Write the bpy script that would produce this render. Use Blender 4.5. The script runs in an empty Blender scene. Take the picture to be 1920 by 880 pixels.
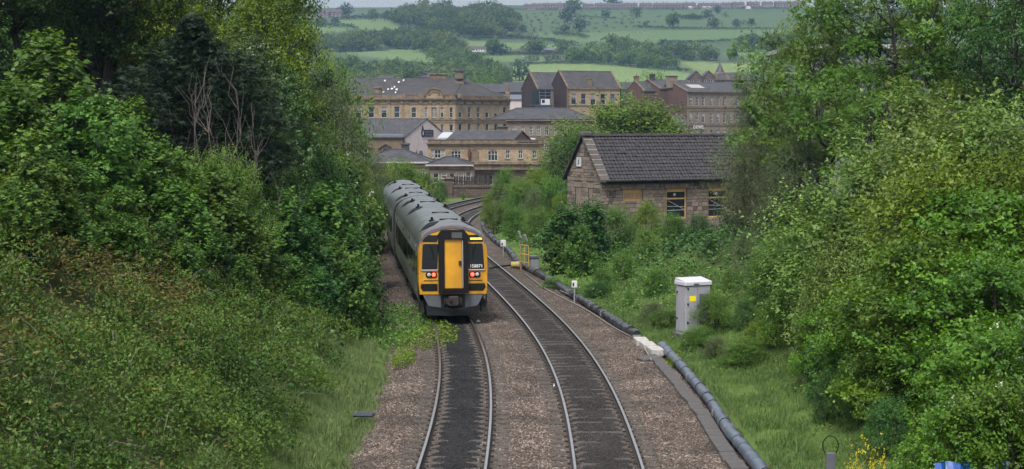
import bpy, math, random
import numpy as np
from mathutils import Vector, Matrix
random.seed(7)
RNG = np.random.default_rng(11)
scene = bpy.context.scene
col = scene.collection

# ---------------------------------------------------------------- camera
FPX, CAMZ, PITCH = 3050.0, 7.7, math.radians(4.01)
cam_d = bpy.data.cameras.new('camera')
cam = bpy.data.objects.new('camera', cam_d); col.objects.link(cam)
cam.location = (0, 0, CAMZ); cam.rotation_euler = (math.pi / 2 - PITCH, 0, 0)
cam_d.sensor_width = 36; cam_d.lens = 36 * FPX / 1920
cam_d.clip_start = 0.5; cam_d.clip_end = 9000
scene.camera = cam
# ---------------------------------------------------------------- sky, sun, exposure
SUN_EL, SUN_AZ = math.radians(58), math.radians(200)      # azimuth: 0 = +Y, clockwise
world = bpy.data.worlds.new('World'); scene.world = world; world.use_nodes = True
wn = world.node_tree.nodes; wl = world.node_tree.links
bg = wn['Background']
sky = wn.new('ShaderNodeTexSky'); sky.sky_type = 'NISHITA'; sky.sun_disc = False
sky.sun_elevation = SUN_EL; sky.sun_rotation = SUN_AZ
sky.air_density = 1.0; sky.dust_density = 4.0; sky.ozone_density = 1.5
hsv = wn.new('ShaderNodeHueSaturation'); hsv.inputs['Saturation'].default_value = 0.22
wl.new(sky.outputs[0], hsv.inputs['Color']); wl.new(hsv.outputs[0], bg.inputs[0])
bg.inputs[1].default_value = 0.102
sun_d = bpy.data.lights.new('sun', 'SUN'); sun_d.energy = 1.5; sun_d.angle = math.radians(14); sun_d.color = (1, .96, .9)
sun = bpy.data.objects.new('sun', sun_d); col.objects.link(sun)
sdir = Vector((math.sin(SUN_AZ) * math.cos(SUN_EL), math.cos(SUN_AZ) * math.cos(SUN_EL), math.sin(SUN_EL)))
sun.rotation_euler = sdir.to_track_quat('Z', 'Y').to_euler(); sun.location = (0, -20, 60)
vs = scene.view_settings
vs.view_transform = 'Standard'; vs.look = 'None'; vs.gamma = 1.0; vs.use_curve_mapping = False
vs.exposure = 1.2
scene.render.engine = 'CYCLES'
cy = scene.cycles
cy.use_denoising = True; cy.max_bounces = 4; cy.diffuse_bounces = 2; cy.glossy_bounces = 2
cy.transmission_bounces = 3; cy.transparent_max_bounces = 6; cy.volume_bounces = 0
cy.caustics_reflective = False; cy.caustics_refractive = False
cy.use_adaptive_sampling = True; cy.adaptive_threshold = 0.02

# ---------------------------------------------------------------- helpers
_F = np.array([0, math.cos(PITCH), -math.sin(PITCH)]); _U = np.array([0, math.sin(PITCH), math.cos(PITCH)])
def ray(px, py):
    return _F + np.array([1., 0, 0]) * (px - 960) / FPX + _U * (440 - py) / FPX
def pd(px, py, Y):
    d = ray(px, py); return np.array([0, 0, CAMZ]) + d * (Y / d[1])
def fx(px, Y, py=226): return float(pd(px, py, Y)[0])
def fz(py, Y): return float(pd(960, py, Y)[2])
def gp(px, py, z=0.0):
    d = ray(px, py); return np.array([0, 0, CAMZ]) + d * ((z - CAMZ) / d[2])
def norm(a):
    return a / np.maximum(np.linalg.norm(a, axis=-1, keepdims=True), 1e-9)

def _hash(ix, iy, seed):
    n = (ix * 374761393 + iy * 668265263 + seed * 974711) & 0x7fffffff
    n = ((n ^ (n >> 13)) * 1274126177) & 0x7fffffff
    return ((n ^ (n >> 16)) & 0xffff) / 65535.0
def vnoise(x, y, seed=0):
    x = np.asarray(x, float); y = np.asarray(y, float)
    ix = np.floor(x).astype(np.int64); iy = np.floor(y).astype(np.int64)
    a = x - ix; b = y - iy; a = a * a * (3 - 2 * a); b = b * b * (3 - 2 * b)
    return ((_hash(ix, iy, seed) * (1 - a) + _hash(ix + 1, iy, seed) * a) * (1 - b)
            + (_hash(ix, iy + 1, seed) * (1 - a) + _hash(ix + 1, iy + 1, seed) * a) * b)
def fbm(x, y, seed=0, o=4):
    s = 0; w = .5
    for k in range(o):
        s = s + w * vnoise(x * 2 ** k, y * 2 ** k, seed + k); w *= .5
    return s
def sstep(a, b, x):
    t = np.clip((np.asarray(x, float) - a) / (b - a), 0, 1); return t * t * (3 - 2 * t)

def put(o, parent=None):
    col.objects.link(o)
    if parent is not None: o.parent = parent
    return o
def tag(o, label=None, cat=None, group=None, kind=None):
    if label: o['label'] = label
    if cat: o['category'] = cat
    if group: o['group'] = group
    if kind: o['kind'] = kind
    return o
def thing(name, label, cat, loc=(0, 0, 0), rz=0.0, group=None):
    o = bpy.data.objects.new(name, None); put(o); o.empty_display_size = .2
    o.location = [float(v) for v in loc]; o.rotation_euler = (0, 0, rz)
    return tag(o, label, cat, group)
def inst(name, mesh, parent=None, loc=(0, 0, 0), rz=0.0, sc=None, rot=None):
    o = bpy.data.objects.new(name, mesh); put(o, parent)
    o.location = [float(v) for v in loc]; o.rotation_euler = rot if rot else (0, 0, rz)
    if sc is not None: o.scale = (sc, sc, sc) if isinstance(sc, (int, float)) else sc
    return o

class MB:
    """collects faces, builds one mesh object"""
    def __init__(s): s.v = []; s.f = []; s.m = []; s.sm = []
    def add(s, vs, fs, m=0, smooth=False):
        o = len(s.v); s.v += [tuple(map(float, p)) for p in vs]
        for f in fs: s.f.append([o + i for i in f]); s.m.append(m); s.sm.append(smooth)
        return s
    def box(s, x0, x1, y0, y1, z0, z1, m=0, M=None):
        p = [(x, y, z) for z in (z0, z1) for x, y in ((x0, y0), (x1, y0), (x1, y1), (x0, y1))]
        if M is not None: p = [M @ Vector(q) for q in p]
        return s.add(p, [(3, 2, 1, 0), (4, 5, 6, 7), (0, 1, 5, 4), (1, 2, 6, 5), (2, 3, 7, 6), (3, 0, 4, 7)], m)
    def bbox(s, x0, x1, y0, y1, z0, z1, b=.01, m=0):
        """box with chamfered vertical and top edges"""
        rings = []
        for z, k in ((z0, 0), (z1 - b, 0), (z1, b)):
            a0, a1, c0, c1 = x0 + k, x1 - k, y0 + k, y1 - k
            rings.append([(a0 + b, c0, z), (a1 - b, c0, z), (a1, c0 + b, z), (a1, c1 - b, z), (a1 - b, c1, z), (a0 + b, c1, z), (a0, c1 - b, z), (a0, c0 + b, z)])
        v = sum(rings, []); f = []
        for r in range(2):
            for i in range(8): f.append((r * 8 + i, r * 8 + (i + 1) % 8, r * 8 + 8 + (i + 1) % 8, r * 8 + 8 + i))
        f.append(tuple(range(16, 24))); f.append(tuple(reversed(range(8))))
        return s.add(v, f, m)
    def tube(s, pts, rad, n=8, m=0, cap=True, smooth=True):
        pts = np.asarray(pts, float); k = len(pts)
        rad = np.full(k, rad) if np.isscalar(rad) else np.asarray(rad, float)
        t = norm(np.gradient(pts, axis=0)); ref = np.array([0, 0, 1.]) if abs(t[0][2]) < .9 else np.array([1., 0, 0])
        vs = []
        for i in range(k):
            u = np.cross(t[i], ref); u /= max(np.linalg.norm(u), 1e-6); w = np.cross(u, t[i]); ref = w if abs(np.dot(w, t[min(i + 1, k - 1)])) < .9 else ref
            for j in range(n):
                a = 2 * math.pi * j / n; vs.append(pts[i] + rad[i] * (math.cos(a) * u + math.sin(a) * w))
        fs = [(i * n + j, i * n + (j + 1) % n, (i + 1) * n + (j + 1) % n, (i + 1) * n + j) for i in range(k - 1) for j in range(n)]
        s.add(vs, fs, m, smooth)
        if cap:
            s.add(vs[:n], [tuple(range(n))], m); s.add(vs[-n:], [tuple(reversed(range(n)))], m)
        return s
    def poly(s, pts, m=0): return s.add(pts, [tuple(range(len(pts)))], m)
    def prism(s, prof, a, b, axis='y', m=0):
        """extrude a closed 2-D profile along an axis from a to b"""
        n = len(prof)
        def mk(p, t): return {'y': (p[0], t, p[1]), 'x': (t, p[0], p[1]), 'z': (p[0], p[1], t)}[axis]
        v = [mk(p, a) for p in prof] + [mk(p, b) for p in prof]
        f = [(i, (i + 1) % n, n + (i + 1) % n, n + i) for i in range(n)] + [tuple(reversed(range(n))), tuple(range(n, 2 * n))]
        return s.add(v, f, m)
    def mesh(s, name, mats):
        me = bpy.data.meshes.new(name); me.from_pydata(s.v, [], s.f)
        for m in (mats if isinstance(mats, (list, tuple)) else [mats]): me.materials.append(m)
        me.polygons.foreach_set('material_index', s.m); me.polygons.foreach_set('use_smooth', s.sm)
        me.update(); return me
    def build(s, name, mats, parent=None, **k): return inst(name, s.mesh(name, mats), parent, **k)

def np_mesh(name, V, Fc, mats, attrs=None, smooth=False):
    """V (n,3), Fc (m,k) numpy; attrs {name: (n,) or (n,3)}"""
    me = bpy.data.meshes.new(name); V = np.ascontiguousarray(V, np.float32); Fc = np.ascontiguousarray(Fc, np.int32)
    n, (m, k) = len(V), Fc.shape
    me.vertices.add(n); me.vertices.foreach_set('co', V.ravel())
    me.loops.add(m * k); me.loops.foreach_set('vertex_index', Fc.ravel())
    me.polygons.add(m); me.polygons.foreach_set('loop_start', np.arange(0, m * k, k, dtype=np.int32))
    me.polygons.foreach_set('use_smooth', np.full(m, smooth, bool))
    for an, a in (attrs or {}).items():
        a = np.asarray(a, np.float32)
        if a.ndim == 1:
            at = me.attributes.new(an, 'FLOAT', 'POINT'); at.data.foreach_set('value', a)
        else:
            at = me.attributes.new(an, 'FLOAT_COLOR', 'POINT')
            at.data.foreach_set('color', np.concatenate([a, np.ones((n, 1), np.float32)], 1).ravel())
    for mm in (mats if isinstance(mats, (list, tuple)) else [mats]): me.materials.append(mm)
    me.update(calc_edges=True); me.validate()
    return me

# ---------------------------------------------------------------- materials
def new_mat(name):
    m = bpy.data.materials.new(name); m.use_nodes = True
    return m, m.node_tree.nodes, m.node_tree.links, m.node_tree.nodes['Principled BSDF']
def mat(name, c, rough=.6, metal=0., noise=0., nscale=8., bump=0., bscale=60., c2=None, emit=0., stain=0., spec=.5):
    """plain surface with noise mottling, optional second colour and fine relief"""
    m, n, l, b = new_mat(name)
    b.inputs['Roughness'].default_value = rough; b.inputs['Metallic'].default_value = metal
    b.inputs['Specular IOR Level'].default_value = spec
    c = tuple(c) + (1,)
    if noise or c2 or stain:
        tc = n.new('ShaderNodeTexCoord'); nz = n.new('ShaderNodeTexNoise'); nz.inputs['Scale'].default_value = nscale
        nz.inputs['Detail'].default_value = 6; nz.inputs['Roughness'].default_value = .65
        l.new(tc.outputs['Object'], nz.inputs['Vector'])
        r = n.new('ShaderNodeValToRGB'); r.color_ramp.elements[0].position = .3; r.color_ramp.elements[1].position = .7
        k = 1 - noise; cc2 = (tuple(c2) + (1,)) if c2 else tuple(min(1, v * (1 + noise)) for v in c[:3]) + (1,)
        r.color_ramp.elements[0].color = tuple(v * k for v in c[:3]) + (1,); r.color_ramp.elements[1].color = cc2
        l.new(nz.outputs['Fac'], r.inputs[0]); out = r.outputs[0]
        if stain:
            mp = n.new('ShaderNodeMapping'); mp.inputs['Scale'].default_value = (1.2, 1.2, .12); l.new(tc.outputs['Object'], mp.inputs[0])
            n2 = n.new('ShaderNodeTexNoise'); n2.inputs['Scale'].default_value = 1.3; n2.inputs['Detail'].default_value = 5; l.new(mp.outputs[0], n2.inputs['Vector'])
            r2 = n.new('ShaderNodeValToRGB'); r2.color_ramp.elements[0].position = .42; r2.color_ramp.elements[1].position = .68
            r2.color_ramp.elements[0].color = (0, 0, 0, 1); r2.color_ramp.elements[1].color = (stain,) * 3 + (1,)
            l.new(n2.outputs['Fac'], r2.inputs[0])
            mx = n.new('ShaderNodeMix'); mx.data_type = 'RGBA'; l.new(r2.outputs[0], mx.inputs[0]); l.new(out, mx.inputs[6])
            mx.inputs[7].default_value = tuple(v * .28 for v in c[:3]) + (1,); out = mx.outputs[2]
        l.new(out, b.inputs['Base Color'])
    else: b.inputs['Base Color'].default_value = c
    if bump:
        tc = n.new('ShaderNodeTexCoord'); nz = n.new('ShaderNodeTexNoise'); nz.inputs['Scale'].default_value = bscale; nz.inputs['Detail'].default_value = 4
        l.new(tc.outputs['Object'], nz.inputs['Vector']); bp = n.new('ShaderNodeBump'); bp.inputs['Strength'].default_value = bump; bp.inputs['Distance'].default_value = .02
        l.new(nz.outputs['Fac'], bp.inputs['Height']); l.new(bp.outputs[0], b.inputs['Normal'])
    if emit:
        b.inputs['Emission Color'].default_value = c; b.inputs['Emission Strength'].default_value = emit
    return m
def brick_mat(name, c1, c2, mortar, bw=.45, bh=.22, stain=.5, axis='X', msize=.012, rough=.85):
    """coursed stone or brick, too far away for single stones; weather stains; chosen plane by box-like coords"""
    m, n, l, b = new_mat(name); b.inputs['Roughness'].default_value = rough; b.inputs['Specular IOR Level'].default_value = .25
    tc = n.new('ShaderNodeTexCoord'); sp = n.new('ShaderNodeSeparateXYZ'); l.new(tc.outputs['Object'], sp.inputs[0])
    ad = n.new('ShaderNodeMath'); ad.operation = 'ADD'; l.new(sp.outputs['X'], ad.inputs[0]); l.new(sp.outputs['Y'], ad.inputs[1])
    cb = n.new('ShaderNodeCombineXYZ'); l.new(ad.outputs[0], cb.inputs['X']); l.new(sp.outputs['Z'], cb.inputs['Y'])
    bt = n.new('ShaderNodeTexBrick'); bt.inputs['Scale'].default_value = 1; bt.inputs['Brick Width'].default_value = bw; bt.inputs['Row Height'].default_value = bh
    bt.inputs['Mortar Size'].default_value = msize; bt.inputs['Color1'].default_value = tuple(c1) + (1,); bt.inputs['Color2'].default_value = tuple(c2) + (1,); bt.inputs['Mortar'].default_value = tuple(mortar) + (1,)
    l.new(cb.outputs[0], bt.inputs['Vector'])
    nz = n.new('ShaderNodeTexNoise'); nz.inputs['Scale'].default_value = .5; nz.inputs['Detail'].default_value = 8; nz.inputs['Roughness'].default_value = .7
    mp = n.new('ShaderNodeMapping'); mp.inputs['Scale'].default_value = (1, 1, .35); l.new(tc.outputs['Object'], mp.inputs[0]); l.new(mp.outputs[0], nz.inputs['Vector'])
    r = n.new('ShaderNodeValToRGB'); r.color_ramp.elements[0].position = .4; r.color_ramp.elements[1].position = .75
    r.color_ramp.elements[0].color = (0, 0, 0, 1); r.color_ramp.elements[1].color = (stain,) * 3 + (1,); l.new(nz.outputs['Fac'], r.inputs[0])
    mx = n.new('ShaderNodeMix'); mx.data_type = 'RGBA'; l.new(r.outputs[0], mx.inputs[0]); l.new(bt.outputs['Color'], mx.inputs[6]); mx.inputs[7].default_value = tuple(v * .3 for v in c1) + (1,)
    l.new(mx.outputs[2], b.inputs['Base Color'])
    bp = n.new('ShaderNodeBump'); bp.inputs['Strength'].default_value = .5; bp.inputs['Distance'].default_value = .02; l.new(bt.outputs['Fac'], bp.inputs['Height']); bp.invert = True
    l.new(bp.outputs[0], b.inputs['Normal'])
    return m
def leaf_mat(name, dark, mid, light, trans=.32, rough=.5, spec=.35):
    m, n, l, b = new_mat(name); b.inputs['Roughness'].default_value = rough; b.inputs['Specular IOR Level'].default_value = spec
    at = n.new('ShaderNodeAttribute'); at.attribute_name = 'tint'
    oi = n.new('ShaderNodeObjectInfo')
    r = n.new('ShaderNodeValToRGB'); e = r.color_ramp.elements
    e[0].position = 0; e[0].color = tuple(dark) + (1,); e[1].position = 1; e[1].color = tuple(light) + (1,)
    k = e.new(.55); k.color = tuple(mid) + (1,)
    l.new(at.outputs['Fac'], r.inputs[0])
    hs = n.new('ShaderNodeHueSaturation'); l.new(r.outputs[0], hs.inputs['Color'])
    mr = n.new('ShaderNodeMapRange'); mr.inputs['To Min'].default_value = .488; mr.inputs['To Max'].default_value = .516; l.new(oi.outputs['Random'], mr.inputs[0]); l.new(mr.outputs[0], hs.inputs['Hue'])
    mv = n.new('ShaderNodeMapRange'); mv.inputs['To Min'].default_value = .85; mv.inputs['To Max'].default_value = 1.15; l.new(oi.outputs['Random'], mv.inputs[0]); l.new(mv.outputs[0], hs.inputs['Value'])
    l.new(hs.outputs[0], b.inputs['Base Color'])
    tr = n.new('ShaderNodeBsdfTranslucent'); hs2 = n.new('ShaderNodeHueSaturation'); hs2.inputs['Hue'].default_value = .485; hs2.inputs['Saturation'].default_value = 1.15; hs2.inputs['Value'].default_value = 1.25
    l.new(hs.outputs[0], hs2.inputs['Color']); l.new(hs2.outputs[0], tr.inputs['Color'])
    ms = n.new('ShaderNodeMixShader'); ms.inputs[0].default_value = trans; l.new(b.outputs[0], ms.inputs[1]); l.new(tr.outputs[0], ms.inputs[2])
    l.new(ms.outputs[0], n['Material Output'].inputs['Surface'])
    return m
def attr_mat(name, attr='col', nscale=4., noise=.3, rough=.9, bump=0., bscale=20.):
    m, n, l, b = new_mat(name); b.inputs['Roughness'].default_value = rough; b.inputs['Specular IOR Level'].default_value = .2
    at = n.new('ShaderNodeAttribute'); at.attribute_name = attr
    tc = n.new('ShaderNodeTexCoord'); nz = n.new('ShaderNodeTexNoise'); nz.inputs['Scale'].default_value = nscale; nz.inputs['Detail'].default_value = 8; nz.inputs['Roughness'].default_value = .7
    l.new(tc.outputs['Object'], nz.inputs['Vector'])
    mr = n.new('ShaderNodeMapRange'); mr.inputs['From Min'].default_value = .3; mr.inputs['From Max'].default_value = .7; mr.inputs['To Min'].default_value = 1 - noise; mr.inputs['To Max'].default_value = 1 + noise
    l.new(nz.outputs['Fac'], mr.inputs[0])
    mx = n.new('ShaderNodeMix'); mx.data_type = 'RGBA'; mx.blend_type = 'MULTIPLY'; mx.inputs[0].default_value = 1; l.new(at.outputs['Color'], mx.inputs[6]); l.new(mr.outputs[0], mx.inputs[7])
    l.new(mx.outputs[2], b.inputs['Base Color'])
    if bump:
        n2 = n.new('ShaderNodeTexNoise'); n2.inputs['Scale'].default_value = bscale; n2.inputs['Detail'].default_value = 5; l.new(tc.outputs['Object'], n2.inputs['Vector'])
        bp = n.new('ShaderNodeBump'); bp.inputs['Strength'].default_value = bump; bp.inputs['Distance'].default_value = .05; l.new(n2.outputs['Fac'], bp.inputs['Height']); l.new(bp.outputs[0], b.inputs['Normal'])
    return m
M = {}
M['steel'] = mat('rail_head_steel', (.56, .54, .53), .3, 1.0, .15, 3.)
M['rust'] = mat('rail_rust', (.026, .019, .016), .8, 0, .3, 12.)
M['concrete'] = mat('sleeper_concrete', (.062, .053, .046), .9, 0, .4, 6., .4, 50.)
M['dark_concrete'] = mat('oily_concrete', (.045, .04, .038), .85, 0, .4, 6., .4, 50.)
M['trough'] = mat('trough_concrete', (.075, .07, .07), .9, 0, .3, 5., .3, 40.)
M['pale_concrete'] = mat('pale_concrete', (.36, .345, .33), .85, 0, .2, 5., .2, 40.)
M['rim_purple'] = mat('weathered_rim', (.085, .078, .09), .4, 0, .3, 3.)
M['yellow'] = mat('yellow_paint', (.56, .265, .005), .4, 0, .16, 2.5, stain=.5)
M['black'] = mat('black_rubber', (.006, .006, .007), .6, spec=.15)
M['black_matt'] = mat('underframe_grime', (.017, .016, .015), .8, 0, .4, 4.)
M['train_side'] = mat('train_side_paint', (.21, .225, .205), .36, 0, .12, 1.2, stain=.45)
M['train_roof'] = mat('train_roof_paint', (.1, .112, .114), .34, 0, .25, 1.4, stain=.5)
M['roof_rim'] = mat('roof_rim_paint', (.13, .125, .135), .35, 0, .2, 3.)
M['grey_skirt'] = mat('grey_skirt_paint', (.1, .112, .13), .5, 0, .15, 4.)
M['dark_glass'] = mat('dark_glass', (.004, .006, .006), .1, 0, spec=.22)
M['white_paint'] = mat('white_paint', (.55, .55, .55), .5)
M['silver'] = mat('silver_trim', (.55, .55, .56), .35, .7)
M['red_lamp'] = mat('lit_tail_lamp', (1, .05, .02), .4, emit=3.2)
M['lamp_glass'] = mat('lamp_glass', (.42, .42, .42), .15)
M['amber'] = mat('amber_display', (1, .42, .03), .4, emit=1.0)
M['cabinet'] = mat('cabinet_paint', (.3, .3, .335), .45, 0, .06, 3., stain=.12)
M['cabinet_top'] = mat('cabinet_roof', (.48, .48, .53), .4)
M['cabinet_mesh'] = mat('cabinet_panel', (.1, .105, .12), .5, 0, .25, 60.)
M['sign_yellow'] = mat('sign_yellow', (.85, .7, .02), .4)
M['galv'] = mat('galvanised', (.42, .44, .46), .42, .6, .15, 6.)
M['gate_yellow'] = mat('gate_yellow', (.45, .28, .06), .5, 0, .15, 8.)
M['pipe'] = mat('duct_plastic', (.075, .094, .125), .36, 0, .18, 2.5)
M['pipe_dark'] = mat('wrapped_duct', (.026, .03, .037), .33, 0, .4, 3.)
M['strap'] = mat('pale_strap', (.22, .21, .2), .7)
M['grate'] = mat('steel_grate', (.12, .14, .18), .45, .3, .1, 9.)
M['slate'] = mat('slate', (.036, .035, .041), .6, 0, .35, .9, .5, 8., c2=(.072, .068, .074), stain=.45)
M['slate_dark'] = mat('dark_slate', (.032, .031, .034), .6, 0, .35, .8, .5, 8., c2=(.062, .058, .06), stain=.3)
M['slate_brown'] = mat('brown_slate', (.03, .027, .028), .7, 0, .35, .6, .5, 8., c2=(.062, .055, .054), stain=.35)
M['lead'] = mat('lead_flashing', (.1, .11, .13), .5, 0, .2, 2.)
M['render_pink'] = mat('pink_render', (.46, .395, .385), .9, 0, .07, .8, stain=.15)
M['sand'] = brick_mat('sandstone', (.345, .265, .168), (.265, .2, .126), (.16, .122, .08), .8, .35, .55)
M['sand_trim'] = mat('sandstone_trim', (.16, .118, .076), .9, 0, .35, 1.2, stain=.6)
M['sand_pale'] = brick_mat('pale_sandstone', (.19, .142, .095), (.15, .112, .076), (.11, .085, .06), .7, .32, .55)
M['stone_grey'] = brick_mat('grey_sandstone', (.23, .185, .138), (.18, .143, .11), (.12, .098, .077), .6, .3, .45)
M['brick_red'] = brick_mat('red_brick', (.125, .068, .055), (.092, .05, .043), (.1, .075, .066), .24, .085, .4)
M['brick_dark'] = brick_mat('soot_brick', (.058, .037, .036), (.043, .029, .03), (.048, .037, .036), .24, .085, .55)
M['glass'] = mat('window_glass', (.018, .022, .03), .12, 0, spec=.6)
_g = M['glass'].node_tree; _oi = _g.nodes.new('ShaderNodeObjectInfo'); _cr = _g.nodes.new('ShaderNodeValToRGB'); _cr.color_ramp.interpolation = 'CONSTANT'
for _p, _c in ((.45, (.03, .035, .042, 1)), (.7, (.075, .078, .08, 1)), (.88, (.16, .155, .145, 1))): _cr.color_ramp.elements.new(_p).color = _c
_cr.color_ramp.elements[0].color = (.012, .015, .02, 1); _cr.color_ramp.elements[-1].color = (.1, .1, .1, 1); _g.links.new(_oi.outputs['Random'], _cr.inputs[0]); _g.links.new(_cr.outputs[0], _g.nodes['Principled BSDF'].inputs['Base Color'])
M['win_white'] = mat('window_white', (.4, .4, .39), .5)
M['win_wood'] = mat('window_ochre', (.42, .26, .1), .6, 0, .2, 4.)
M['board'] = mat('window_board', (.3, .195, .11), .75, 0, .2, 5.)
M['blind'] = mat('window_blind', (.2, .19, .18), .8)
M['bark'] = mat('bark', (.022, .018, .014), .9, 0, .4, 3., .6, 30., c2=(.045, .037, .03))
M['bark_pale'] = mat('bare_stem', (.13, .108, .098), .9, 0, .3, 6.)
M['tile'] = mat('roof_tile_concrete', (.02, .019, .022), .7, 0, .45, 3.5, .3, 60., c2=(.04, .036, .039))
M['navy'] = mat('navy_cladding', (.03, .05, .085), .5)
M['white_fabric'] = mat('white_tent', (.32, .34, .37), .7)
# ================================================================ track alignment
def nspline(xs, ys):
    xs = np.array(xs, float); ys = np.array(ys, float); n = len(xs); h = np.diff(xs)
    A = np.eye(n); r = np.zeros(n)
    for i in range(1, n - 1):
        A[i, i - 1] = h[i - 1]; A[i, i] = 2 * (h[i - 1] + h[i]); A[i, i + 1] = h[i]
        r[i] = 6 * ((ys[i + 1] - ys[i]) / h[i] - (ys[i] - ys[i - 1]) / h[i - 1])
    m = np.linalg.solve(A, r)
    def f(x):
        x = np.asarray(x, float); k = np.clip(np.searchsorted(xs, x) - 1, 0, n - 2)
        a = xs[k + 1] - x; b = x - xs[k]; hh = h[k]
        return m[k] * a ** 3 / (6 * hh) + m[k + 1] * b ** 3 / (6 * hh) + (ys[k] / hh - m[k] * hh / 6) * a + (ys[k + 1] / hh - m[k + 1] * hh / 6) * b
    return f
_y = [10, 24, 36, 48, 60, 72, 84, 96, 108, 118, 128, 138, 150, 165, 185, 215, 260]
_x = [1.2, 1.85, 2.16, 2.09, 1.40, .20, -1.18, -2.55, -3.62, -4.05, -3.98, -3.30, -1.6, 1.5, 7.0, 17.5, 37.]
_f = nspline(_y, _x)
_yy = np.linspace(12, 255, 2200); _xx = _f(_yy)
_tx = np.gradient(_xx, _yy); _n = norm(np.stack([np.ones_like(_tx), -_tx], 1))       # right-hand normal
PR = np.stack([_xx, _yy], 1); PL = PR - _n * 3.5
def arclen(P): return np.concatenate([[0], np.cumsum(np.linalg.norm(np.diff(P, axis=0), axis=1))])
SR, SL = arclen(PR), arclen(PL)
def at_s(P, S, s):
    p = np.array([np.interp(s, S, P[:, 0]), np.interp(s, S, P[:, 1])])
    q = np.array([np.interp(s + .5, S, P[:, 0]), np.interp(s + .5, S, P[:, 1])]); t = q - p; return p, t / np.linalg.norm(t)
def xR(y): return np.interp(y, PR[:, 1], PR[:, 0])
def xL(y): return np.interp(y, PL[:, 1], PL[:, 0])

# ================================================================ terrain
HY = np.array([-100, 150, 185, 225, 300, 430, 520, 620, 760, 900, 1100, 1400, 1600, 1740, 1790, 1900, 2300, 6000.])
HZ = np.array([0, 0, -.6, -3.5, -7, -8, -5, 2, 15, 29, 52, 92, 115, 128.5, 131, 131, 126, 60.])
def H(x, y):
    x = np.asarray(x, float); y = np.asarray(y, float)
    base = np.interp(y, HY, HZ)
    far = sstep(520, 900, y) * (1 - sstep(1700, 1800, y) * .8)
    base = base + far * ((fbm(x / 260 + 3, y / 330, 5, 3) - .45) * 26)
    base = base - sstep(-150, -420, x) * sstep(900, 1700, y) * 6
    xl, xr = xL(y), xR(y)
    fadeL = 1 - sstep(95, 150, y)
    u = (xl - 3.3) - x                                   # metres left of the slope toe
    up = np.clip(u, 0, None)
    hl = np.where(up < 11, up * .68, 11 * .68 + (up - 11) * .16)
    hl = np.minimum(hl, 10.5) * np.clip(sstep(-.2, 1.4, u) + .0, 0, 1)
    hl = hl * (.16 + .84 * fadeL) * (1 - sstep(150, 190, y))
    w = x - (xr + 2.2 + 1.1 * sstep(75, 40, y) + 2.2)     # metres right of the grass cess
    wp = np.clip(w, 0, None)
    hr = np.minimum(wp * .36, 4.0) * (1 - .82 * sstep(70, 98, y)) * (1 - sstep(150, 190, y))
    z = base + hl + hr
    lump = (fbm(x * .8, y * .8, 2, 3) - .45)
    z = z + lump * .35 * np.clip((hl + hr) / 1.2, 0, 1) * (y < 200)
    bed = (x > xl - 2.9) & (x < xr + 2.6 + 1.1 * sstep(75, 40, y)) & (y < 240)
    z = np.where(bed, np.minimum(z, 0) - .42 + 0 * z, z - .12 * (y < 200))
    return z
def hit(px, py, y0=24., y1=2400.):
    """first point where the ray of a photograph pixel meets the terrain"""
    d = ray(px, py); Y = np.concatenate([np.arange(y0, 200, .25), np.arange(200, y1, 2.)]); t = Y / d[1]
    x = d[0] * t; z = CAMZ + d[2] * t; g = H(x, Y); k = np.argmax(z < g)
    return np.array([x[k], Y[k], g[k]])

def lines(*seg):
    out = []
    for a, b, st in seg: out += list(np.arange(a, b, st))
    return np.array(sorted(set(np.round(out, 4))))
gx = lines((-3500, -700, 350), (-700, -90, 9), (-90, -28, 4), (-28, 28, .8), (28, 90, 4), (90, 700, 9), (700, 3501, 350))
gy = lines((-60, 12, 4), (12, 110, .8), (110, 260, 1.6), (260, 520, 8), (520, 1860, 9), (1860, 5001, 240))
GX, GY = np.meshgrid(gx, gy); TV = np.stack([GX.ravel(), GY.ravel(), H(GX, GY).ravel()], 1)
nx, ny = len(gx), len(gy); ii = np.arange(nx * ny).reshape(ny, nx)
TF = np.stack([ii[:-1, :-1].ravel(), ii[:-1, 1:].ravel(), ii[1:, 1:].ravel(), ii[1:, :-1].ravel()], 1)

def inside(poly, x, y):
    poly = np.asarray(poly); r = np.zeros(len(x), bool); j = len(poly) - 1
    for i in range(len(poly)):
        xi, yi = poly[i]; xj, yj = poly[j]
        r ^= ((yi > y) != (yj > y)) & (x < (xj - xi) * (y - yi) / (yj - yi + 1e-12) + xi); j = i
    return r
tx, ty = TV[:, 0], TV[:, 1]
C = np.zeros((len(TV), 3))
n1 = fbm(tx * .5, ty * .5, 21, 4)[:, None]
C[:] = np.array([.026, .045, .01]) * (1 - n1) + np.array([.042, .052, .016]) * n1                     # soil and leaf litter
near = ty < 200
gl = near & (np.abs(tx - (xL(ty) - 3.0)) < 1.8); C[gl] = [.075, .115, .03]
gr = near & (tx > xR(ty) + 2) & (tx < xR(ty) + 8.5); C[gr] = [.07, .115, .025]
C[(ty > 200) & (ty < 520)] = [.06, .06, .055]
hillm = ty >= 520
nh = fbm(tx / 40, ty / 60, 33, 4)[:, None]
C[hillm] = (np.array([.04, .072, .028]) * (1 - nh) + np.array([.065, .098, .038]) * nh)[hillm]
def field(pts, c, jit=.12):
    w = [hit(a, b, 400)[:2] for a, b in pts]
    k = hillm & inside(w, tx, ty)
    C[k] = np.array(c) * (1 + jit * (nh[k] - .5) * 2)
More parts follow.
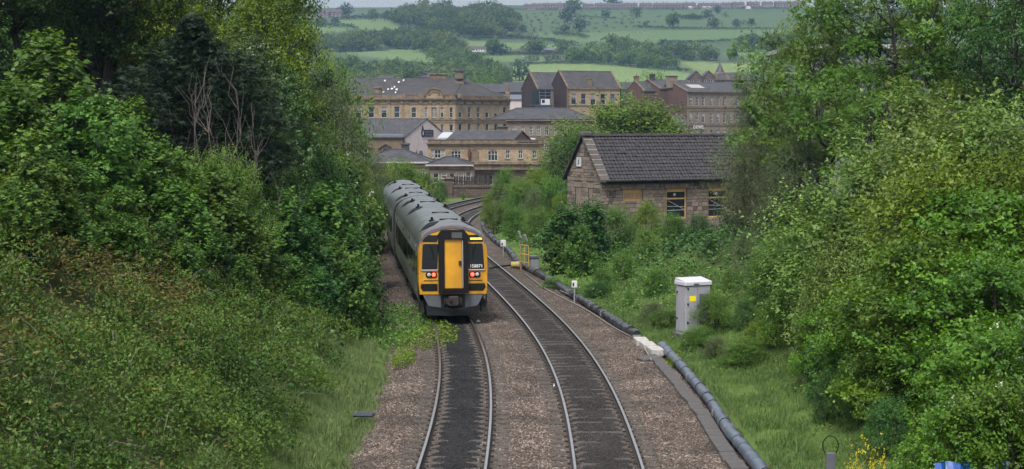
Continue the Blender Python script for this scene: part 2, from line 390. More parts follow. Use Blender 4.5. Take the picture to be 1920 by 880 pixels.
# pasture, meadow and rough grazing as seen on the hillside
field([(960, 20), (1560, 18), (1700, 60), (1700, 62), (1040, 70), (985, 55)], (0.054, 0.095, 0.03))
field([(985, 62), (1560, 52), (1900, 60), (1900, 86), (1380, 80), (1050, 84), (1000, 72)], (0.074, 0.13, 0.038))
field([(560, 46), (640, 38), (745, 36), (750, 58), (660, 56), (560, 70)], (0.092, 0.151, 0.035))
field([(640, 98), (790, 92), (830, 120), (720, 112)], (0.096, 0.160, 0.039))
field([(870, 78), (980, 80), (1060, 84), (1060, 92), (880, 92)], (0.096, 0.160, 0.039))
field([(850, 98), (960, 100), (1060, 112), (960, 116), (870, 112)], (0.092, 0.151, 0.039))
field([(960, 122), (1090, 118), (1200, 128), (1320, 140), (1320, 160), (960, 160)], (0.126, 0.191, 0.047))
field([(1260, 115), (1420, 118), (1500, 130), (1330, 138)], (0.134, 0.186, 0.047))
field([(1360, 98), (1700, 96), (1700, 116), (1400, 112)], (0.092, 0.156, 0.043))
g_ = C[hillm].mean(1, keepdims=True); C[hillm] = C[hillm] * .82 + g_ * .18
M['terrain'] = attr_mat('ground_cover', 'col', .35, .45, .95, .6, 3.)
terrain = inst('terrain', np_mesh('terrain', TV, TF, M['terrain'], {'col': C}, True)); tag(terrain, 'grassy valley ground and hillside with pasture fields', 'terrain', kind='structure')

# ================================================================ ballast bed
def strip(name, off, zs, y0, y1, stp, m, base=PR, nrm=_n, zj=.03):
    """sheet along the right-hand track centre line; off: lateral offsets (callable of y or number)"""
    ys = np.arange(y0, y1, stp); px_ = np.interp(ys, base[:, 1], base[:, 0]); k = np.searchsorted(base[:, 1], ys)
    nn = nrm[np.clip(k, 0, len(nrm) - 1)]; V = []
    for o, z in zip(off, zs):
        o = o(ys) if callable(o) else np.full_like(ys, o)
        x = px_ + nn[:, 0] * o; y = ys + nn[:, 1] * o
        V.append(np.stack([x, y, np.full_like(x, z) + (fbm(x * 3, y * 3, 9, 2) - .37) * zj * 2], 1))
    V = np.stack(V, 1); r, c = V.shape[:2]; q = np.arange(r * c).reshape(r, c)
    Fq = np.stack([q[:-1, :-1].ravel(), q[:-1, 1:].ravel(), q[1:, 1:].ravel(), q[1:, :-1].ravel()], 1)
    return np_mesh(name, V.reshape(-1, 3), Fq, m, None, True)
def ballast_mat(name, a, b2, d):
    m, n, l, b = new_mat(name); b.inputs['Roughness'].default_value = .9; b.inputs['Specular IOR Level'].default_value = .25
    tc = n.new('ShaderNodeTexCoord'); vo = n.new('ShaderNodeTexVoronoi'); vo.inputs['Scale'].default_value = 17; l.new(tc.outputs['Object'], vo.inputs['Vector'])
    r = n.new('ShaderNodeValToRGB'); e = r.color_ramp.elements; e[0].position = .1; e[0].color = tuple(d) + (1,); e[1].position = .9; e[1].color = tuple(b2) + (1,); k = e.new(.5); k.color = tuple(a) + (1,)
    sx = n.new('ShaderNodeSeparateColor'); l.new(vo.outputs['Color'], sx.inputs[0]); l.new(sx.outputs[0], r.inputs[0])
    nz = n.new('ShaderNodeTexNoise'); nz.inputs['Scale'].default_value = .7; nz.inputs['Detail'].default_value = 4; l.new(tc.outputs['Object'], nz.inputs['Vector'])
    mr = n.new('ShaderNodeMapRange'); mr.inputs['From Min'].default_value = .3; mr.inputs['From Max'].default_value = .7; mr.inputs['To Min'].default_value = .65; mr.inputs['To Max'].default_value = 1.25; l.new(nz.outputs['Fac'], mr.inputs[0])
    mx = n.new('ShaderNodeMix'); mx.data_type = 'RGBA'; mx.blend_type = 'MULTIPLY'; mx.inputs[0].default_value = 1; l.new(r.outputs[0], mx.inputs[6]); l.new(mr.outputs[0], mx.inputs[7]); l.new(mx.outputs[2], b.inputs['Base Color'])
    bp = n.new('ShaderNodeBump'); bp.inputs['Strength'].default_value = 1; bp.inputs['Distance'].default_value = .05; l.new(vo.outputs['Distance'], bp.inputs['Height']); l.new(bp.outputs[0], b.inputs['Normal'])
    return m
M['ballast'] = ballast_mat('brown_ballast', (.088, .068, .056), (.145, .115, .097), (.04, .031, .026))
M['fouled'] = ballast_mat('oily_ballast', (.016, .0155, .017), (.034, .033, .036), (.007, .007, .008))
M['fouled_brown'] = ballast_mat('grimy_ballast', (.03, .027, .026), (.055, .048, .045), (.014, .0125, .012))
RE = lambda y: 2.35 + 1.0 * sstep(75, 42, y)
ZB = -.185
offs = [-6.7, -6.1, -5.5, -5.1, -4.85, -4.7, -3.5, -2.3, -2.15, -1.75, -1.35, -1.2, 0, 1.2, 1.35, RE, lambda y: RE(y) + .35]
zs = [-.52, -.36, -.23, ZB, ZB, ZB - .022, ZB - .022, ZB - .022, ZB, ZB + .02, ZB, ZB - .022, ZB - .022, ZB - .022, ZB, ZB, -.33]
bed = inst('ballast_bed', strip('ballast_bed', offs, zs, 14, 236, .25, M['ballast'])); tag(bed, 'brown stone ballast bed under both tracks', 'ballast', kind='structure')
bl = inst('oily_ballast', strip('oily_ballast', [-4.16, -3.92, -3.5, -3.08, -2.84], [ZB - .035, ZB + .018, ZB + .03, ZB + .018, ZB - .035], 14, 236, .25, M['fouled'], zj=.012)); tag(bl, 'black oily ballast between the rails of the train track', 'ballast', kind='structure')
br = inst('grimy_ballast', strip('grimy_ballast', [-.67, -.45, 0, .45, .67], [ZB - .02, ZB + .018, ZB + .026, ZB + .018, ZB - .02], 14, 236, .25, M['fouled_brown'], zj=.03)); tag(br, 'dark grimy ballast between the rails of the empty track', 'ballast', kind='structure')

def scatter_stones(name, src, dens, smin, smax, m, label, seed):
    """loose stones on a ballast sheet (uncountable: one object)"""
    o = inst(name, src.data); tag(o, label, 'ballast', kind='stuff')
    ng = bpy.data.node_groups.new(name, 'GeometryNodeTree')
    ng.interface.new_socket('Geometry', in_out='INPUT', socket_type='NodeSocketGeometry'); ng.interface.new_socket('Geometry', in_out='OUTPUT', socket_type='NodeSocketGeometry')
    N, L = ng.nodes, ng.links; gi = N.new('NodeGroupInput'); go = N.new('NodeGroupOutput')
    pos = N.new('GeometryNodeInputPosition'); sp = N.new('ShaderNodeSeparateXYZ'); L.new(pos.outputs[0], sp.inputs[0])
    mr = N.new('ShaderNodeMapRange'); mr.inputs['From Min'].default_value = 78; mr.inputs['From Max'].default_value = 46; mr.inputs['To Min'].default_value = 0; mr.inputs['To Max'].default_value = dens; L.new(sp.outputs['Y'], mr.inputs[0])
    dp = N.new('GeometryNodeDistributePointsOnFaces'); dp.inputs['Seed'].default_value = seed; L.new(gi.outputs[0], dp.inputs['Mesh']); L.new(mr.outputs[0], dp.inputs['Density'])
    ic = N.new('GeometryNodeMeshIcoSphere'); ic.inputs['Radius'].default_value = 1; ic.inputs['Subdivisions'].default_value = 1
    sm = N.new('GeometryNodeSetMaterial'); sm.inputs['Material'].default_value = m; L.new(ic.outputs['Mesh'], sm.inputs['Geometry'])
    ip = N.new('GeometryNodeInstanceOnPoints'); L.new(dp.outputs['Points'], ip.inputs['Points']); L.new(sm.outputs[0], ip.inputs['Instance'])
    rs = N.new('FunctionNodeRandomValue'); rs.data_type = 'FLOAT_VECTOR'; rs.inputs['Min'].default_value = (smin, smin, smin * .7); rs.inputs['Max'].default_value = (smax, smax * .8, smax * .6)
    rr = N.new('FunctionNodeRandomValue'); rr.data_type = 'FLOAT_VECTOR'; rr.inputs['Min'].default_value = (-.6, -.6, 0); rr.inputs['Max'].default_value = (.6, .6, 6.28); rr.inputs['Seed'].default_value = 5
    L.new(rs.outputs['Value'], ip.inputs['Scale']); L.new(rr.outputs['Value'], ip.inputs['Rotation'])
    L.new(ip.outputs[0], go.inputs[0])
    md = o.modifiers.new('stones', 'NODES'); md.node_group = ng
    return o
def stone_mat(name, cs):
    m, n, l, b = new_mat(name); b.inputs['Roughness'].default_value = .85; b.inputs['Specular IOR Level'].default_value = .3
    oi = n.new('ShaderNodeObjectInfo'); geo = n.new('ShaderNodeNewGeometry'); nz = n.new('ShaderNodeTexWhiteNoise'); nz.noise_dimensions = '3D'
    sn = n.new('ShaderNodeVectorMath'); sn.operation = 'SNAP'; sn.inputs[1].default_value = (.045,) * 3; l.new(geo.outputs['Position'], sn.inputs[0]); l.new(sn.outputs[0], nz.inputs['Vector'])
    r = n.new('ShaderNodeValToRGB'); e = r.color_ramp.elements; e[0].color = tuple(cs[0]) + (1,); e[1].color = tuple(cs[-1]) + (1,)
    for i, c in enumerate(cs[1:-1]): k = e.new((i + 1) / (len(cs) - 1)); k.color = tuple(c) + (1,)
    l.new(nz.outputs['Value'], r.inputs[0])
    n3 = n.new('ShaderNodeTexNoise'); n3.inputs['Scale'].default_value = .55; n3.inputs['Detail'].default_value = 5; l.new(geo.outputs['Position'], n3.inputs['Vector'])
    mr = n.new('ShaderNodeMapRange'); mr.inputs['From Min'].default_value = .35; mr.inputs['From Max'].default_value = .65; mr.inputs['To Min'].default_value = .6; mr.inputs['To Max'].default_value = 1.3; l.new(n3.outputs['Fac'], mr.inputs[0])
    mx = n.new('ShaderNodeMix'); mx.data_type = 'RGBA'; mx.blend_type = 'MULTIPLY'; mx.inputs[0].default_value = 1; l.new(r.outputs[0], mx.inputs[6]); l.new(mr.outputs[0], mx.inputs[7]); l.new(mx.outputs[2], b.inputs['Base Color'])
    return m
scatter_stones('ballast_stones', bed, 300, .018, .05, stone_mat('ballast_stone', [(.03, .023, .019), (.064, .048, .039), (.094, .071, .058), (.13, .1, .084), (.26, .225, .2)]), 'loose brown ballast stones around both tracks', 3)
scatter_stones('oily_stones', bl, 300, .012, .03, stone_mat('oily_stone', [(.006, .006, .007), (.016, .016, .018), (.034, .033, .036)]), 'loose black oily stones between the rails of the train track', 4)
scatter_stones('grimy_stones', br, 300, .012, .03, stone_mat('grimy_stone', [(.014, .0125, .012), (.03, .027, .026), (.06, .052, .049)]), 'loose dark grimy stones between the rails of the empty track', 6)

# ================================================================ tracks
def rail_mesh(P, S, off, s0, s1):
    """flat-bottom rail swept along a track"""
    prof = [(-.07, -.16), (.07, -.16), (.07, -.148), (.012, -.125), (.010, -.045), (.034, -.034), (.036, -.012), (.028, 0), (-.028, 0), (-.036, -.012), (-.034, -.034), (-.010, -.045), (-.012, -.125), (-.07, -.148)]
    mb = MB(); n = len(prof); ss = np.arange(s0, s1, .8); vs = []
    for s in ss:
        p, t = at_s(P, S, s); nn = np.array([t[1], -t[0]])
        for a, b in prof: q = p + nn * (off + a); vs.append((q[0], q[1], b))
    for i in range(len(ss) - 1):
        for j in range(n):
            a, b = i * n + j, i * n + (j + 1) % n
            mb.f.append([a, b, b + n, a + n]); mb.m.append(0 if j in (6, 7, 8) else 1); mb.sm.append(False)
    mb.v = vs; return mb
slp = MB()
slp.bbox(-1.25, 1.25, -.125, .125, -.36, -.155, .02)
for sx in (-1, 1):
    for s2 in (-1, 1):
        a = sx * .7525 + s2 * .10
        slp.box(a - .045, a + .045, -.05, .05, -.156, -.118, 1)
sleeper_me = {False: slp.mesh('sleeper', [M['concrete'], M['rust']]), True: slp.mesh('sleeper', [M['dark_concrete'], M['rust']])}
def make_track(P, S, label, dark):
    t = thing('railway_track', label, 'railway track', group='pair of railway tracks')
    for sgn in (-1, 1): rail_mesh(P, S, sgn * .7525, 1., S[-1] - 3).build('rail', [M['steel'], M['rust']], t)
    s = 6.; rng = random.Random(3)
    while s < S[-1] - 90:
        p, tt = at_s(P, S, s)
        inst('sleeper', sleeper_me[dark], t, (p[0], p[1], -.012 + rng.uniform(-.006, .006)), math.atan2(tt[1], tt[0]) - math.pi / 2 + rng.uniform(-.008, .008)); s += .65
    return t
make_track(PL, SL, 'track with black oily bed, occupied by the yellow-fronted train', False)
make_track(PR, SR, 'empty track with grimy brown bed beside the yellow-fronted train', False)
# ================================================================ passenger train
SEC = [(1.24, .62), (1.31, .95), (1.345, 1.5), (1.35, 2.0), (1.345, 2.5), (1.325, 2.9), (1.27, 3.15), (1.14, 3.38), (.84, 3.6), (.44, 3.74), (0, 3.79)]
SECF = SEC + [(-a, b) for a, b in reversed(SEC[:-1])]
def body_section(k, drop, y):
    """cross-section shrunk in width by k, its roof lowered by drop"""
    return [(a * k, y, b - drop * max(0, (b - 2.2) / 1.5)) for a, b in SECF]
def coach_shell(L, cab):
    mb = MB(); n = len(SECF)
    if cab: st = [(0.0, .982, .17), (.03, .99, .14), (.22, .997, .07), (.45, 1, .03), (.75, 1, .01), (1.1, 1, 0)]
    else: st = [(0.0, .99, .03), (.08, 1, 0)]
    ys = st + [(y, 1, 0) for y in np.linspace(1.6, L - .2, 16)] + [(L - .06, 1, 0), (L, .985, .03)]
    vs = []
    for y, k, d in ys:
        rk = .0
        vs += [(x, yy + (.22 * max(0, (z - 1.9) / 1.6) * max(0, 1 - y / 1.2) if cab else 0), z) for x, yy, z in [(a_, b_, max(c_, 1.03) if (cab and y < .9) else c_) for a_, b_, c_ in body_section(k, d, y)]]
    for i in range(len(ys) - 1):
        for j in range(n - 1):
            a = i * n + j
            top = 5 <= j < n - 6
            m = 1 if top else 0
            if cab and ys[i][0] < .02: m = 3 if top else 2
            elif cab and ys[i][0] < .38: m = 3 if top else 2
            mb.f.append([a, a + n, a + n + 1, a + 1]); mb.m.append(m); mb.sm.append(True)
    mb.v = vs
    mb.f.append(list(range(n))); mb.m.append(2 if cab else 4); mb.sm.append(False)
    mb.f.append(list(reversed(range((len(ys) - 1) * n, len(ys) * n)))); mb.m.append(4); mb.sm.append(False)
    return mb
def side_x(z):
    return float(np.interp(z, [b for a, b in SEC[:7]], [a for a, b in SEC[:7]]))
def side_panel(y0, y1, z0, z1, out=.012, sgn=1, rnd=.12, m=0, mb=None):
    """rounded panel following the curved body side"""
    mb = mb or MB(); pts = []
    for cy_, cz_, a0 in ((y1 - rnd, z1 - rnd, 0), (y0 + rnd, z1 - rnd, 90), (y0 + rnd, z0 + rnd, 180), (y1 - rnd, z0 + rnd, 270)):
        for k in range(4):
            a = math.radians(a0 + k * 30); pts.append((cy_ + rnd * math.cos(a), cz_ + rnd * math.sin(a)))
    n = len(pts); v = []
    for d in (out, -.03):
        v += [(sgn * (side_x(z) + d), y, z) for y, z in pts]
    f = [tuple(range(n))] + [(i, i + n, (i + 1) % n + n, (i + 1) % n) for i in range(n)]
    if sgn > 0: f = [tuple(reversed(q)) for q in f]
    return mb.add(v, f, m)
TRAIN = thing('passenger_train', 'grey diesel passenger train with yellow end and red tail lamps', 'train')
L1 = 22.6
s_front = float(np.interp(62.3, PL[:, 1], SL))
def coach_frame(s):
    p, _ = at_s(PL, SL, s + 3.5); q, _ = at_s(PL, SL, s + L1 - 3.5); t = (q - p) / np.linalg.norm(q - p)
    o = p - t * 3.5; return o, math.atan2(t[1], t[0]) - math.pi / 2
def roof_grille(parent, y, big=True):
    for sg in (-1, 1):
        mb = MB(); prof = []
        for k in range(7):
            xx = .45 + .72 * k / 6; zz = float(np.interp(xx, [b[0] for b in SEC[::-1]], [b[1] for b in SEC[::-1]])); prof.append((xx, zz))
        w = .8 if big else .4
        for k in range(6):
            (xa, za), (xb, zb) = prof[k], prof[k + 1]; ta, tb = math.sin(math.pi * (k + .25) / 6.5), math.sin(math.pi * (k + 1.25) / 6.5)
            vs = [(sg * xa, y - w * ta, za + .022), (sg * xb, y - w * tb, zb + .022), (sg * xb, y + w * tb, zb + .022), (sg * xa, y + w * ta, za + .022)]
            vb = [(p[0], p[1], p[2] - .08) for p in vs]
            mb.add(vs + vb, [(0, 1, 2, 3), (0, 4, 5, 1), (2, 6, 7, 3), (1, 5, 6, 2), (3, 7, 4, 0)] if sg > 0 else [(3, 2, 1, 0), (1, 5, 4, 0), (3, 7, 6, 2), (2, 6, 5, 1), (0, 4, 7, 3)])
        mb.build('roof_grille', M['black'], parent)
def make_coach(s, cab, first):
    o, rz = coach_frame(s)
    b = coach_shell(L1, cab).build('coach_body', [M['train_side'], M['train_roof'], M['yellow'], M['roof_rim'], M['black_matt']], TRAIN, loc=(o[0], o[1], 0), rz=rz)
    for sg in (-1, 1):
        for d0 in ((1.75, 2.75), (19.6, 20.75)):
            dd = side_panel(d0[0], d0[1], .95, 2.78, .014, sg, .06).build('door', M['train_side'], b)
            side_panel(d0[0] + .22, d0[1] - .22, 1.75, 2.55, .022, sg, .1).build('door_window', M['dark_glass'], b)
        for (w0, w1) in ((3.15, 5.5), (5.75, 8.1), (8.5, 10.85), (11.1, 13.45), (13.85, 16.2), (16.45, 19.15)):
            side_panel(w0, w1, 1.62, 2.48, .012, sg, .14).build('side_window', M['dark_glass'], b)
        if cab: side_panel(.75, 1.5, 1.7, 2.45, .012, sg, .1).build('cab_side_window', M['dark_glass'], b)
        for y in (1.2, 6.9, 12.4, 18.9):
            side_panel(y, y + .22, 2.66, 2.82, .016, sg, .03).build('side_lamp', M['black'], b)
    for y in ((1.55, 12.6, 19.2) if cab else (2.0, 11.2, 20.8)): roof_grille(b, y)
    for y in ((2.9, 13.1, 18.6) if cab else (1.1, 10.4, 19.9)):
        for sx in (-.62, .62):
            z = float(np.interp(abs(sx), [p[0] for p in SEC[::-1]], [p[1] for p in SEC[::-1]]))
            MB().tube([(sx, y, z - .05), (sx * 1.02, y, z + .16)], [.06, .05], 8).box(sx - .13, sx + .13, y - .06, y + .06, z - .02, z + .05).box(sx - .05, sx + .05, y + .18, y + .28, z - .02, z + .12).build('roof_vent', M['black'], b)
    for y in ((2.35, 7.2, 16.4) if cab else (3.5, 9.2, 14.6)):
        MB().box(-.36, .36, y - .05, y + .05, 3.7, 3.805).build('roof_slot', M['black'], b)
    for y in np.arange(2.2, 21.5, 2.35):      # raised roof seams
        mb = MB()
        for (xa, za), (xb, zb) in zip(SECF[5:-6], SECF[6:-5]):
            mb.add([(xa, y - .03, za + .004), (xb, y - .03, zb + .004), (xb, y + .03, zb + .004), (xa, y + .03, za + .004), (xa, y - .03, za - .02), (xb, y - .03, zb - .02), (xb, y + .03, zb - .02), (xa, y + .03, za - .02)], [(0, 3, 2, 1), (0, 1, 5, 4), (2, 3, 7, 6)])
        mb.build('roof_seam', M['train_roof'], b)
    # bogies and underframe
    for yb in (3.5, L1 - 3.5):
        bg_ = MB()
        for sg in (-1, 1):
            bg_.bbox(sg * 1.0 - .08, sg * 1.0 + .08, yb - 1.75, yb + 1.75, .42, .66, .03); bg_.box(sg * 1.02 - .12, sg * 1.02 + .12, yb - .45, yb + .45, .3, .8)
            for yw in (-1.3, 1.3): bg_.box(sg * 1.02 - .13, sg * 1.02 + .13, yb + yw - .2, yb + yw + .2, .28, .6)
        bg_.box(-1, 1, yb - .2, yb + .2, .4, .7)
        bg_.build('bogie', M['black_matt'], b)
        for yw in (-1.3, 1.3):
            wm = MB()
            for sg in (-1, 1):
                wm.tube([(sg * .70, yb + yw, .42), (sg * .735, yb + yw, .42)], .455, 20); wm.tube([(sg * .735, yb + yw, .42), (sg * .83, yb + yw, .42)], .42, 20)
            wm.tube([(-.8, yb + yw, .42), (.8, yb + yw, .42)], .08, 8); wm.build('wheelset', M['rust'], b)
    for (a, c, w, z0) in ((6.2, 8.4, 1.15, .35), (8.8, 11.4, 1.2, .3), (11.8, 13.4, 1.1, .38), (13.9, 16.6, 1.18, .32)):
        MB().bbox(-w, w, a, c, z0, .9, .04).build('equipment_box', M['black_matt'], b)
    MB().box(-1.22, 1.22, .5, L1 - .5, .6, .75).build('underframe', M['black_matt'], b)
    return b
C1 = make_coach(s_front, True, True)
C2 = make_coach(s_front + L1 + .55, False, False)
o2, rz2 = coach_frame(s_front + L1 + .0); MB().box(-.55, .55, -.3, .9, 1.0, 3.3).build('gangway_bellows', M['black'], TRAIN, loc=(o2[0], o2[1], 0), rz=rz2)
# ---- cab end fittings, all in the coach frame (front plane y ~ 0, leaning back above 1.9 m)
def fy(z): return .22 * max(0, (z - 1.9) / 1.6)
def plate(x0, x1, z0, z1, out, rnd=.05, depth=.05, skew=0., name='plate', m=None, par=C1, tl=0.):
    pts = []
    for cx_, cz_, a0 in ((x1 - rnd, z1 - rnd, 0), (x0 + rnd, z1 - rnd, 90), (x0 + rnd, z0 + rnd, 180), (x1 - rnd, z0 + rnd, 270)):
        for k in range(5):
            a = math.radians(a0 + k * 22.5); pts.append((cx_ + rnd * math.cos(a), cz_ + rnd * math.sin(a)))
    zt, zb = z1, z0; n = len(pts)
    pts = [(x + skew * (z - zb) / (zt - zb) , z) for x, z in pts]
    v = [(x, fy(z) - out, z) for x, z in pts] + [(x, fy(z) - out + depth, z) for x, z in pts]
    f = [tuple(reversed(range(n)))] + [(i, (i + 1) % n, n + (i + 1) % n, n + i) for i in range(n)]
    return MB().add(v, f).build(name, m, par)
front = C1
gang = MB()
G0, G1, GZ0, GZ1, GP = -.57, .57, 1.1, 3.5, .3
ring_o = [(G0, GZ0), (G1, GZ0), (G1, GZ1 - .16), (G1 - .14, GZ1), (G0 + .14, GZ1), (G0, GZ1 - .16)]
ring_i = [(-.35, 1.26), (.35, 1.26), (.35, 3.15), (.33, 3.17), (-.33, 3.17), (-.35, 3.15)]
v = [(x, fy(z) - GP, z) for x, z in ring_o] + [(x, fy(z) - GP, z) for x, z in ring_i] + [(x, fy(z) + .1, z) for x, z in ring_o] + [(x, fy(z) - GP + .16, z) for x, z in ring_i]
f = []
for i in range(6):
    j = (i + 1) % 6; f += [(i, j, 6 + j, 6 + i), (i, 12 + i, 12 + j, j), (6 + i, 6 + j, 18 + j, 18 + i)]
gang.add(v, f).build('gangway_frame', M['black'], front)
gd = plate(-.335, .335, 1.28, 3.15, GP - .1, .02, .05, name='gangway_door', m=M['yellow'])
plate(.2, .31, 2.16, 2.33, GP - .085, .015, .03, name='door_handle', m=M['black_matt'])
plate(.345, .365, 1.3, 3.1, GP + .012, .006, .02, name='grab_rail', m=M['silver'])
plate(-.06, .34, 3.2, 3.42, GP + .012, .02, .02, name='gangway_patch', m=mat('worn_rubber', (.045, .045, .05), .5))
for sg in (-1, 1):
    a, b_ = (.61, 1.2) if sg > 0 else (-1.2, -.61)
    plate(a, b_, 2.0, 2.97, .012, .06, .05, -.05 * sg, 'windscreen', M['dark_glass'])
    plate(a + .0, b_ - .0, 3.04, 3.3, .012, .05, .05, -.06 * sg, 'display_panel', M['dark_glass'])
    plate(a - .02, b_ + .02, 1.955, 1.985, .02, .01, .05, 0, 'screen_sill', M['silver'])
    # yellow trim frame around the two screens
    fr = MB()
    for (x0, x1) in ((a - .045, a - .015), (b_ + .015, b_ + .045)):
        fr.add([(x0 - .05 * sg * 0, fy(1.98) - .03, 1.98), (x1, fy(1.98) - .03, 1.98), (x1 - .055 * sg, fy(3.3) - .03, 3.3), (x0 - .055 * sg, fy(3.3) - .03, 3.3), (x0, fy(1.98) + .02, 1.98), (x1, fy(1.98) + .02, 1.98), (x1 - .055 * sg, fy(3.3) + .02, 3.3), (x0 - .055 * sg, fy(3.3) + .02, 3.3)], [(0, 1, 2, 3), (0, 3, 7, 4), (1, 5, 6, 2)])
    fr.build('screen_trim', M['yellow'], front)
    xs = (.93, .745) if sg > 0 else (-.93, -.745)
    plate(min(xs) - .13, max(xs) + .13, 1.68, 1.9, .015, .1, .04, 0, 'lamp_cluster', M['black'])
    for x, m_, nm in ((xs[0], M['lamp_glass'], 'headlight'), (xs[1], M['red_lamp'], 'tail_light')):
        MB().tube([(x, -.01, 1.79), (x, -.05, 1.79), (x, -.06, 1.79)], [.075, .07, .045], 16).build(nm, m_, front)
    plate(min(xs) - .2, max(xs) + .2, 1.55, 1.575, .012, .008, .02, 0, 'panel_gap', M['black'])
    # lower dark intake
    xi = [(.6, 1.16), (1.22, 1.16), (1.26, 1.3), (1.22, 1.44), (.6, 1.44)] if sg > 0 else [(-.6, 1.16), (-.6, 1.44), (-1.22, 1.44), (-1.26, 1.3), (-1.16, 1.16)]
    if sg > 0: xi[1] = (1.16, 1.16)
    n = len(xi); vv = [(x, -.014, z) for x, z in xi] + [(x, .05, z) for x, z in xi]
    MB().add(vv, [tuple(range(n)), tuple(reversed(range(n)))] + [(i, (i + 1) % n, n + (i + 1) % n, n + i) for i in range(n)]).build('lower_intake', M['black_matt'], front)
    # grey corner fairing
    c4 = [(.46, .52), (.95, .58), (1.17, 1.02), (.46, 1.02)]
    if sg < 0: c4 = [(-x, z) for x, z in reversed(c4)]
    vv = [(x, .02 + .08 * (1.02 - z), z) for x, z in c4] + [(x, .5, z) for x, z in c4]
    MB().add(vv, [(0, 1, 2, 3), (0, 4, 5, 1), (1, 5, 6, 2), (2, 6, 7, 3), (3, 7, 4, 0)]).build('corner_fairing', M['grey_skirt'], front)
    # windscreen wiper
    wx = .9 * sg
    MB().tube([(wx, fy(2.95) - .05, 2.97), (wx - .12 * sg, fy(2.6) - .045, 2.62)], .012, 6).tube([(wx - .12 * sg, fy(2.8) - .035, 2.86), (wx - .14 * sg, fy(2.3) - .035, 2.36)], .01, 6).build('wiper', M['black'], front)
    MB().tube([(sg * 1.3, .25, 1.05), (sg * 1.3, .25, .5)], .03, 6).box(sg * 1.2 - .1, sg * 1.2 + .1, .3, .9, .3, .75).build('lifeguard', M['black_matt'], front)
plate(.68, 1.13, 3.12, 3.19, .02, .01, .02, -.01, 'destination_text', M['amber'])
rim = MB(); ro = [(x * .992, z - .15 * max(0, (z - 2.2) / 1.5) + .03) for x, z in SECF[6:-6]]; ri = [(x * .965, z - .16 * max(0, (z - 2.2) / 1.5) - .06) for x, z in SECF[6:-6]]
for i in range(len(ro) - 1):
    q = [ro[i], ro[i + 1], ri[i + 1], ri[i]]
    rim.add([(x, fy(z) - .03, z) for x, z in q] + [(x, fy(z) + .3, z + .03) for x, z in q], [(0, 1, 2, 3), (0, 4, 5, 1), (3, 2, 6, 7)], 0, False)
rim.build('roof_rim', M['rim_purple'], front)
# coupler and plough
MB().bbox(-.46, .46, .02, .5, .55, 1.1, .03).build('buffer_recess', M['black_matt'], front)
cp = MB(); cp.bbox(-.2, .2, -.32, .1, .62, .98, .04); cp.tube([(-.12, -.4, .86), (-.12, -.2, .86)], .07, 10); cp.tube([(.1, -.36, .72), (.1, -.2, .72)], .09, 10); cp.box(-.3, .3, -.18, .0, .68, .9)
cp.tube([(.25, -.1, .98), (.32, -.25, .8), (.3, -.12, .62)], .03, 6); cp.tube([(-.28, -.1, .98), (-.36, -.22, .78), (-.3, -.1, .6)], .03, 6)
cp.build('coupler', M['rust'], front)
pv = [(-1.05, .1, .58), (0, -.25, .48), (1.05, .1, .58), (-.98, .22, .2), (0, -.08, .2), (.98, .22, .2), (-1.05, .5, .58), (1.05, .5, .58), (-.98, .5, .2), (.98, .5, .2)]
MB().add(pv, [(0, 3, 4, 1), (1, 4, 5, 2), (0, 6, 8, 3), (2, 5, 9, 7), (3, 8, 9, 5, 4), (0, 1, 2, 7, 6)]).build('plough', M['grey_skirt'] if False else mat('plough_grime', (.03, .032, .038), .6, 0, .3, 4.), front)
def text(s, name, size, m, parent, loc, rot, ext=.004, align='CENTER', sx=1.0):
    cu = bpy.data.curves.new(name, 'FONT'); cu.body = s; cu.size = size; cu.extrude = ext; cu.align_x = align; cu.align_y = 'CENTER'; cu.materials.append(m); cu.resolution_u = 2; cu.offset = size * .012
    o = bpy.data.objects.new(name, cu); me = bpy.data.meshes.new_from_object(o); me.name = name; bpy.data.objects.remove(o); o = bpy.data.objects.new(name, me); put(o, parent); o.location = loc; o.rotation_euler = rot; o.scale = (sx, 1, 1); return o
text('158871', 'unit_number', .18, M['white_paint'], front, (.895, fy(2.1) - .022, 2.105), (math.radians(98) - math.radians(16), 0, 0), sx=.95)
# ================================================================ lineside equipment
def gnd(x, y): return float(H(x, y))
def wob(a, k): return a + (random.random() - .5) * k
